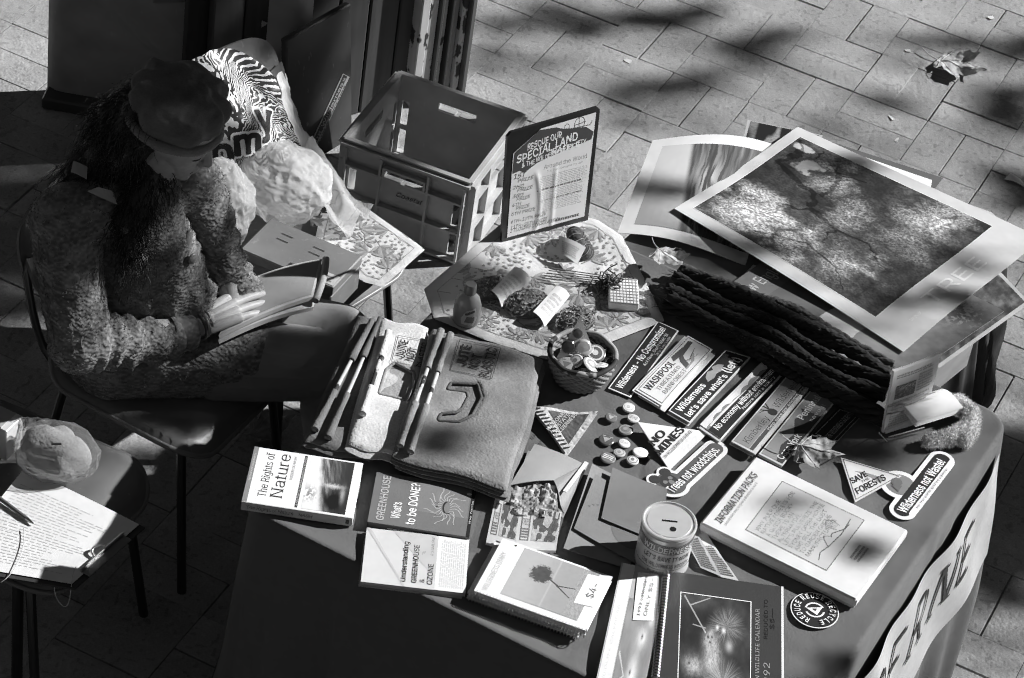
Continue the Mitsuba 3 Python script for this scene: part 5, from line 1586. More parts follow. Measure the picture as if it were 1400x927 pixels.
LB = 'loose badges between the pennant and the no mines sign'
for i, (pt, r, g, ring, lab) in enumerate((
        ((0.263, 4.350, 0.744), 0.0135, 0.78, 0.55, 'white badge, topmost of the loose ones'), ((0.229, 4.309, 0.744), 0.0130, 0.16, 0.4, 'dark badge, left of the upper two white ones'),
        ((0.275, 4.318, 0.744), 0.0135, 0.60, 0.2, 'pale badge with a ring, touching the tip of the no mines sign'), ((0.262, 4.279, 0.744), 0.0160, 0.22, 0.32, 'large grey badge in the middle of the loose ones'),
        ((0.225, 4.239, 0.744), 0.0165, 0.12, 0.4, 'large dark badge, leftmost of the loose ones'), ((0.262, 4.237, 0.744), 0.0130, 0.74, 0.4, 'small plain white badge near the centre of the loose ones'),
        ((0.254, 4.206, 0.744), 0.0130, 0.50, 0.3, 'small pale grey badge, third from the bottom of the loose ones'), ((0.297, 4.218, 0.744), 0.0165, 0.82, 0.7, 'largest white badge, rightmost of the loose ones'),
        ((0.232, 4.185, 0.744), 0.0165, 0.18, 0.65, 'dark badge with a pale ring, lowest on the left of the loose ones'), ((0.283, 4.190, 0.744), 0.0130, 0.66, 0.2, 'white badge with a dark ring, lowest of the loose ones'))):
    badge('badge', lab, V(*pt) + V(0, 0, 0.001), r, unit(V(*rng.normal(0, 0.06, 2), 1)), g, ring, LB, i % 3)
IB = 'badges heaped in the wicker basket'
tone = {0.05: 'black', 0.12: 'dark', 0.35: 'grey', 0.6: 'pale', 0.8: 'white'}
heap = ((-0.012, -0.022, 0.062, 0.016, 0.8, 0.3), (0.004, 0.006, 0.070, 0.019, 0.6, 0.1), (0.026, 0.008, 0.066, 0.022, 0.12, 0.6), (-0.005, 0.030, 0.066, 0.022, 0.05, 0.5), (0.020, -0.028, 0.064, 0.020, 0.35, 0.75), (-0.030, -0.030, 0.055, 0.020, 0.35, 0.15),
        (0.040, -0.018, 0.058, 0.019, 0.8, 0.4), (0.008, -0.046, 0.052, 0.018, 0.6, 0.2), (0.036, 0.034, 0.056, 0.018, 0.05, 0.3), (-0.024, 0.004, 0.058, 0.016, 0.6, 0.25), (0.012, 0.044, 0.054, 0.017, 0.12, 0.5), (0.05, 0.012, 0.050, 0.017, 0.05, 0.6))
where = ('left of the middle of the heap', 'on top in the middle of the basket', 'on the right of the top of the heap', 'leaning at the back of the heap', 'standing edge-on at the front of the heap', 'at the front left rim', 'at the right of the heap, half under another', 'lowest at the front of the basket', 'at the back right rim', 'beside the card', 'far back in the basket', 'against the right rim')
for i, (x, y, z, r, g, ring) in enumerate(heap):
    badge('basket_badge', f'{tone[g]} badge {where[i]} inside the wicker basket', o + V(x, y, z), r, unit(V(*np.random.default_rng(40 + i).normal(0, 0.38, 2), 1)), g, ring, IB, i % 2)
k = thing('badge_card', 'pale triangular card of pinned badges standing up in the wicker basket', 'card')
a_, b_, c_ = o + V(-0.058, -0.022, 0.045), o + V(0.022, 0.006, 0.075), o + V(-0.018, 0.034, 0.135)
nn = unit(np.cross(b_ - a_, c_ - a_))
obj(f'{k}__sheet', (np.vstack([a_, b_, c_, a_ - nn * 0.001, b_ - nn * 0.001, c_ - nn * 0.001]), np.array([[0, 1, 2], [3, 5, 4], [0, 3, 4], [0, 4, 1], [1, 4, 5], [1, 5, 2], [2, 5, 3], [2, 3, 0]])), 'card', 0.55)
for i, (s, t_, r, g) in enumerate(((0.22, 0.66, 0.011, 0.12), (0.16, 0.36, 0.015, 0.06), (0.62, 0.20, 0.017, 0.5))):
    M = frame(unit(b_ - a_), nn)
    M[:3, 3] = a_ + (b_ - a_) * s + (c_ - a_) * t_ * 0.9 + nn * 0.002
    kk = obj(f'{k}__badge', xf(lathe(((0, 0.004), (r * 0.8, 0.003), (r, 0), (r, -0.002), (0, -0.002)), 22), M), 'gloss', g, smooth=30)

# ------------------------------------------------------------------ collecting tin
o = V(*(0.359, 3.915, 0.742))
k = thing('collecting_tin', 'shiny collecting tin with a coin slot in its lid, printed wilderness', 'tin')
R, H = 0.0535, 0.113
obj(f'{k}__body', placed(lathe(((0, 0.001), (R - 0.002, 0.001), (R, 0.003), (R + 0.001, 0.006), (R - 0.001, 0.009), (R - 0.001, H - 0.012), (R + 0.0008, H - 0.008), (R - 0.0005, H - 0.006)), 64), o), 'tinned', 0.55, smooth=35)
lid = lathe(((R - 0.0005, H - 0.007), (R + 0.0012, H - 0.003), (R + 0.0005, H), (R - 0.002, H + 0.0005), (R - 0.004, H - 0.003), (R - 0.009, H - 0.0035), (R - 0.010, H - 0.0015), (0.0, H - 0.0015)), 64)
obj(f'{k}__lid', placed(lid, o), 'tinned', 0.62, smooth=35)
lz = o + V(0, 0, H - 0.0008)
obj(f'{k}__coin_slot', xf(box(0.030, 0.004, 0.0006), trimesh.transformations.translation_matrix(lz) @ trimesh.transformations.rotation_matrix(math.radians(4), (0, 0, 1))), 'print', 0.01)
obj(f'{k}__hole', placed(lathe(((0, 0.0004), (0.0062, 0.0004), (0.0062, 0)), 20), lz + V(0.008, -0.021, 0)), 'print', 0.01)
vs, us = [], []


def wrap(v2, f, g, lift=0.0008):
    """Wrap label-plane metres (x round the tin, centred on its front, y up) on to the body."""
    a = -math.pi / 2 - 0.05 + v2[:, 0] / R
    rr_ = R - 0.001 + lift
    vs.append((np.c_[rr_ * np.cos(a), rr_ * np.sin(a), v2[:, 1]] + o, f))
    us.append(np.tile([g, 0.1], (len(v2), 1)))


for y0, y1, g in ((0.012, 0.094, 0.50),):
    u, w_ = np.meshgrid(np.linspace(-0.15, 0.15, 60), np.linspace(y0, y1, 3), indexing='ij')
    wrap(np.c_[u.ravel(), w_.ravel()], grid_faces(60, 3), g, 0.0005)
for y0, y1, g in ((0.071, 0.091, 0.16), (0.028, 0.0295, 0.1), (0.092, 0.0935, 0.1)):
    u, w_ = np.meshgrid(np.linspace(-0.15, 0.15, 60), np.linspace(y0, y1, 2), indexing='ij')
    wrap(np.c_[u.ravel(), w_.ravel()], grid_faces(60, 2), g, 0.0010)
for s, x0, y0, w_, h, g in (('WILDERNESS', -0.046, 0.0745, 0.108, 0.0135, 0.62), ('LET’S SAVE IT NOW', -0.040, 0.053, 0.10, 0.011, 0.05), ('THE WILDERNESS SOCIETY', -0.043, 0.035, 0.104, 0.009, 0.06), ('PLEASE GIVE', -0.025, 0.018, 0.06, 0.006, 0.1)):
    v, f, wd = words_flat(s, True)
    wrap(np.c_[x0 + w_ * v[:, 0] / wd, y0 + h * v[:, 1]], f, g, 0.0016)
obj(f'{k}__label', join(vs), 'card', uv=np.concatenate(us))

# ------------------------------------------------------------------ squeeze bottle
o = V(*(-0.104, 4.536, 0.746))
k = thing('squeeze_bottle', 'small plastic squeeze bottle with a screw cap standing on the tea towel', 'bottle')
body = lathe(((0, 0.0), (0.024, 0.0), (0.0285, 0.006), (0.030, 0.03), (0.0285, 0.055), (0.022, 0.074), (0.013, 0.083), (0.012, 0.087)), 36)
body = (body[0] * V(1, 0.78, 1) + o, body[1])
obj(f'{k}__body', body, 'gloss', 0.26, smooth=True)
obj(f'{k}__cap', placed(lathe(((0.0125, 0.084), (0.0135, 0.086), (0.0130, 0.104), (0.011, 0.108), (0.0, 0.108)), 24), o), 'gloss', 0.13, smooth=35)
vs, us = [], []
for e, g in ((Polygon([(-0.016, 0.014), (0.012, 0.010), (0.018, 0.03), (0.013, 0.058), (-0.008, 0.050), (-0.018, 0.03)]), 0.5), (Polygon([(-0.010, 0.02), (0.010, 0.018), (0.012, 0.035), (-0.006, 0.036)]), 0.16), (LineString([(-0.008, 0.042), (0.008, 0.05)]).buffer(0.003), 0.1)):
    m_ = trimesh.Trimesh(*poly_mesh(e), process=False).subdivide_to_size(0.004)
    v = np.array(m_.vertices)
    a = -math.pi / 2 + 0.25 + v[:, 0] / 0.03
    r = np.interp(v[:, 1], [0, 0.006, 0.03, 0.055, 0.074], [0.024, 0.0285, 0.030, 0.0285, 0.022]) + 0.0006 + 0.0005 * len(vs)
    vs.append((np.c_[r * np.cos(a), 0.78 * r * np.sin(a), v[:, 1]] + o, np.array(m_.faces)))
    us.append(np.tile([g, 0.1], (len(v), 1)))
obj(f'{k}__label', join(vs), 'card', uv=np.concatenate(us))

# ------------------------------------------------------------------ clear packets of dried leaves with paper tops
PK = 'clear packets of dried leaves and seeds on the tea towel'
for i, (pt, lx, ly, hh, ang, lab, lbl) in enumerate((
        ((-0.061, 4.655, 0.746), 0.056, 0.032, 0.030, 0.62, 'clear packet of dried leaves behind the bottle, with a folded paper top', ((-0.060, 4.622, 0.775), (-0.033, 4.593, 0.757), (0.021, 4.706, 0.757), (-0.019, 4.717, 0.775))),
        ((0.023, 4.621, 0.746), 0.052, 0.040, 0.034, 0.62, 'middle clear packet of seeds and leaves with a folded paper top', ((0.035, 4.570, 0.778), (0.065, 4.551, 0.757), (0.109, 4.670, 0.757), (0.077, 4.672, 0.778))),
        ((0.128, 4.595, 0.746), 0.048, 0.036, 0.030, 0.9, 'rightmost clear packet of dried leaves, glittering in the sun beside the badge basket', None))):
    k = thing('seed_packet', lab, 'packet', PK)
    o = V(*pt)
    ell = affinity.translate(affinity.rotate(affinity.scale(Point(0, 0).buffer(1, 24), lx, ly), math.degrees(ang)), o[0], o[1])
    obj(f'{k}__filling', pad(ell, TZ + 0.006, hh * 0.85, 0.014, 0.005, 0.004, 70, 20 + i), 'leaf', 0.16, smooth=True)
    r_ = np.random.default_rng(60 + i)
    fl = []
    while len(fl) < 420:
        a, q = r_.uniform(0, 6.28), math.sqrt(r_.random()) * 0.98
        x, y = lx * q * math.cos(a), ly * q * math.sin(a)
        x, y = x * math.cos(ang) - y * math.sin(ang), x * math.sin(ang) + y * math.cos(ang)
        d = (1 - q) * min(lx, ly)
        z = TZ + 0.006 + hh * 0.85 * (0.25 + 0.75 * (1 - math.exp(-d / 0.014))) + r_.uniform(0, 0.004)
        s = r_.uniform(0.003, 0.007)
        R3 = trimesh.transformations.rotation_matrix(r_.uniform(0, 6.28), unit(r_.normal(0, 1, 3)))[:3, :3]
        v = np.array([[-s, 0, 0], [0, -s * 0.45, 0.0006], [s, 0, 0], [0, s * 0.45, 0.0006]]) @ R3.T + V(o[0] + x, o[1] + y, z)
        fl.append((v, np.array([[0, 1, 2], [0, 2, 3]])))
    v, f = join(fl)
    uv = np.repeat(np.c_[r_.choice([0.08, 0.2, 0.34, 0.5], len(fl)), r_.random(len(fl))], 4, 0)
    kk = obj(f'{k}__flakes', (v, f), 'paper', uv=uv)
    labels[kk] = {'kind': 'stuff'}
    obj(f'{k}__wrapper', wobble(pad(ell.buffer(0.004), TZ + 0.004, hh, 0.016, 0.005, 0.004, 60, 30 + i, lift=None), 0.002, 110, 4), 'clear', smooth=25)
    if lbl:
        c = Card(*lbl, 0.0012, lambda s, q_: 0.010 * np.sin(np.pi * s) * 0.6)
        kk = c.slab(f'{k}__paper_top', 'paper', 0.70)
        c.lines(0.15, 0.2, 0.85, 0.8, 5, 0.5)
        c.done(kk)

# ------------------------------------------------------------------ incense sticks and the checked packet
k = thing('incense_packet', 'small white checked packet with a bundle of thin incense sticks beside it', 'packet')
q = [V(*a) for a in ((0.196, 4.656, 0.768), (0.261, 4.663, 0.768), (0.250, 4.755, 0.768), (0.186, 4.744, 0.768))]
cm = sum(q) / 4
m = frame(q[1] - q[0], (0, 0, 1))
m[:3, 3] = cm - V(0, 0, 0.011)
LX, LY = np.linalg.norm(q[1] - q[0]), np.linalg.norm(q[3] - q[0])
obj(f'{k}__box', xf(box(LX, LY, 0.022, 0.002), m), 'paper', 0.78)
c = Card(*q, 0.001)
for i in range(9):
    c.rect(i / 9 + 0.01, 0, i / 9 + 0.032, 1, 0.2, 'check')
    c.rect(0, i / 9 + 0.01, 1, i / 9 + 0.032, 0.2, 'check', lift=0.0009)
c.done(k)
for i in range(5):
    a = V(*(0.043, 4.713, 0.746)) + V(0.004 * i, 0.010 * i, 0.012)
    b = V(*(0.192, 4.736, 0.746)) + V(0, 0.006 * i - 0.006, 0.014)
    obj(f'{k}__stick', tube([a, b], 0.0012, 5), 'wood', 0.18)
obj(f'{k}__tuft', join([tube(spline([V(*(0.181, 4.713, 0.746)) + V(rng.uniform(-0.015, 0.012), rng.uniform(-0.02, 0.03), 0.004), V(*(0.188, 4.727, 0.746)) + rng.normal(0, 0.012, 3) + V(0, 0, 0.02), V(*(0.197, 4.727, 0.746)) + rng.normal(0, 0.014, 3) + V(0, 0, 0.016)], 6), 0.0016, 4, False) for _ in range(40)]), 'wool', 0.12)

# ------------------------------------------------------------------ bundle of woven bracelets in a paper band
k = thing('woven_bracelets', 'roll of striped woven bracelets held in a white paper band, before the raffle board', 'bracelets')
o = V(*(0.115, 4.847, 0.765))
ax = unit(V(0.75, 0.25, 0.65))
M = frame(unit(np.cross(ax, V(0, 0, 1))), ax)
M[:3, 3] = o
a = np.linspace(0, 2 * np.pi, 15)
for i in range(14):
    aa = np.linspace(a[i], a[i + 1] - 0.06, 7)
    seg_ = tube(np.c_[0.026 * np.cos(aa), 0.026 * np.sin(aa), 0 * aa], 0.0165, 12)
    obj(f'{k}__band', wobble(xf(seg_, M), 0.0012, 150, i), 'wool', 0.06 if i % 2 else 0.09, smooth=True)
    aa = np.linspace(a[i + 1] - 0.06, a[i + 1], 3)
    obj(f'{k}__stripe', xf(tube(np.c_[0.026 * np.cos(aa), 0.026 * np.sin(aa), 0 * aa], 0.0172, 12), M), 'wool', 0.42, smooth=True)
c = Card((0.074, 4.790, 0.772), (0.115, 4.769, 0.766), (0.128, 4.805, 0.79), (0.065, 4.831, 0.79), 0.001, lambda s, q_: 0.006 * np.sin(np.pi * s))
kk = c.slab(f'{k}__paper_band', 'paper', 0.66)
c.lines(0.12, 0.15, 0.88, 0.8, 6, 0.4)
c.done(kk)

# ------------------------------------------------------------------ braided dark wool along the far edge
k = thing('wool_braids', 'hanks of dark twisted wool lying along the far edge of the table', 'wool')
hair_ = []
for b in range(9):
    u0, lay = (b % 5) / 4, b // 5
    e0 = V(*(0.310, 4.695, 0.752)) * (1 - u0) + V(*(0.347, 4.816, 0.752)) * u0
    e1 = V(*(0.474, 4.614, 0.752)) * (1 - u0) + V(*(0.503, 4.763, 0.752)) * u0
    e2 = V(*(0.636, 4.514, 0.752)) * (1 - u0) + V(*(0.661, 4.687, 0.752)) * u0
    e3 = V(*(0.797, 4.416, 0.752)) * (1 - u0) + V(*(0.810, 4.596, 0.752)) * u0
    r_ = np.random.default_rng(300 + b)
    lift = V(0, 0, 0.006 + 0.022 * lay + 0.012 * u0)
    path = spline([e0 + lift + r_.normal(0, 0.006, 3), e1 + lift + r_.normal(0, 0.008, 3), (e1 + e2) / 2 + lift + r_.normal(0, 0.007, 3), e2 + lift + r_.normal(0, 0.008, 3), e3 + lift + r_.normal(0, 0.006, 3)], 170)
    path[:, 2] = np.maximum(path[:, 2], 0.757)
    L = np.linalg.norm(np.diff(path, axis=0), axis=1).sum()
    tg = np.gradient(path, axis=0)
    tg /= np.linalg.norm(tg, axis=1, keepdims=True)
    sd = np.cross(tg, V(0, 0, 1))
    upv_ = np.cross(sd, tg)
    w = np.linspace(0, L / r_.uniform(0.06, 0.09) * 2 * np.pi, 170) + 0.8 * np.sin(np.linspace(0, 9, 170) + b)
    g_ = (0.028, 0.034, 0.030, 0.045, 0.085)[b % 5]  # sunlight on the uppermost hank put into its lighter grey
    for s in range(3):
        ph = s * 2 * np.pi / 3 + b
        p_ = path + sd * (0.0075 * np.cos(w + ph))[:, None] + upv_ * (0.0075 * np.sin(w + ph))[:, None]
        r = 0.0072 + 0.0018 * (meshkit.fbm(np.c_[np.arange(170) * 0.12, np.full(170, s + 3.0 * b), np.zeros(170)], 2) - 0.5) * 2
        obj(f'{k}__strand', wobble(tube(p_, r, 10), 0.0022, 190, b * 3 + s), 'wool', g_, smooth=True)
        for t_ in range(330):
            i = r_.integers(2, 167)
            d = unit(r_.normal(0, 1, 3) + V(0, 0, 0.4))
            q0 = p_[i] + d * r[i] * 0.9
            q1 = q0 + tg[i] * r_.uniform(0.008, 0.026) * (1 if t_ % 3 else -1) + d * r_.uniform(0.0, 0.004)
            n_ = np.cross(q1 - q0, d)
            n_ = n_ / (np.linalg.norm(n_) + 1e-9) * 0.0007
            hair_.append((np.vstack([q0 - n_, q0 + n_, q1]), np.array([[0, 1, 2]])))
# frayed ends
for e in range(70):
    u0 = rng.random()
    q0 = (V(*(0.310, 4.688, 0.758)) * (1 - u0) + V(*(0.345, 4.787, 0.775)) * u0) + V(0.02, -0.005, 0)
    q1 = q0 + V(-0.045, 0.012, -0.004) * rng.uniform(0.4, 1.1) + rng.normal(0, 0.008, 3)
    q1[2] = max(q1[2], 0.747)
    hair_.append(tube([q0, (q0 + q1) / 2 + V(0, 0, 0.004), q1], [0.0016, 0.0012, 0.0004], 4, False))
kk = obj(f'{k}__fibres', join(hair_), 'wool', 0.075)
labels[kk] = {'kind': 'stuff'}


# ------------------------------------------------------------------ dry leaves
def dry_leaf(label, pos, size, ang, curl, g, tilt=(0, 0), seed=0, group='dry plane leaves'):
    k = thing('dry_leaf', label, 'leaf', group)
    p_, f, _ = fill(Polygon(LEAF2), 0.045)
    r_ = np.random.default_rng(seed)
    x, y = p_[:, 0], p_[:, 1]
    an, rd_ = np.arctan2(y, x), np.hypot(x, y)
    z = curl * (0.30 * rd_ ** 2 + 0.16 * rd_ * np.cos(an * 5.8) + 0.12 * np.sin(3 * x + 5 * y + seed)) + 0.12 * (meshkit.fbm(np.c_[p_ * 5, np.full(len(p_), seed * 1.7)], 3) - 0.5)
    z = z + curl * 0.35 * np.clip(np.abs(y) - 0.35, 0, 1) ** 1.2
    v = np.c_[x * (1 - 0.12 * curl), y * (1 - 0.2 * curl), z] * size
    R3 = trimesh.transformations.euler_matrix(tilt[0], tilt[1], ang)[:3, :3]
    v = v @ R3.T
    v[:, 2] += 0.003 - v[:, 2].min()
    # a slight ridge where each vein runs
    obj(f'{k}__blade', (v + V(*pos), f), 'leaf', g, smooth=True)
    veins = []
    for a in (-1.36, -0.68, 0, 0.68, 1.36):
        s_ = np.linspace(0.02, 0.85, 8)
        xx, yy = s_ * np.cos(a), s_ * np.sin(a)
        d2 = (p_[:, 0][None] - xx[:, None]) ** 2 + (p_[:, 1][None] - yy[:, None]) ** 2
        veins.append(tube(v[d2.argmin(1)] + V(*pos) + V(0, 0, size * 0.008), np.linspace(0.011, 0.004, 8) * size, 5, False))
    st = spline([v[np.argmin(x ** 2 + y ** 2)], v[np.argmin(x ** 2 + y ** 2)] - R3 @ V(0.2, 0.03, -0.05) * size, v[np.argmin(x ** 2 + y ** 2)] - R3 @ V(0.42, -0.05, -0.08) * size], 7)
    st[:, 2] = np.maximum(st[:, 2], 0.003)
    veins.append(tube(st + V(*pos), 0.012 * size, 5, False))
    obj(f'{k}__veins', join(veins), 'leaf', g * 1.3, smooth=True)
    return k


dry_leaf('big curled dry leaf lying over the stickers on the table', (0.622, 4.286, 0.756), 0.108, -0.35, 0.55, 0.36, (0.12, -0.12), 1)
dry_leaf('withered dry leaf on the left end of the wool braids', (0.292, 4.843, 0.778), 0.095, -0.9, 0.55, 0.40, (0.1, -0.1), 2)
dry_leaf('large curled dry leaf alone on the pavement, far right', (1.126, 6.977, 0.003), 0.16, -0.45, 0.42, 0.42, (0.12, -0.05), 3)
dry_leaf('dark dry leaf on the plastic bag at the back of the chair seat', (-0.504, 5.136, 0.5), 0.045, 0.6, 0.8, 0.05, (0.1, 0), 4)
dry_leaf('pale dry leaf on the pavement between the chair and the table’s near corner', (-0.577, 4.870, 0.003), 0.11, 0.4, 0.9, 0.22, (0.1, 0.1), 5)
dry_leaf('half hidden dry leaf on the pavement under the woman’s chair', (-0.818, 4.872, 0.003), 0.09, 1.4, 0.9, 0.12, (0, 0.2), 6)
dry_leaf('dry leaf lying on the chair seat by the cash box', (-0.512, 5.110, 0.49), 0.05, 0.2, 0.6, 0.3, (0, 0), 7)

# ------------------------------------------------------------------ leaflet holder and the toy behind it
k = thing('leaflet_holder', 'clear plastic holder with leaflets standing up and a bent stack of booklets', 'leaflet holder')
c = Card((0.798, 4.436, 0.755), (0.891, 4.497, 0.755), (0.913, 4.709, 0.762), (0.806, 4.659, 0.762), 0.006)
top_z = 0.165
bl, br = V(*(0.800, 4.398, 0.748)), V(*(0.892, 4.477, 0.748))
bk = unit(np.cross(unit(br - bl), V(0, 0, 1)))
upv = unit(V(0, 0, 1) - bk * 0.10)
c = Card(bl, br, br + upv * 0.160 + unit(br - bl) * 0.010, bl + upv * 0.160, 0.008, lambda s, q_: 0.004 * np.sin(np.pi * s))
kk = c.slab(f'{k}__leaflet', 'paper', 0.62)
c.photo(f'{kk}__photo', 8, 0.10, 0.52, 0.52, 0.74)
c.lines(0.08, 0.86, 0.92, 0.93, 2, 0.3)
c.lines(0.56, 0.54, 0.92, 0.84, 7, 0.35)
c.lines(0.08, 0.08, 0.92, 0.50, 11, 0.35)
c.done(kk)
wv = V(*(0.969, 4.476, 0.77)) - V(*(0.871, 4.407, 0.77))
ctrl = [V(*(0.807, 4.400, 0.748)), V(*(0.804, 4.426, 0.778)), V(*(0.818, 4.440, 0.802)), V(*(0.844, 4.425, 0.8)), V(*(0.867, 4.414, 0.784))]
prof = spline(ctrl, 20)
for i in range(9):
    pr = prof - V(0, 0, 0.0022) * i * np.linspace(0.1, 1, 20)[:, None] + unit(wv) * rng.normal(0, 0.0015) + V(-0.0012, -0.0004, 0) * i * 0
    obj(f'{k}__booklet', thick(surf(lambda u, v: np.stack([np.interp(u, np.linspace(0, 1, 20), pr[:, j]) for j in range(3)], -1) + v[..., None] * wv, 24, 3), 24, 3, 0.0017), 'paper', 0.80 if i == 0 else rng.uniform(0.66, 0.8), smooth=25)
for nm, q4 in (('back', ((0.793, 4.400, 0.745), (0.896, 4.472, 0.745), 0.075)), ('front', ((0.810, 4.378, 0.745), (0.886, 4.427, 0.745), 0.012))):
    a, b, h = V(*q4[0]), V(*q4[1]), q4[2]
    obj(f'{k}__acrylic_wall', beam((a + b) / 2 - (b - a) / 2 + V(0, 0, h / 2), (a + b) / 2 + (b - a) / 2 + V(0, 0, h / 2), 0.002, h, bevel=0), 'clear')
    obj(f'{k}__acrylic_edge', tube([a + V(0, 0, h), b + V(0, 0, h)], 0.0012, 6), 'gloss', 0.6)
obj(f'{k}__acrylic_edge', tube([V(*(0.793, 4.400, 0.745)), V(*(0.777, 4.313, 0.82))], 0.0012, 6), 'gloss', 0.6)
obj(f'{k}__acrylic_edge', tube([V(*(0.792, 4.398, 0.746)), V(*(0.809, 4.375, 0.746))], 0.0012, 6), 'gloss', 0.6)

k = thing('fluffy_toy', 'fluffy pale soft toy clinging to the leaflet holder at the table’s right corner', 'soft toy')
w = [V(*(0.919, 4.502, 0.765)), V(*(0.961, 4.509, 0.768)), V(*(0.984, 4.485, 0.765)), V(*(0.983, 4.443, 0.762)), V(*(0.942, 4.405, 0.76)), V(*(0.895, 4.384, 0.757)), V(*(0.970, 4.408, 0.76))]
rad = [0.016, 0.018, 0.019, 0.019, 0.018, 0.014, 0.019]
body = chain([((w[i], rad[i]), (w[i + 1], rad[i + 1])) for i in range(5)] + [((w[3], rad[3]), (w[6], rad[6]))], 0.008, 8)
obj(f'{k}__body', wobble(body, 0.003, 70, 2), 'wool', 0.45, smooth=True)
pts, fi = trimesh.sample.sample_surface(body, 5200, seed=3)
nr = body.face_normals[fi]
r_ = np.random.default_rng(12)
d = nr + r_.normal(0, 0.5, nr.shape)
d /= np.linalg.norm(d, axis=1, keepdims=True)
ln_ = r_.uniform(0.004, 0.010, (len(pts), 1))
sd = np.cross(d, r_.normal(0, 1, d.shape))
sd /= np.linalg.norm(sd, axis=1, keepdims=True)
v = np.stack([pts - sd * 0.0008, pts + sd * 0.0008, pts + d * ln_], 1).reshape(-1, 3)
kk = obj(f'{k}__fur', (v, np.arange(len(v)).reshape(-1, 3)), 'wool', 0.72)
labels[kk] = {'kind': 'stuff'}

# ------------------------------------------------------------------ second low table behind, with the stack of posters
uu, uv_ = unit(V(0.55, 0.83)), unit(V(-0.83, 0.55))
T2 = np.eye(4)
T2[:2, 0], T2[:2, 1], T2[:3, 3] = uu, uv_, V(0.735, 5.11, 0)
k = thing('poster_table', 'low table behind the stall table, hidden under its dark drape', 'table')
m = T2.copy()
m[:3, 3] += V(0, 0, 0.71)
obj(f'{k}__tabletop', xf(box(0.48, 0.54, 0.02, 0.003), m), 'wood', 0.2)
for a in (-1, 1):
    for b in (-1, 1):
        q = V(0.735, 5.11) + a * uu * 0.21 + b * uv_ * 0.24
        obj(f'{k}__leg', tube([V(*q, 0.0), V(*q, 0.70)], 0.015, 10), 'metal', 0.5)
k = obj('dark_drape', xf(cloth_over(0.49, 0.55, 0.02, 0.724, 0.16, 300, 20, 0.05, 0.03, 5, 0.03), T2), 'velvet', 0.035, smooth=True)
labels[k] = {'label': 'dark draped cloth hanging in folds below the stack of posters', 'category': 'cloth'}

PS = 'posters stacked on the second table'


def poster(label, q4, g, t=0.0012, curl=None):
    k = thing('poster', label, 'poster', PS)
    c = Card(*q4, t, curl)
    c.slab(f'{k}__sheet', 'card', g)
    return k, c


k, c = poster('small dark print sticking out behind the tree poster', ((0.464, 5.386, 0.73), (0.614, 5.344, 0.73), (0.656, 5.460, 0.73), (0.473, 5.473, 0.73)), 0.4)
c.photo(f'{k}__photo', 9, 0.04, 0.04, 0.96, 0.96)
k, c = poster('grey edged sheet sticking out beyond the far side of the tree poster', ((0.756, 5.068, 0.731), (0.911, 5.284, 0.731), (0.946, 5.366, 0.731), (0.576, 5.464, 0.731)), 0.12)
k, c = poster('blank white sheet showing beyond the far side of the tree poster', ((0.721, 5.140, 0.733), (0.901, 5.188, 0.733), (0.919, 5.347, 0.733), (0.753, 5.396, 0.733)), 0.78)
k, c = poster('pale sheet with its corner showing at the far right of the stack', ((0.873, 4.855, 0.734), (1.132, 5.164, 0.734), (1.058, 5.257, 0.734), (0.859, 5.318, 0.734)), 0.55)
k, c = poster('corner of a plain white sheet beside the title of the landscape poster', ((0.461, 4.815, 0.739), (0.525, 4.779, 0.739), (0.582, 4.878, 0.739), (0.507, 4.906, 0.739)), 0.62)
k, c = poster('added plain grey sheet standing in for shaded tablecloth under the waterfall poster, beside the end of the wool', ((0.202, 4.905, 0.735), (0.463, 4.779, 0.735), (0.581, 4.962, 0.735), (0.282, 5.061, 0.735)), 0.12)  # added sheet, its grey standing in for tablecloth in shade
k, c = poster('forest floor poster, its picture showing below the lower right edge of the tree poster', ((0.926, 4.657, 0.735), (1.137, 4.937, 0.735), (0.961, 5.201, 0.735), (0.675, 4.803, 0.735)), 0.5)
c.photo(f'{k}__photo', 8, 0.03, 0.03, 0.97, 0.97)
k, c = poster('waterfall poster with a white margin, bending up at its left side', ((0.195, 4.935, 0.744), (0.494, 4.904, 0.738), (0.542, 5.372, 0.738), (0.250, 5.298, 0.75)), 0.74, 0.0012, lambda s, q_: 0.030 * np.sin(np.pi * s) * (0.5 + 0.5 * q_) + 0.004 * np.sin(3 * q_ + 5 * s))
c.photo(f'{k}__photo', 1, 0.10, 0.09, 0.97, 0.91)
k, c = poster('landscape poster with ridges under a bright sky, its title half hidden by the tree poster', ((0.826, 4.551, 0.752), (1.070, 4.863, 0.752), (0.650, 5.090, 0.752), (0.434, 4.774, 0.752)), 0.3, 0.0012, lambda s, q_: 0.006 * np.sin(3 * q_ + s))
c.photo(f'{k}__photo', 2, 0.0, 0.0, 1.0, 0.82)
c.rect(0.0, 0.82, 1.0, 1.0, 0.16)
c.text('New England Wilderness', -0.02 + 0.06, 0.885, 0.92, 0.065, 0.48)
c.done(k)
k, c = poster('big top poster of misty rainforest round a crooked tree, with a wide pale margin', ((0.841, 4.656, 0.764), (1.165, 5.140, 0.764), (0.590, 5.434, 0.764), (0.315, 5.021, 0.764)), 0.60, 0.0012, lambda s, q_: 0.007 * np.sin(2.5 * q_ + 2 * s) + 0.004 * np.sin(6 * s + 2 * q_))
c.photo(f'{k}__photo', 0, 0.075, 0.165, 0.93, 0.955, n=24)
c.border(0.072, 0.162, 0.933, 0.958, 0.003, 0.002, 0.75)
c.text('TREE', 0.30, 0.060, 0.40, 0.055, 0.78)
c.text('wilderness poster', 0.16, 0.065, 0.07, 0.014, 0.75)
c.done(k)
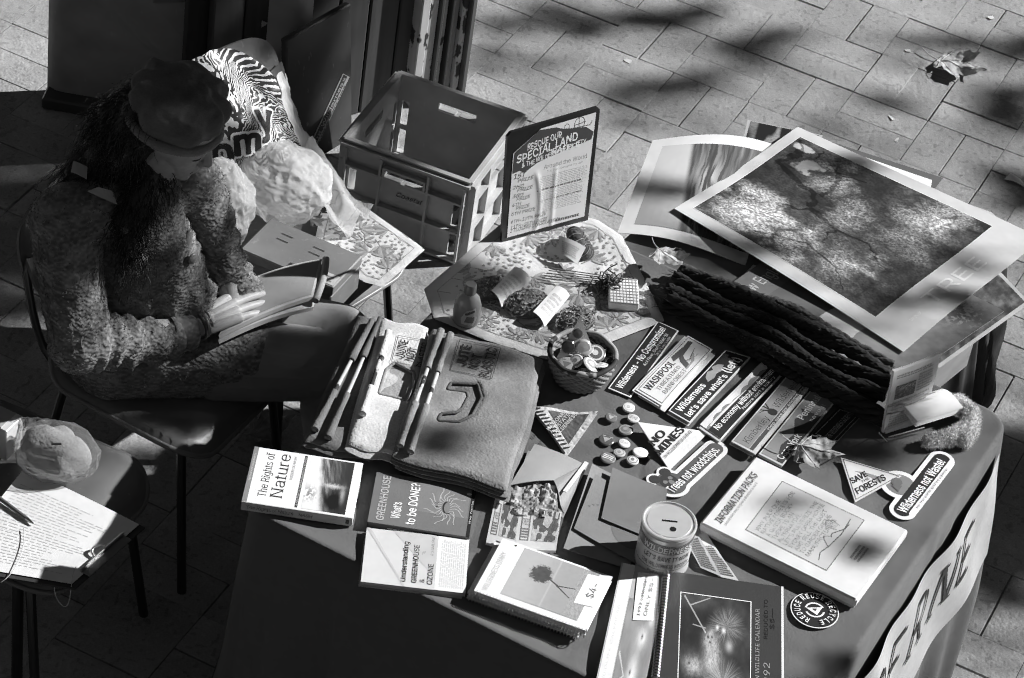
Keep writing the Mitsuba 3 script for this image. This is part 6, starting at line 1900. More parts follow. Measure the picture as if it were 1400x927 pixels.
k, c = poster('tall pale print hanging at the near right of the poster table', ((0.916, 4.758, 0.52), (1.043, 4.944, 0.52), (1.016, 4.818, 0.72), (0.894, 4.637, 0.72)), 0.42)



# ------------------------------------------------------------------ moulded chairs
def chair(label, centre, face, seat_g=0.16, back=True, seat_z=0.45):
    """A grey moulded chair; local x to its right, y forwards."""
    k = thing('chair', label, 'chair', 'grey moulded chairs round the stall')
    f = unit(V(*face, 0))
    M = np.eye(4)
    M[:3, 0], M[:3, 1], M[:3, 3] = V(f[1], -f[0], 0), f, V(*centre, 0)
    out = Polygon([(-0.19, -0.19), (0.19, -0.19), (0.205, 0.20), (-0.205, 0.20)]).buffer(-0.07).buffer(0.09, 10)
    p_, tri, rims = fill(out, 0.014)
    x, y = p_[:, 0], p_[:, 1]
    d = shapely.distance(shapely.boundary(out), shapely.points(p_))
    z = seat_z - 0.022 * np.exp(-(x / 0.13) ** 2 - ((y + 0.03) / 0.13) ** 2) - 0.05 * np.clip((y - 0.13) / 0.1, 0, 1) ** 2 + 0.05 * np.clip((-0.13 - y) / 0.08, 0, 1) ** 2 - 0.012 * np.exp(-d / 0.006)
    n = len(p_)
    v = np.vstack([np.c_[p_, z], np.c_[p_, z - 0.007]])
    r = rims[0]
    i = np.arange(r)
    q = np.stack([i, i + n, np.roll(i, -1) + n, np.roll(i, -1)], 1)
    obj(f'{k}__seat', xf((v, np.vstack([tri, tri[:, ::-1] + n, q[:, [0, 1, 2]], q[:, [0, 2, 3]]])), M), 'plastic', seat_g, smooth=50)
    rim = np.vstack([v[:r], v[:1]]) - V(0, 0, 0.004)
    obj(f'{k}__seat_rim', xf(tube(rim, 0.0065, 8, False), M), 'plastic', seat_g * 1.15, smooth=True)
    for sx in (-1, 1):
        for sy in (-1, 1):
            obj(f'{k}__leg', xf(tube([V(sx * 0.17, sy * 0.15, seat_z - 0.012), V(sx * 0.205, sy * (0.20 if sy > 0 else 0.23), 0.0)], 0.0105, 10), M), 'metal', 0.12)
    if back:
        def bfn(u, w_):
            xx = (u - 0.5) * 0.40
            zz = seat_z + 0.155 + 0.21 * w_
            return np.stack([xx * (1 - 0.12 * (2 * np.abs(w_ - 0.5)) ** 4), -0.235 - 0.07 * w_ + 0.35 * xx ** 2 * 1.4, zz - 0.03 * (2 * np.abs(u - 0.5)) ** 6 * np.sign(w_ - 0.5)], -1)
        obj(f'{k}__backrest', xf(thick(surf(bfn, 26, 16), 26, 16, 0.007), M), 'plastic', seat_g, smooth=40)
        for sx in (-1, 1):
            obj(f'{k}__back_post', xf(tube(spline([V(sx * 0.15, -0.13, seat_z - 0.014), V(sx * 0.165, -0.22, seat_z + 0.03), V(sx * 0.165, -0.262, seat_z + 0.17), V(sx * 0.16, -0.29, seat_z + 0.30)], 10), 0.0095, 8), M), 'metal', 0.12, smooth=True)
    return M


FACE = (0.918, -0.396)
chair('grey moulded chair under the seated person', (-0.745, 4.60), FACE, 0.17)
M2 = chair('grey moulded chair heaped with plastic bags and a cash box, before the crate', (-0.555, 5.085), (0.82, -0.57), 0.17)
M3_ = chair('grey moulded chair at the lower left with a clipboard and bread on it', (-0.972, 4.127), (0.93, -0.365), 0.13)

# ------------------------------------------------------------------ the woman
per = thing('person', 'seated person in a dark velvet cap and shaggy wool jumper, bent over an open book', 'person')
Sn, Sf = V(-0.950, 4.430, 0.93), V(-0.730, 4.620, 0.95)
En, Ef = V(*(-0.890, 4.320, 0.7)), V(*(-0.640, 4.628, 0.72))
Wn, Wf = V(*(-0.675, 4.482, 0.655)), V(-0.605, 4.585, 0.635)
hipc = V(-0.86, 4.60, 0.53)
chest, belly, neck = V(-0.835, 4.535, 0.84), V(-0.80, 4.57, 0.66), V(-0.805, 4.535, 1.00)
headc = V(-0.752, 4.538, 1.135)
hn, hf = V(-0.87, 4.53, 0.50), V(-0.80, 4.69, 0.50)
kn, kf = V(*(-0.386, 4.596, 0.51)), V(*(-0.384, 4.693, 0.51))
an_, af_ = kn + V(0.03, 0.02, -0.43), kf + V(0.04, 0.02, -0.43)
body = [((hn), 0.085), ((hf), 0.085)]
bones = [((hn, 0.085), (hf, 0.085)), ((hipc, 0.12), (belly, 0.115)), ((belly, 0.115), (chest, 0.115)), ((chest, 0.11), (neck, 0.055)), ((Sn, 0.055), (Sf, 0.055)), ((neck, 0.05), (headc - V(0.01, 0, 0.06), 0.05)),
         ((Sn, 0.05), (En, 0.037)), ((En, 0.037), (Wn, 0.026)), ((Sf, 0.05), (Ef, 0.037)), ((Ef, 0.037), (Wf, 0.025)),
         ((hn, 0.085), (kn, 0.062)), ((hf, 0.085), (kf, 0.062)), ((kn, 0.058), (an_, 0.036)), ((kf, 0.058), (af_, 0.036)),
         ((an_, 0.035), (an_ + V(0.15, -0.03, -0.045), 0.026)), ((af_, 0.035), (af_ + V(0.15, -0.03, -0.045), 0.026))]
# head: cranium, jaw, nose, chin, brow; looking along h, tilted down at the book
h = unit(V(0.93, -0.22, -0.42))
hu = unit(V(0, 0, 1) - h * (h[2]))
hs = np.cross(hu, h)
hp = lambda a, b, c_: headc + h * a + hs * b + hu * c_
bones += [((hp(-0.012, 0, 0.012), 0.074), (hp(0.018, 0, 0.010), 0.071)), ((hp(0.02, 0, 0.0), 0.066), (hp(0.055, 0, -0.075), 0.030)), ((hp(0.04, 0.028, -0.02), 0.036), (hp(0.04, -0.028, -0.02), 0.036)),
          ((hp(0.080, 0, 0.004), 0.010), (hp(0.097, 0, -0.028), 0.0105)), ((hp(0.088, 0.008, -0.034), 0.009), (hp(0.088, -0.008, -0.034), 0.009)), ((hp(0.072, 0, -0.060), 0.018), (hp(0.074, 0, -0.064), 0.016)), ((hp(0.066, 0, -0.090), 0.018), (hp(0.05, 0, -0.088), 0.022)),
          ((hp(0.074, 0.03, 0.012), 0.012), (hp(0.074, -0.03, 0.012), 0.012))]
man = chain(bones, 0.011, 6)
obj(f'{per}__body', man, 'skin', 0.38, smooth=True)

for nm, pts, r, g in (('eyelid', ((0.080, -0.018, -0.010), (0.077, -0.031, -0.012), (0.064, -0.046, -0.009)), 0.0021, 0.05), ('eyebrow', ((0.083, -0.014, 0.010), (0.078, -0.034, 0.013), (0.063, -0.050, 0.008)), 0.0022, 0.06), ('mouth', ((0.086, 0.010, -0.062), (0.087, 0.0, -0.062), (0.080, -0.018, -0.064)), 0.0018, 0.14)):
    obj(f'{per}__{nm}', tube(spline([hp(*q) for q in pts], 9), r, 6), 'skin', g, smooth=True)


def hand(key, wrist, axis, back, g, spread=1.0, curl=0.25, thumb_side=1, size=1.0):
    """A hand with five bent fingers: AXIS from the wrist to the finger tips, BACK the normal of its back."""
    x = unit(axis)
    z = unit(back - x * (back @ x))
    y = np.cross(z, x)
    L = lambda a, b, c_: wrist + (x * a + y * b * thumb_side + z * c_) * size
    b_ = [((L(-0.03, 0, 0), 0.024), (L(0.0, 0, 0), 0.023))]
    roots = []
    for i, (by, ln_, r) in enumerate(((0.028, 0.068, 0.0086), (0.0095, 0.076, 0.0090), (-0.009, 0.070, 0.0086), (-0.026, 0.054, 0.0076))):
        rx = 0.078 - 0.006 * abs(i - 1)
        b_.append(((L(0.0, by * 0.6, 0.0), 0.0145), (L(rx, by, 0.004), 0.0108)))
        roots.append((rx, by, ln_, r, i))
    for rx, by, ln_, r, i in roots:
        p0_ = (rx, by, 0.004)
        dirs, pts = 0.12, [p0_]
        ang = 0.05
        for s_, frac in enumerate((0.44, 0.31, 0.25)):
            ang += curl * (0.5 if s_ == 0 else 1.0)
            q = pts[-1]
            pts.append((q[0] + ln_ * frac * math.cos(ang), q[1] + by * 0.16 * spread * frac + (0.002 if i == 0 else 0), q[2] - ln_ * frac * math.sin(ang)))
        for s_ in range(3):
            b_.append(((L(*pts[s_]), r * (1.06 - 0.06 * s_) * size), (L(*pts[s_ + 1]), r * (1.0 - 0.08 * s_) * size)))
    b_.append(((L(0.012, 0.022, -0.004), 0.015), (L(0.048, 0.036, -0.018), 0.0115)))
    b_.append(((L(0.048, 0.036, -0.018), 0.0105), (L(0.076, 0.032, -0.026), 0.0092)))
    b_.append(((L(0.076, 0.032, -0.026), 0.0092), (L(0.098, 0.026, -0.030), 0.0078)))
    tm = chain(b_, 0.0032, 5)
    obj(key, tm, 'skin', g, smooth=True)
    nails = []
    return L, roots


tip = V(*(-0.533, 4.628, 0.668))
hx = unit(tip - Wn)
hand(f'{per}__hand', Wn + hx * 0.028, hx, V(0.10, -0.25, 1), 0.36, curl=0.14, thumb_side=1, size=1.06)
hand(f'{per}__hand', V(*(-0.690, 4.539, 0.595)), unit(V(0.85, 0.35, 0.0)), V(0.0, -0.35, -1), 0.30, curl=0.5, thumb_side=1, size=0.95)

# the jumper: thick, shaggy knit with folds round the sleeves
jb = [((hipc + V(0, 0, 0.02), 0.140), (belly, 0.125)), ((belly, 0.125), (chest, 0.125)), ((chest, 0.12), (neck - V(0, 0, 0.045), 0.085)), ((Sn + V(0.01, 0.01, 0), 0.078), (Sf - V(0.01, 0.01, 0), 0.078)),
      ((chest + V(0.05, -0.02, 0.02), 0.085), (belly + V(0.07, -0.01, -0.01), 0.095)),
      ((Sn, 0.074), (En - unit(En - Sn) * 0.01, 0.066)), ((En, 0.066), (Wn - hx * 0.065, 0.044)), ((Sf, 0.066), (Ef, 0.050)), ((Ef, 0.050), (Wf + V(0.02, 0.05, 0.0), 0.042)),
      ((hn + V(0.02, 0, 0.02), 0.118), (hn + (kn - hn) * 0.62 + V(0, 0, 0.015), 0.088)), ((hf + V(0.02, 0, 0.02), 0.118), (hf + (kf - hf) * 0.62 + V(0, 0, 0.015), 0.088))]
jm = chain(jb, 0.009, 6)
v, f = np.array(jm.vertices), np.array(jm.faces)
nrm_ = np.array(jm.vertex_normals)
fold = np.zeros(len(v))
for a, b, fr, amp in ((Sn, En, 60, 0.004), (En, Wn, 130, 0.006), (Sf, Ef, 120, 0.005), (Ef, Wf, 130, 0.005)):
    ab = b - a
    t_ = ((v - a) @ ab) / (ab @ ab)
    dist = np.linalg.norm(v - a - np.clip(t_, 0, 1)[:, None] * ab, axis=1)
    w_ = np.exp(-(dist / 0.085) ** 4) * (t_ > 0.05) * (t_ < 1.1)
    fold += w_ * amp * np.sin(t_ * np.linalg.norm(ab) * fr + 3 * meshkit.fbm(v * 9, 2, 4) * 3)
v = v + nrm_ * (fold + 0.010 * (meshkit.fbm(v * 9, 3, 5) - 0.5) + 0.005 * (meshkit.fbm(v * 70, 3, 6) - 0.5))[:, None]
obj(f'{per}__jumper', (v, f), 'knit', 0.21, smooth=True)
# loops of wool standing out from the knit
jm2 = trimesh.Trimesh(v, f, process=False)
pts, fi = trimesh.sample.sample_surface(jm2, 16000, seed=5)
r_ = np.random.default_rng(15)
d = jm2.face_normals[fi] + r_.normal(0, 0.7, (len(pts), 3))
d /= np.linalg.norm(d, axis=1, keepdims=True)
sd = np.cross(d, r_.normal(0, 1, d.shape))
sd /= np.linalg.norm(sd, axis=1, keepdims=True)
tri = np.stack([pts - sd * 0.0011, pts + sd * 0.0011, pts + d * r_.uniform(0.003, 0.008, (len(pts), 1))], 1).reshape(-1, 3)
gg = np.repeat(np.c_[0.08 + 0.20 * np.clip(meshkit.fbm(pts * 28, 3, 9) * 2.6 - 0.95, 0, 1), np.zeros(len(pts))], 3, 0)
kk = obj(f'{per}__jumper__wool_fibres', (tri, np.arange(len(tri)).reshape(-1, 3)), 'wool', uv=gg)
labels[kk] = {'kind': 'stuff'}
# ribbed cuffs
for w_, e_, r0 in ((Wn - hx * 0.03, En, 0.042), (Wf + V(0.02, 0.05, 0), Ef, 0.043)):
    ax = unit(w_ - e_)
    pp = np.array([w_ + ax * x for x in np.linspace(-0.035, 0.022, 9)])
    tb = tube(pp, np.array([0.96, 1.0, 0.94, 1.0, 0.93, 0.98, 0.92, 0.97, 0.9]) * r0, 30, False)
    obj(f'{per}__jumper__cuff', tb, 'knit', 0.19, smooth=True)
# toggles on the chest
fr_ = unit(V(0.80, -0.55, 0.20))
for pt, L_, W_, rot, g in (((-0.720, 4.512, 0.87), 0.026, 0.012, 0.9, 0.17), ((-0.705, 4.499, 0.835), 0.014, 0.013, 0.4, 0.22)):
    M = frame(unit(V(0.1, 0.5, 0.9)) if L_ > 0.02 else V(0.5, 0.7, 0), fr_)
    M[:3, 3] = V(*pt) + fr_ * 0.02
    m_ = lathe(((0, 0.004), (0.7, 0.0035), (1, 0.0), (0.7, -0.003), (0, -0.003)), 24)
    obj(f'{per}__jumper__button', xf((m_[0] * V(L_, W_, 1), m_[1]), M), 'gloss', g, smooth=True)
# pale collar tips of the blouse
for q4 in (((-0.906, 4.451, 1), (-0.843, 4.450, 0.98), (-0.857, 4.465, 1), (-0.884, 4.459, 1.01)), ((-0.944, 4.467, 1.03), (-0.907, 4.452, 1.03), (-0.914, 4.482, 1.04), (-0.943, 4.489, 1.04)), ((-0.794, 4.526, 0.98), (-0.781, 4.518, 0.96), (-0.785, 4.564, 0.99), (-0.794, 4.559, 1))):
    q = [V(*a) + V(0.0, -0.022, 0.018) for a in q4]
    c = Card(*q, 0.0015, lambda s, t_: 0.004 * np.sin(3 * s + t_))
    c.slab(f'{per}__collar', 'cloth', 0.36)
# smooth skirt over the knees
skb = [((hn + (kn - hn) * 0.5, 0.094), (kn, 0.082)), ((hf + (kf - hf) * 0.5, 0.094), (kf, 0.080)), ((kn, 0.080), (kf, 0.080)), ((kn, 0.080), (kn + V(0.05, 0.0, -0.30), 0.075)), ((kf, 0.080), (kf + V(0.05, 0.01, -0.30), 0.075)), ((kn + V(0.05, 0.0, -0.30), 0.07), (kf + V(0.05, 0.01, -0.30), 0.07))]
sk = chain(skb, 0.012, 14)
obj(f'{per}__skirt', wobble(sk, 0.004, 9, 3), 'cloth', 0.22, smooth=True)
# bracelets and watch
axw = hx
for off, r, t_, g, mat in ((0.020, 0.030, 0.0035, 0.7, 'metal'), (0.030, 0.0285, 0.0022, 0.35, 'metal'), (0.010, 0.033, 0.003, 0.12, 'wool')):
    a = np.linspace(0, 2 * np.pi, 30)
    s1 = unit(np.cross(axw, V(0, 0, 1)))
    s2 = np.cross(s1, axw)
    obj(f'{per}__bracelet', tube(Wn + axw * off + r * (np.cos(a)[:, None] * s1 * 0.9 + np.sin(a)[:, None] * s2), t_, 8, False), mat, g, smooth=True)

# velvet cap: a soft crown over a thick rolled band
bax = unit(V(0.24, -0.10, 1.0))
bc = headc + V(0.000, 0.000, 0.028)
B = frame(unit(np.cross(V(0, 1, 0), bax)), bax)
B[:3, 3] = bc
prof = [(0.086, -0.004), (0.093, 0.010), (0.100, 0.030), (0.098, 0.054), (0.084, 0.076), (0.057, 0.091), (0.027, 0.097), (0.0005, 0.097)]
from scipy.interpolate import CubicSpline
pc = CubicSpline(np.linspace(0, 1, len(prof)), np.array(prof))(np.linspace(0, 1, 36))
pc[:, 0] = np.maximum(pc[:, 0], 0.0004)
cv, cf = lathe(pc, 90)
an = np.arctan2(cv[:, 1], cv[:, 0])
rr0 = np.hypot(cv[:, 0], cv[:, 1])
puck = 0.006 * np.sin(an * 9 + 2 * np.sin(an * 2)) * np.exp(-((rr0 - 0.098) / 0.02) ** 2) + 0.012 * (meshkit.fbm(cv * 26, 3, 8) - 0.5)
cv = cv * (1 + (puck / np.maximum(rr0, 0.03)))[:, None] * V(1.0, 1.0, 1.0) + V(0, 0, 1) * puck[:, None] * 0.8
obj(f'{per}__cap', xf((cv, cf), B), 'velvet', 0.12, smooth=True)
a = np.linspace(0, 2 * np.pi, 60)
band = np.c_[0.096 * np.cos(a), 0.090 * np.sin(a), -0.010 + 0 * a]
obj(f'{per}__cap__band', wobble(xf(tube(band, 0.0105, 12, False), B), 0.002, 40, 3), 'velvet', 0.20, smooth=True)

# long dark curly hair
hv = [((hp(-0.045, 0, 0.0), 0.075), (hp(-0.075, 0.0, -0.07), 0.072)), ((hp(-0.075, 0, -0.07), 0.075), (V(-0.895, 4.56, 0.985), 0.06)), ((hp(-0.02, 0.06, -0.02), 0.038), (V(-0.815, 4.44, 0.95), 0.034)), ((V(-0.815, 4.44, 0.95), 0.032), (V(-0.80, 4.41, 0.90), 0.016)),
      ((hp(-0.06, -0.02, -0.05), 0.06), (V(-0.93, 4.52, 0.98), 0.045))]
hm = chain(hv, 0.010, 6)
obj(f'{per}__hair', wobble(hm, 0.012, 26, 5), 'hair', 0.018, smooth=True)
pts, fi = trimesh.sample.sample_surface(hm, 2600, seed=8)
r_ = np.random.default_rng(21)
locks = []
for q, n_ in zip(pts, hm.face_normals[fi]):
    if (q - headc) @ h > -0.035 and q[2] > headc[2] - 0.07:
        continue
    ln_ = r_.uniform(0.03, 0.10)
    down = V(-0.12, -0.05, -1.0) + r_.normal(0, 0.30, 3)
    flow = unit(unit(down - n_ * (down @ n_)) + n_ * r_.uniform(0.05, 0.40))
    s1 = unit(np.cross(flow, r_.normal(0, 1, 3)))
    s2 = np.cross(flow, s1)
    t_ = np.linspace(0, 1, 12)
    ph, tw, rad_ = r_.uniform(0, 6.28), r_.uniform(10, 24), r_.uniform(0.002, 0.006)
    p_ = q + flow * (t_ * ln_)[:, None] + (s1 * np.cos(t_ * tw + ph)[:, None] + s2 * np.sin(t_ * tw + ph)[:, None]) * (rad_ * t_ ** 0.5)[:, None] - V(0, 0, 1) * (0.35 * ln_ * t_ ** 2)[:, None]
    locks.append(tube(p_, np.linspace(0.0014, 0.0004, 12), 3, False))
kk = obj(f'{per}__hair__curls', join(locks), 'hair', 0.022, smooth=True)
labels[kk] = {'kind': 'stuff'}

# the open book in her hands
k = thing('open_book', 'open paperback held bent back in the seated person’s hands', 'book')
A, Bq, C_, D_ = V(*(-0.623, 4.486, 0.64)), V(*(-0.444, 4.645, 0.648)), V(*(-0.446, 4.788, 0.65)), V(*(-0.601, 4.669, 0.648))
oc = Card(A, Bq, C_, D_, 0.010, lambda s, q_: 0.016 * np.sin(np.pi * np.clip(s, 0, 1)) ** 0.8 * 0.6 + 0.010 * (1 - q_) * s)
oc.slab(f'{k}__pages', 'paper', 0.45, 18)
oc.rect(0.03, 0.06, 0.97, 0.95, 0.26, 'cover_print', n=12, lift=0.0008)
oc.done(k)
und = Card(A - V(0, 0, 0.012), Bq - V(-0.004, 0.006, 0.014), C_ - V(-0.008, 0, 0.012), D_ - V(0, 0, 0.012), 0.012, lambda s, q_: 0.012 * np.sin(np.pi * s))
und.slab(f'{k}__page_block', 'paper', 0.55, 16)
obj(f'{k}__spine', tube(spline([Bq + V(0.006, -0.004, 0.002), (Bq + C_) / 2 + V(0.012, 0, 0.006), C_ + V(0.008, 0, 0.002)], 10), 0.008, 12), 'paper', 0.30, smooth=True)

# ------------------------------------------------------------------ things on the middle chair
k = thing('cash_box', 'grey metal cash box with a latch and a small paper label, on the middle chair', 'box')
ca_, cb_, cc_, cd_ = [V(*a) for a in ((-0.648, 4.885, 0.565), (-0.422, 4.797, 0.565), (-0.366, 4.927, 0.565), (-0.586, 5.007, 0.565))]
cm = (ca_ + cb_ + cc_ + cd_) / 4
m = frame(cb_ - ca_ + cc_ - cd_, (0, 0, 1))
LX, LY = (np.linalg.norm(cb_ - ca_) + np.linalg.norm(cc_ - cd_)) / 2, (np.linalg.norm(cd_ - ca_) + np.linalg.norm(cc_ - cb_)) / 2
for nm, z0, hh, grow, g in (('body', 0.468, 0.070, 0.0, 0.15), ('lid', 0.5385, 0.0265, 0.003, 0.17)):
    mm = m.copy()
    mm[:3, 3] = V(cm[0], cm[1], z0 + hh / 2)
    obj(f'{k}__{nm}', xf(box(LX + grow, LY + grow, hh, 0.003), mm), 'painted', g)
x_, y_ = m[:3, 0], m[:3, 1]
tc = V(cm[0], cm[1], 0.566)
obj(f'{k}__latch', xf(box(0.024, 0.018, 0.004, 0.001), (lambda mm: (mm.__setitem__((slice(0, 3), 3), tc - y_ * (LY / 2 - 0.012) + x_ * 0.01), mm)[1])(m.copy())), 'metal', 0.6)
obj(f'{k}__latch_slot', xf(box(0.008, 0.004, 0.001), (lambda mm: (mm.__setitem__((slice(0, 3), 3), tc - y_ * (LY / 2 - 0.012) + x_ * 0.01 + V(0, 0, 0.0026)), mm)[1])(m.copy())), 'print', 0.02)
lb = tc + x_ * (LX / 2 - 0.030) - y_ * (LY / 2 - 0.030)
c = Card(lb - x_ * 0.026 - y_ * 0.024, lb + x_ * 0.028 - y_ * 0.024, lb + x_ * 0.028 + y_ * 0.012, lb - x_ * 0.026 + y_ * 0.012, 0.0008)
kk = c.slab(f'{k}__label', 'paper', 0.42)
c.lines(0.15, 0.2, 0.85, 0.8, 3, 0.15)
c.done(kk)
for o_ in (0.012, -0.01):
    for s in (-0.3, 0.05):
        c = Card(tc + x_ * (s * LX) + y_ * (o_ + 0.02), tc + x_ * (s * LX + 0.03) + y_ * (o_ + 0.019), tc + x_ * (s * LX + 0.03) + y_ * (o_ + 0.0215), tc + x_ * (s * LX) + y_ * (o_ + 0.022))
        c.rect(0, 0, 1, 1, 0.03, 'scratch')
        c.done(f'{k}__lid')

# printed carrier bag hung over the back of the chair
k = thing('printed_bag', 'white plastic carrier bag printed with black trees and lettering, hung over the chair back', 'bag')
b0, b1 = V(-0.865, 5.02, 0.57), V(-0.575, 5.235, 0.57)


def bag_fn(u, v):
    base = b0 * (1 - u)[..., None] + b1 * u[..., None]
    out = unit(V(0.82, -0.57, 0))
    top = 0.30 * (1 - 0.45 * np.abs(2 * u - 1.1) ** 2.2)
    p = base + V(0, 0, 1) * (v * top)[..., None] - out * (0.10 * v ** 1.5)[..., None]
    n_ = 0.018 * (meshkit.fbm(p * 16, 3, 31) - 0.5) * 2 + 0.012 * np.sin(u * 11 + 3 * v) + 0.05 * (1 - v) ** 2
    return p + out * n_[..., None]


nu, nv = 70, 60
u, v = np.meshgrid(np.linspace(0, 1, nu), np.linspace(0, 1, nv), indexing='ij')
pos = bag_fn(u, v)
obj(f'{k}__printed_front', (pos.reshape(-1, 3), grid_faces(nu, nv)), 'picture', uv=np.c_[10.001 + 0.998 * u.ravel(), v.ravel()], smooth=True)
wbag = unit(V(0.82, -0.57, 0))


def on_bag(x, y, lift=0.003):
    return bag_fn(np.asarray(x), np.asarray(y)) + wbag * lift


vs, us = [], []
for ch, x, y, w_, h_, sl in (('o', 0.06, 0.10, 0.09, 0.22, 0.03), ('n', 0.17, 0.11, 0.10, 0.22, 0.03), ('o', 0.36, 0.20, 0.12, 0.26, 0.03), ('m', 0.50, 0.26, 0.18, 0.24, 0.03), ('y', 0.71, 0.38, 0.14, 0.28, 0.04)):
    vf, ff, wd = words_flat(ch, True)
    tri_ = vf[ff][:, :, :2]
    shp = unary_union([Polygon(t_) for t_ in tri_ if abs((t_[1] - t_[0])[0] * (t_[2] - t_[0])[1] - (t_[1] - t_[0])[1] * (t_[2] - t_[0])[0]) > 1e-9])
    for grow, g, lf_ in ((0.13, 0.72, 0.002), (0.03, 0.02, 0.0035)):
        e = shp.buffer(grow)
        m_ = trimesh.Trimesh(*poly_mesh(e), process=False).subdivide_to_size(0.25)
        q = np.array(m_.vertices)
        xx, yy = np.clip(x + w_ * q[:, 0] / wd + sl * q[:, 1], 0.005, 0.995), np.clip(y + h_ * q[:, 1] * 0.75, 0.005, 0.99)
        vs.append((on_bag(xx, yy, lf_), np.array(m_.faces)))
        us.append(np.tile([g, 0.1], (len(q), 1)))
obj(f'{k}__lettering', join(vs), 'print', uv=np.concatenate(us))
vs, us = [], []
rect_ = trimesh.Trimesh(*poly_mesh(Polygon([(0.72, 0.04), (0.985, 0.14), (0.985, 0.30), (0.72, 0.20)])), process=False).subdivide_to_size(0.06)
q = np.array(rect_.vertices)
vs.append((on_bag(q[:, 0], q[:, 1], 0.003), np.array(rect_.faces)))
us.append(np.tile([0.02, 0.1], (len(q), 1)))
vf, ff, wd = words_flat('VIST.', True)
vs.append((on_bag(0.78 + 0.17 * vf[:, 0] / wd, 0.115 + 0.09 * vf[:, 1] + 0.06 * vf[:, 0] / wd, 0.005), ff))
us.append(np.tile([0.75, 0.1], (len(vf), 1)))
obj(f'{k}__strip', join(vs), 'print', uv=np.concatenate(us))
# its plain white side and the loose handle falling towards the seat


def side_fn(u, v):
    p = bag_fn(np.full_like(u, 1.0), v)
    out = unit(V(0.57, 0.82, 0))
    return p + out * (u * 0.10)[..., None] - V(0, 0, 1) * (u * 0.02 + 0.05 * u ** 2)[..., None] - wbag * (0.06 * u)[..., None] + (0.014 * (meshkit.fbm(p * 22 + u[..., None] * 3, 3, 41) - 0.5))[..., None] * V(1, 1, 1)


obj(f'{k}__white_side', thick(surf(side_fn, 20, 40), 20, 40, 0.0008), 'milky', smooth=True)
obj(f'{k}__loose_handle', wobble(thick(surf(lambda u, v: np.stack([np.interp(v, [0, 0.35, 0.7, 1], q_) for q_ in ([-0.56, -0.49, -0.44, -0.40], [5.20, 5.17, 5.13, 5.16], [0.62, 0.57, 0.535, 0.485])], -1) + (u - 0.5)[..., None] * V(0.04, 0.11, 0.0) + (0.018 * np.sin(u * 9 + 4 * v))[..., None] * V(0, 0, 1), 16, 30), 16, 30, 0.001), 0.010, 26, 3), 'hazy', smooth=True)

# crumpled clear bags below it
def crushed(d, r_, n, deep):
    """Distances along the unit directions d to a many-faced shape of flat facets, like crushed film."""
    nr_ = r_.normal(0, 1, (n, 3))
    nr_ /= np.linalg.norm(nr_, axis=1, keepdims=True)
    c_ = 1 - deep * r_.random(n)
    return np.min(np.where(d @ nr_.T > 0.15, c_ / np.maximum(d @ nr_.T, 0.15), 9.0), axis=1)


def crumpled(name, label, cen_, rad_, seed, mat, sub=5, amp=0.16):
    k = thing(name, label, 'bag')
    m_ = trimesh.creation.icosphere(sub)
    d = np.array(m_.vertices)
    r_ = np.random.default_rng(seed)
    ridge = lambda fr, sd: 1 - np.abs(2 * meshkit.noise(d * fr + 3.7, sd) - 1)
    r = 0.80 + 0.24 * ridge(1.7, seed) + 0.11 * ridge(4.1, seed + 1) + 0.055 * ridge(9.0, seed + 2) + 0.02 * ridge(19.0, seed + 3)
    v = d * r[:, None] * V(*rad_)
    v[:, 2] = np.maximum(v[:, 2], -rad_[2] * 0.8)
    obj(f'{k}__film', (v + cen_, np.array(m_.faces)), mat, smooth=30)
    return k


crumpled('plastic_bag', 'crumpled milky plastic bag bulging in the sun on the middle chair', V(*(-0.592, 5.141, 0.57)), (0.105, 0.095, 0.08), 51, 'milky')
crumpled('plastic_bag', 'crumpled clear plastic bag hanging between the person’s sleeve and the chair', V(*(-0.719, 5.013, 0.565)), (0.075, 0.085, 0.11), 61, 'hazy')
k = thing('folded_paper', 'white folded paper under the crumpled bag, behind the cash box', 'paper')
c = Card((-0.632, 5.102, 0.515), (-0.562, 5.068, 0.49), (-0.522, 5.121, 0.49), (-0.608, 5.146, 0.515), 0.002, lambda s, q_: 0.01 * np.sin(3 * s))
c.slab(f'{k}__sheet', 'paper', 0.72)
# ------------------------------------------------------------------ things on the lower left chair
k = thing('clipboard', 'dark clipboard with a written sheet, resting on the lower left chair', 'clipboard')
q4 = [V(*a) for a in ((-1.045, 3.855, 0.474), (-0.794, 3.854, 0.474), (-0.698, 4.048, 0.474), (-0.965, 4.159, 0.474))]     # BL.. in order round the sheet
bcard = Card(*[q + V(0.004, -0.004, -0.003) + (q - sum(q4) / 4) * 0.05 for q in q4], 0.004)
bcard.slab(f'{k}__board', 'painted', 0.04)
pc_ = Card(*q4, 0.0012, lambda s, q_: 0.004 * np.sin(2.5 * s) * q_)
pc_.slab(f'{k}__sheet', 'paper', 0.66)
pc_.lines(0.06, 0.10, 0.90, 0.88, 26, 0.50, fill=0.22, ragged=0.4)
pc_.poly(LineString([(0.02, 0.42), (0.97, 0.40)]).buffer(0.002), 0.4, 'fold')
pc_.done(k)
cl0, cl1 = q4[1] + (q4[2] - q4[1]) * 0.15, q4[1] + (q4[2] - q4[1]) * 0.78
obj(f'{k}__clip_plate', beam(cl0 + V(0.006, -0.002, 0.005), cl1 + V(0.006, -0.002, 0.005), 0.024, 0.002, bevel=0.0006), 'metal', 0.35)
obj(f'{k}__clip_bar', tube([cl0 + V(-0.004, 0.002, 0.010), cl1 + V(-0.004, 0.002, 0.010)], 0.003, 8), 'metal', 0.6)
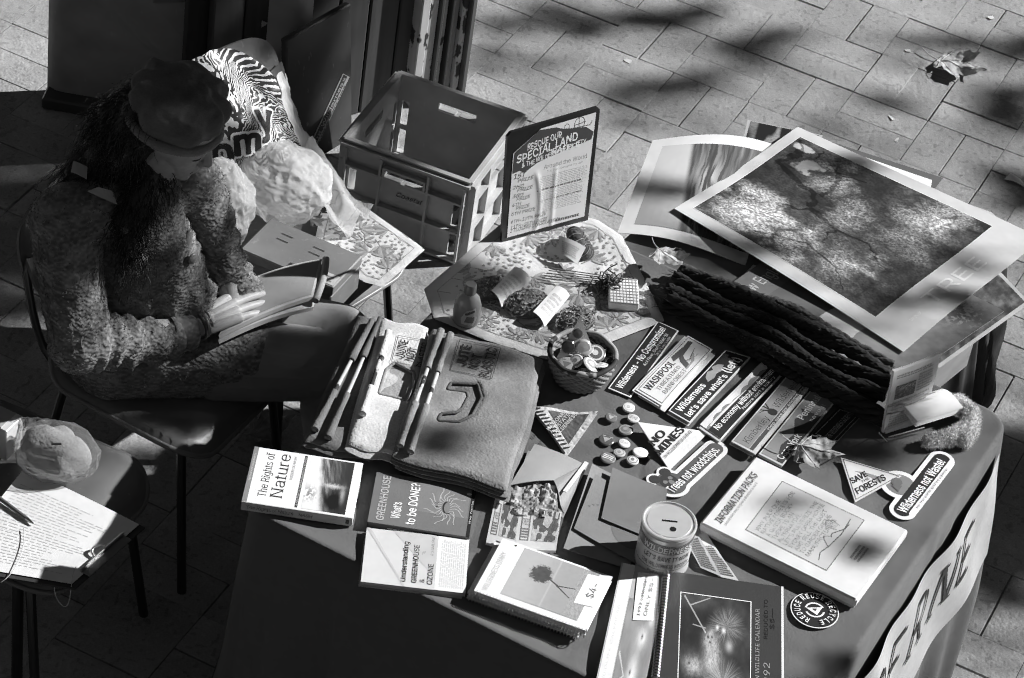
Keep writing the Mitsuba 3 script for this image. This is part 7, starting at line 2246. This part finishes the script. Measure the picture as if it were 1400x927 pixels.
obj(f'{k}__clip_spring', tube(spline([cl0 * 0.6 + cl1 * 0.4 + V(-0.01, 0, 0.006), cl0 * 0.55 + cl1 * 0.45 + V(-0.02, 0.01, 0.012), cl0 * 0.4 + cl1 * 0.6 + V(-0.008, 0.006, 0.014)], 10), 0.003, 8), 'metal', 0.75, smooth=True)
k = thing('pen', 'dark ballpoint pen lying on the written sheet of the clipboard', 'pen')
a, b = V(*(-0.993, 4.053, 0.482)), V(*(-0.906, 3.995, 0.482))
obj(f'{k}__barrel', tube([a, a + (b - a) * 0.8], 0.0045, 12), 'gloss', 0.10, smooth=40)
obj(f'{k}__tip', tube([a + (b - a) * 0.8, b], [0.0045, 0.0015], 12), 'metal', 0.4, smooth=40)
k = obj('pen_string', (tube(spline([V(*(-0.922, 3.978, 0.482)), V(*(-0.910, 3.910, 0.482)), V(*(-0.918, 3.849, 0.478)), V(*(-0.951, 3.837, 0.45))], 14), 0.0009, 5, False)), 'paper', 0.5)
labels[k] = {'label': 'thin pale string tied to the pen on the clipboard', 'category': 'string'}
k = obj('clip_string', tube(spline([V(*(-0.795, 3.894, 0.482)), V(*(-0.794, 3.850, 0.474)), V(*(-0.798, 3.834, 0.43)), V(*(-0.818, 3.842, 0.43)), V(*(-0.828, 3.850, 0.46))], 16), 0.0009, 5, False), 'paper', 0.5)
labels[k] = {'label': 'thin pale loop of string hanging from the lower edge of the clipboard', 'category': 'string'}

k = thing('bread_bag', 'clear wrapped loaf of bread on the lower left chair above the clipboard', 'bread')
o = V(*(-0.901, 4.180, 0.515))
loaf = chain([((o + V(-0.035, 0.012, 0), 0.045), (o + V(0.03, -0.01, 0.0), 0.045)), ((o + V(0.0, 0.03, 0.0), 0.035), (o + V(0.02, -0.03, -0.005), 0.036))], 0.008, 6)
obj(f'{k}__loaf', wobble(loaf, 0.004, 30, 3), 'jute', 0.26, smooth=True)
m_ = trimesh.creation.icosphere(5)
d = np.array(m_.vertices)
rw = np.random.default_rng(77)
wr = d * V(0.088, 0.070, 0.060) * (0.90 + 0.10 * (1 - np.abs(2 * meshkit.noise(d * 2.4, 71) - 1)) + 0.05 * (1 - np.abs(2 * meshkit.noise(d * 6, 72) - 1)) + 0.02 * (1 - np.abs(2 * meshkit.noise(d * 14, 73) - 1)))[:, None]
wr[:, 2] = np.maximum(wr[:, 2], -0.045)
obj(f'{k}__wrapper', (wr + o, np.array(m_.faces)), 'film', smooth=30)
obj(f'{k}__tag', beam(V(*(-0.905, 4.141, 0.573)), V(*(-0.885, 4.146, 0.573)), 0.005, 0.002), 'print', 0.02)
obj(f'{k}__twisted_end', crumple((-0.999, 4.227, 0.52), (-0.962, 4.223, 0.5), (-0.926, 4.264, 0.53), (-0.995, 4.225, 0.55), 0.012, seed=4, freq=40), 'film', smooth=30)
k = thing('paper_carton', 'small pale grey carton at the left edge beside the bread', 'carton')
a = V(*(-1.001, 4.233, 0.5))
m = frame(V(0.93, -0.365, 0), V(0, 0, 1))
m[:3, 3] = a + V(-0.045, 0.0, 0.0)
obj(f'{k}__box', xf(box(0.10, 0.06, 0.085, 0.002), m), 'card', 0.55)
m2 = m.copy()
m2[:3, 3] += V(0, 0, 0.0435)
obj(f'{k}__flap', xf(box(0.07, 0.055, 0.002, 0.0005), m2), 'card', 0.34)
k = thing('plastic_scoop', 'pale plastic scoop on the pavement edge below the clipboard, at the far left', 'scoop')
o = V(*(-0.919, 3.920, 0.4))
ell = affinity.translate(affinity.rotate(affinity.scale(Point(0, 0).buffer(1, 20), 0.048, 0.024), -15), o[0], o[1])
obj(f'{k}__bowl', pad(ell, 0.395, 0.018, 0.02, 0.005), 'gloss', 0.30, smooth=True)
obj(f'{k}__rim', tube(np.c_[np.array(ell.exterior.coords), np.full(len(ell.exterior.coords), 0.396)], 0.002, 6, False), 'gloss', 0.6, smooth=True)
obj(f'{k}__stand', tube([V(o[0], o[1], 0), V(o[0], o[1], 0.395)], 0.012, 10), 'metal', 0.1)
# pale sheet of paper lying on the pavement in the table's shade
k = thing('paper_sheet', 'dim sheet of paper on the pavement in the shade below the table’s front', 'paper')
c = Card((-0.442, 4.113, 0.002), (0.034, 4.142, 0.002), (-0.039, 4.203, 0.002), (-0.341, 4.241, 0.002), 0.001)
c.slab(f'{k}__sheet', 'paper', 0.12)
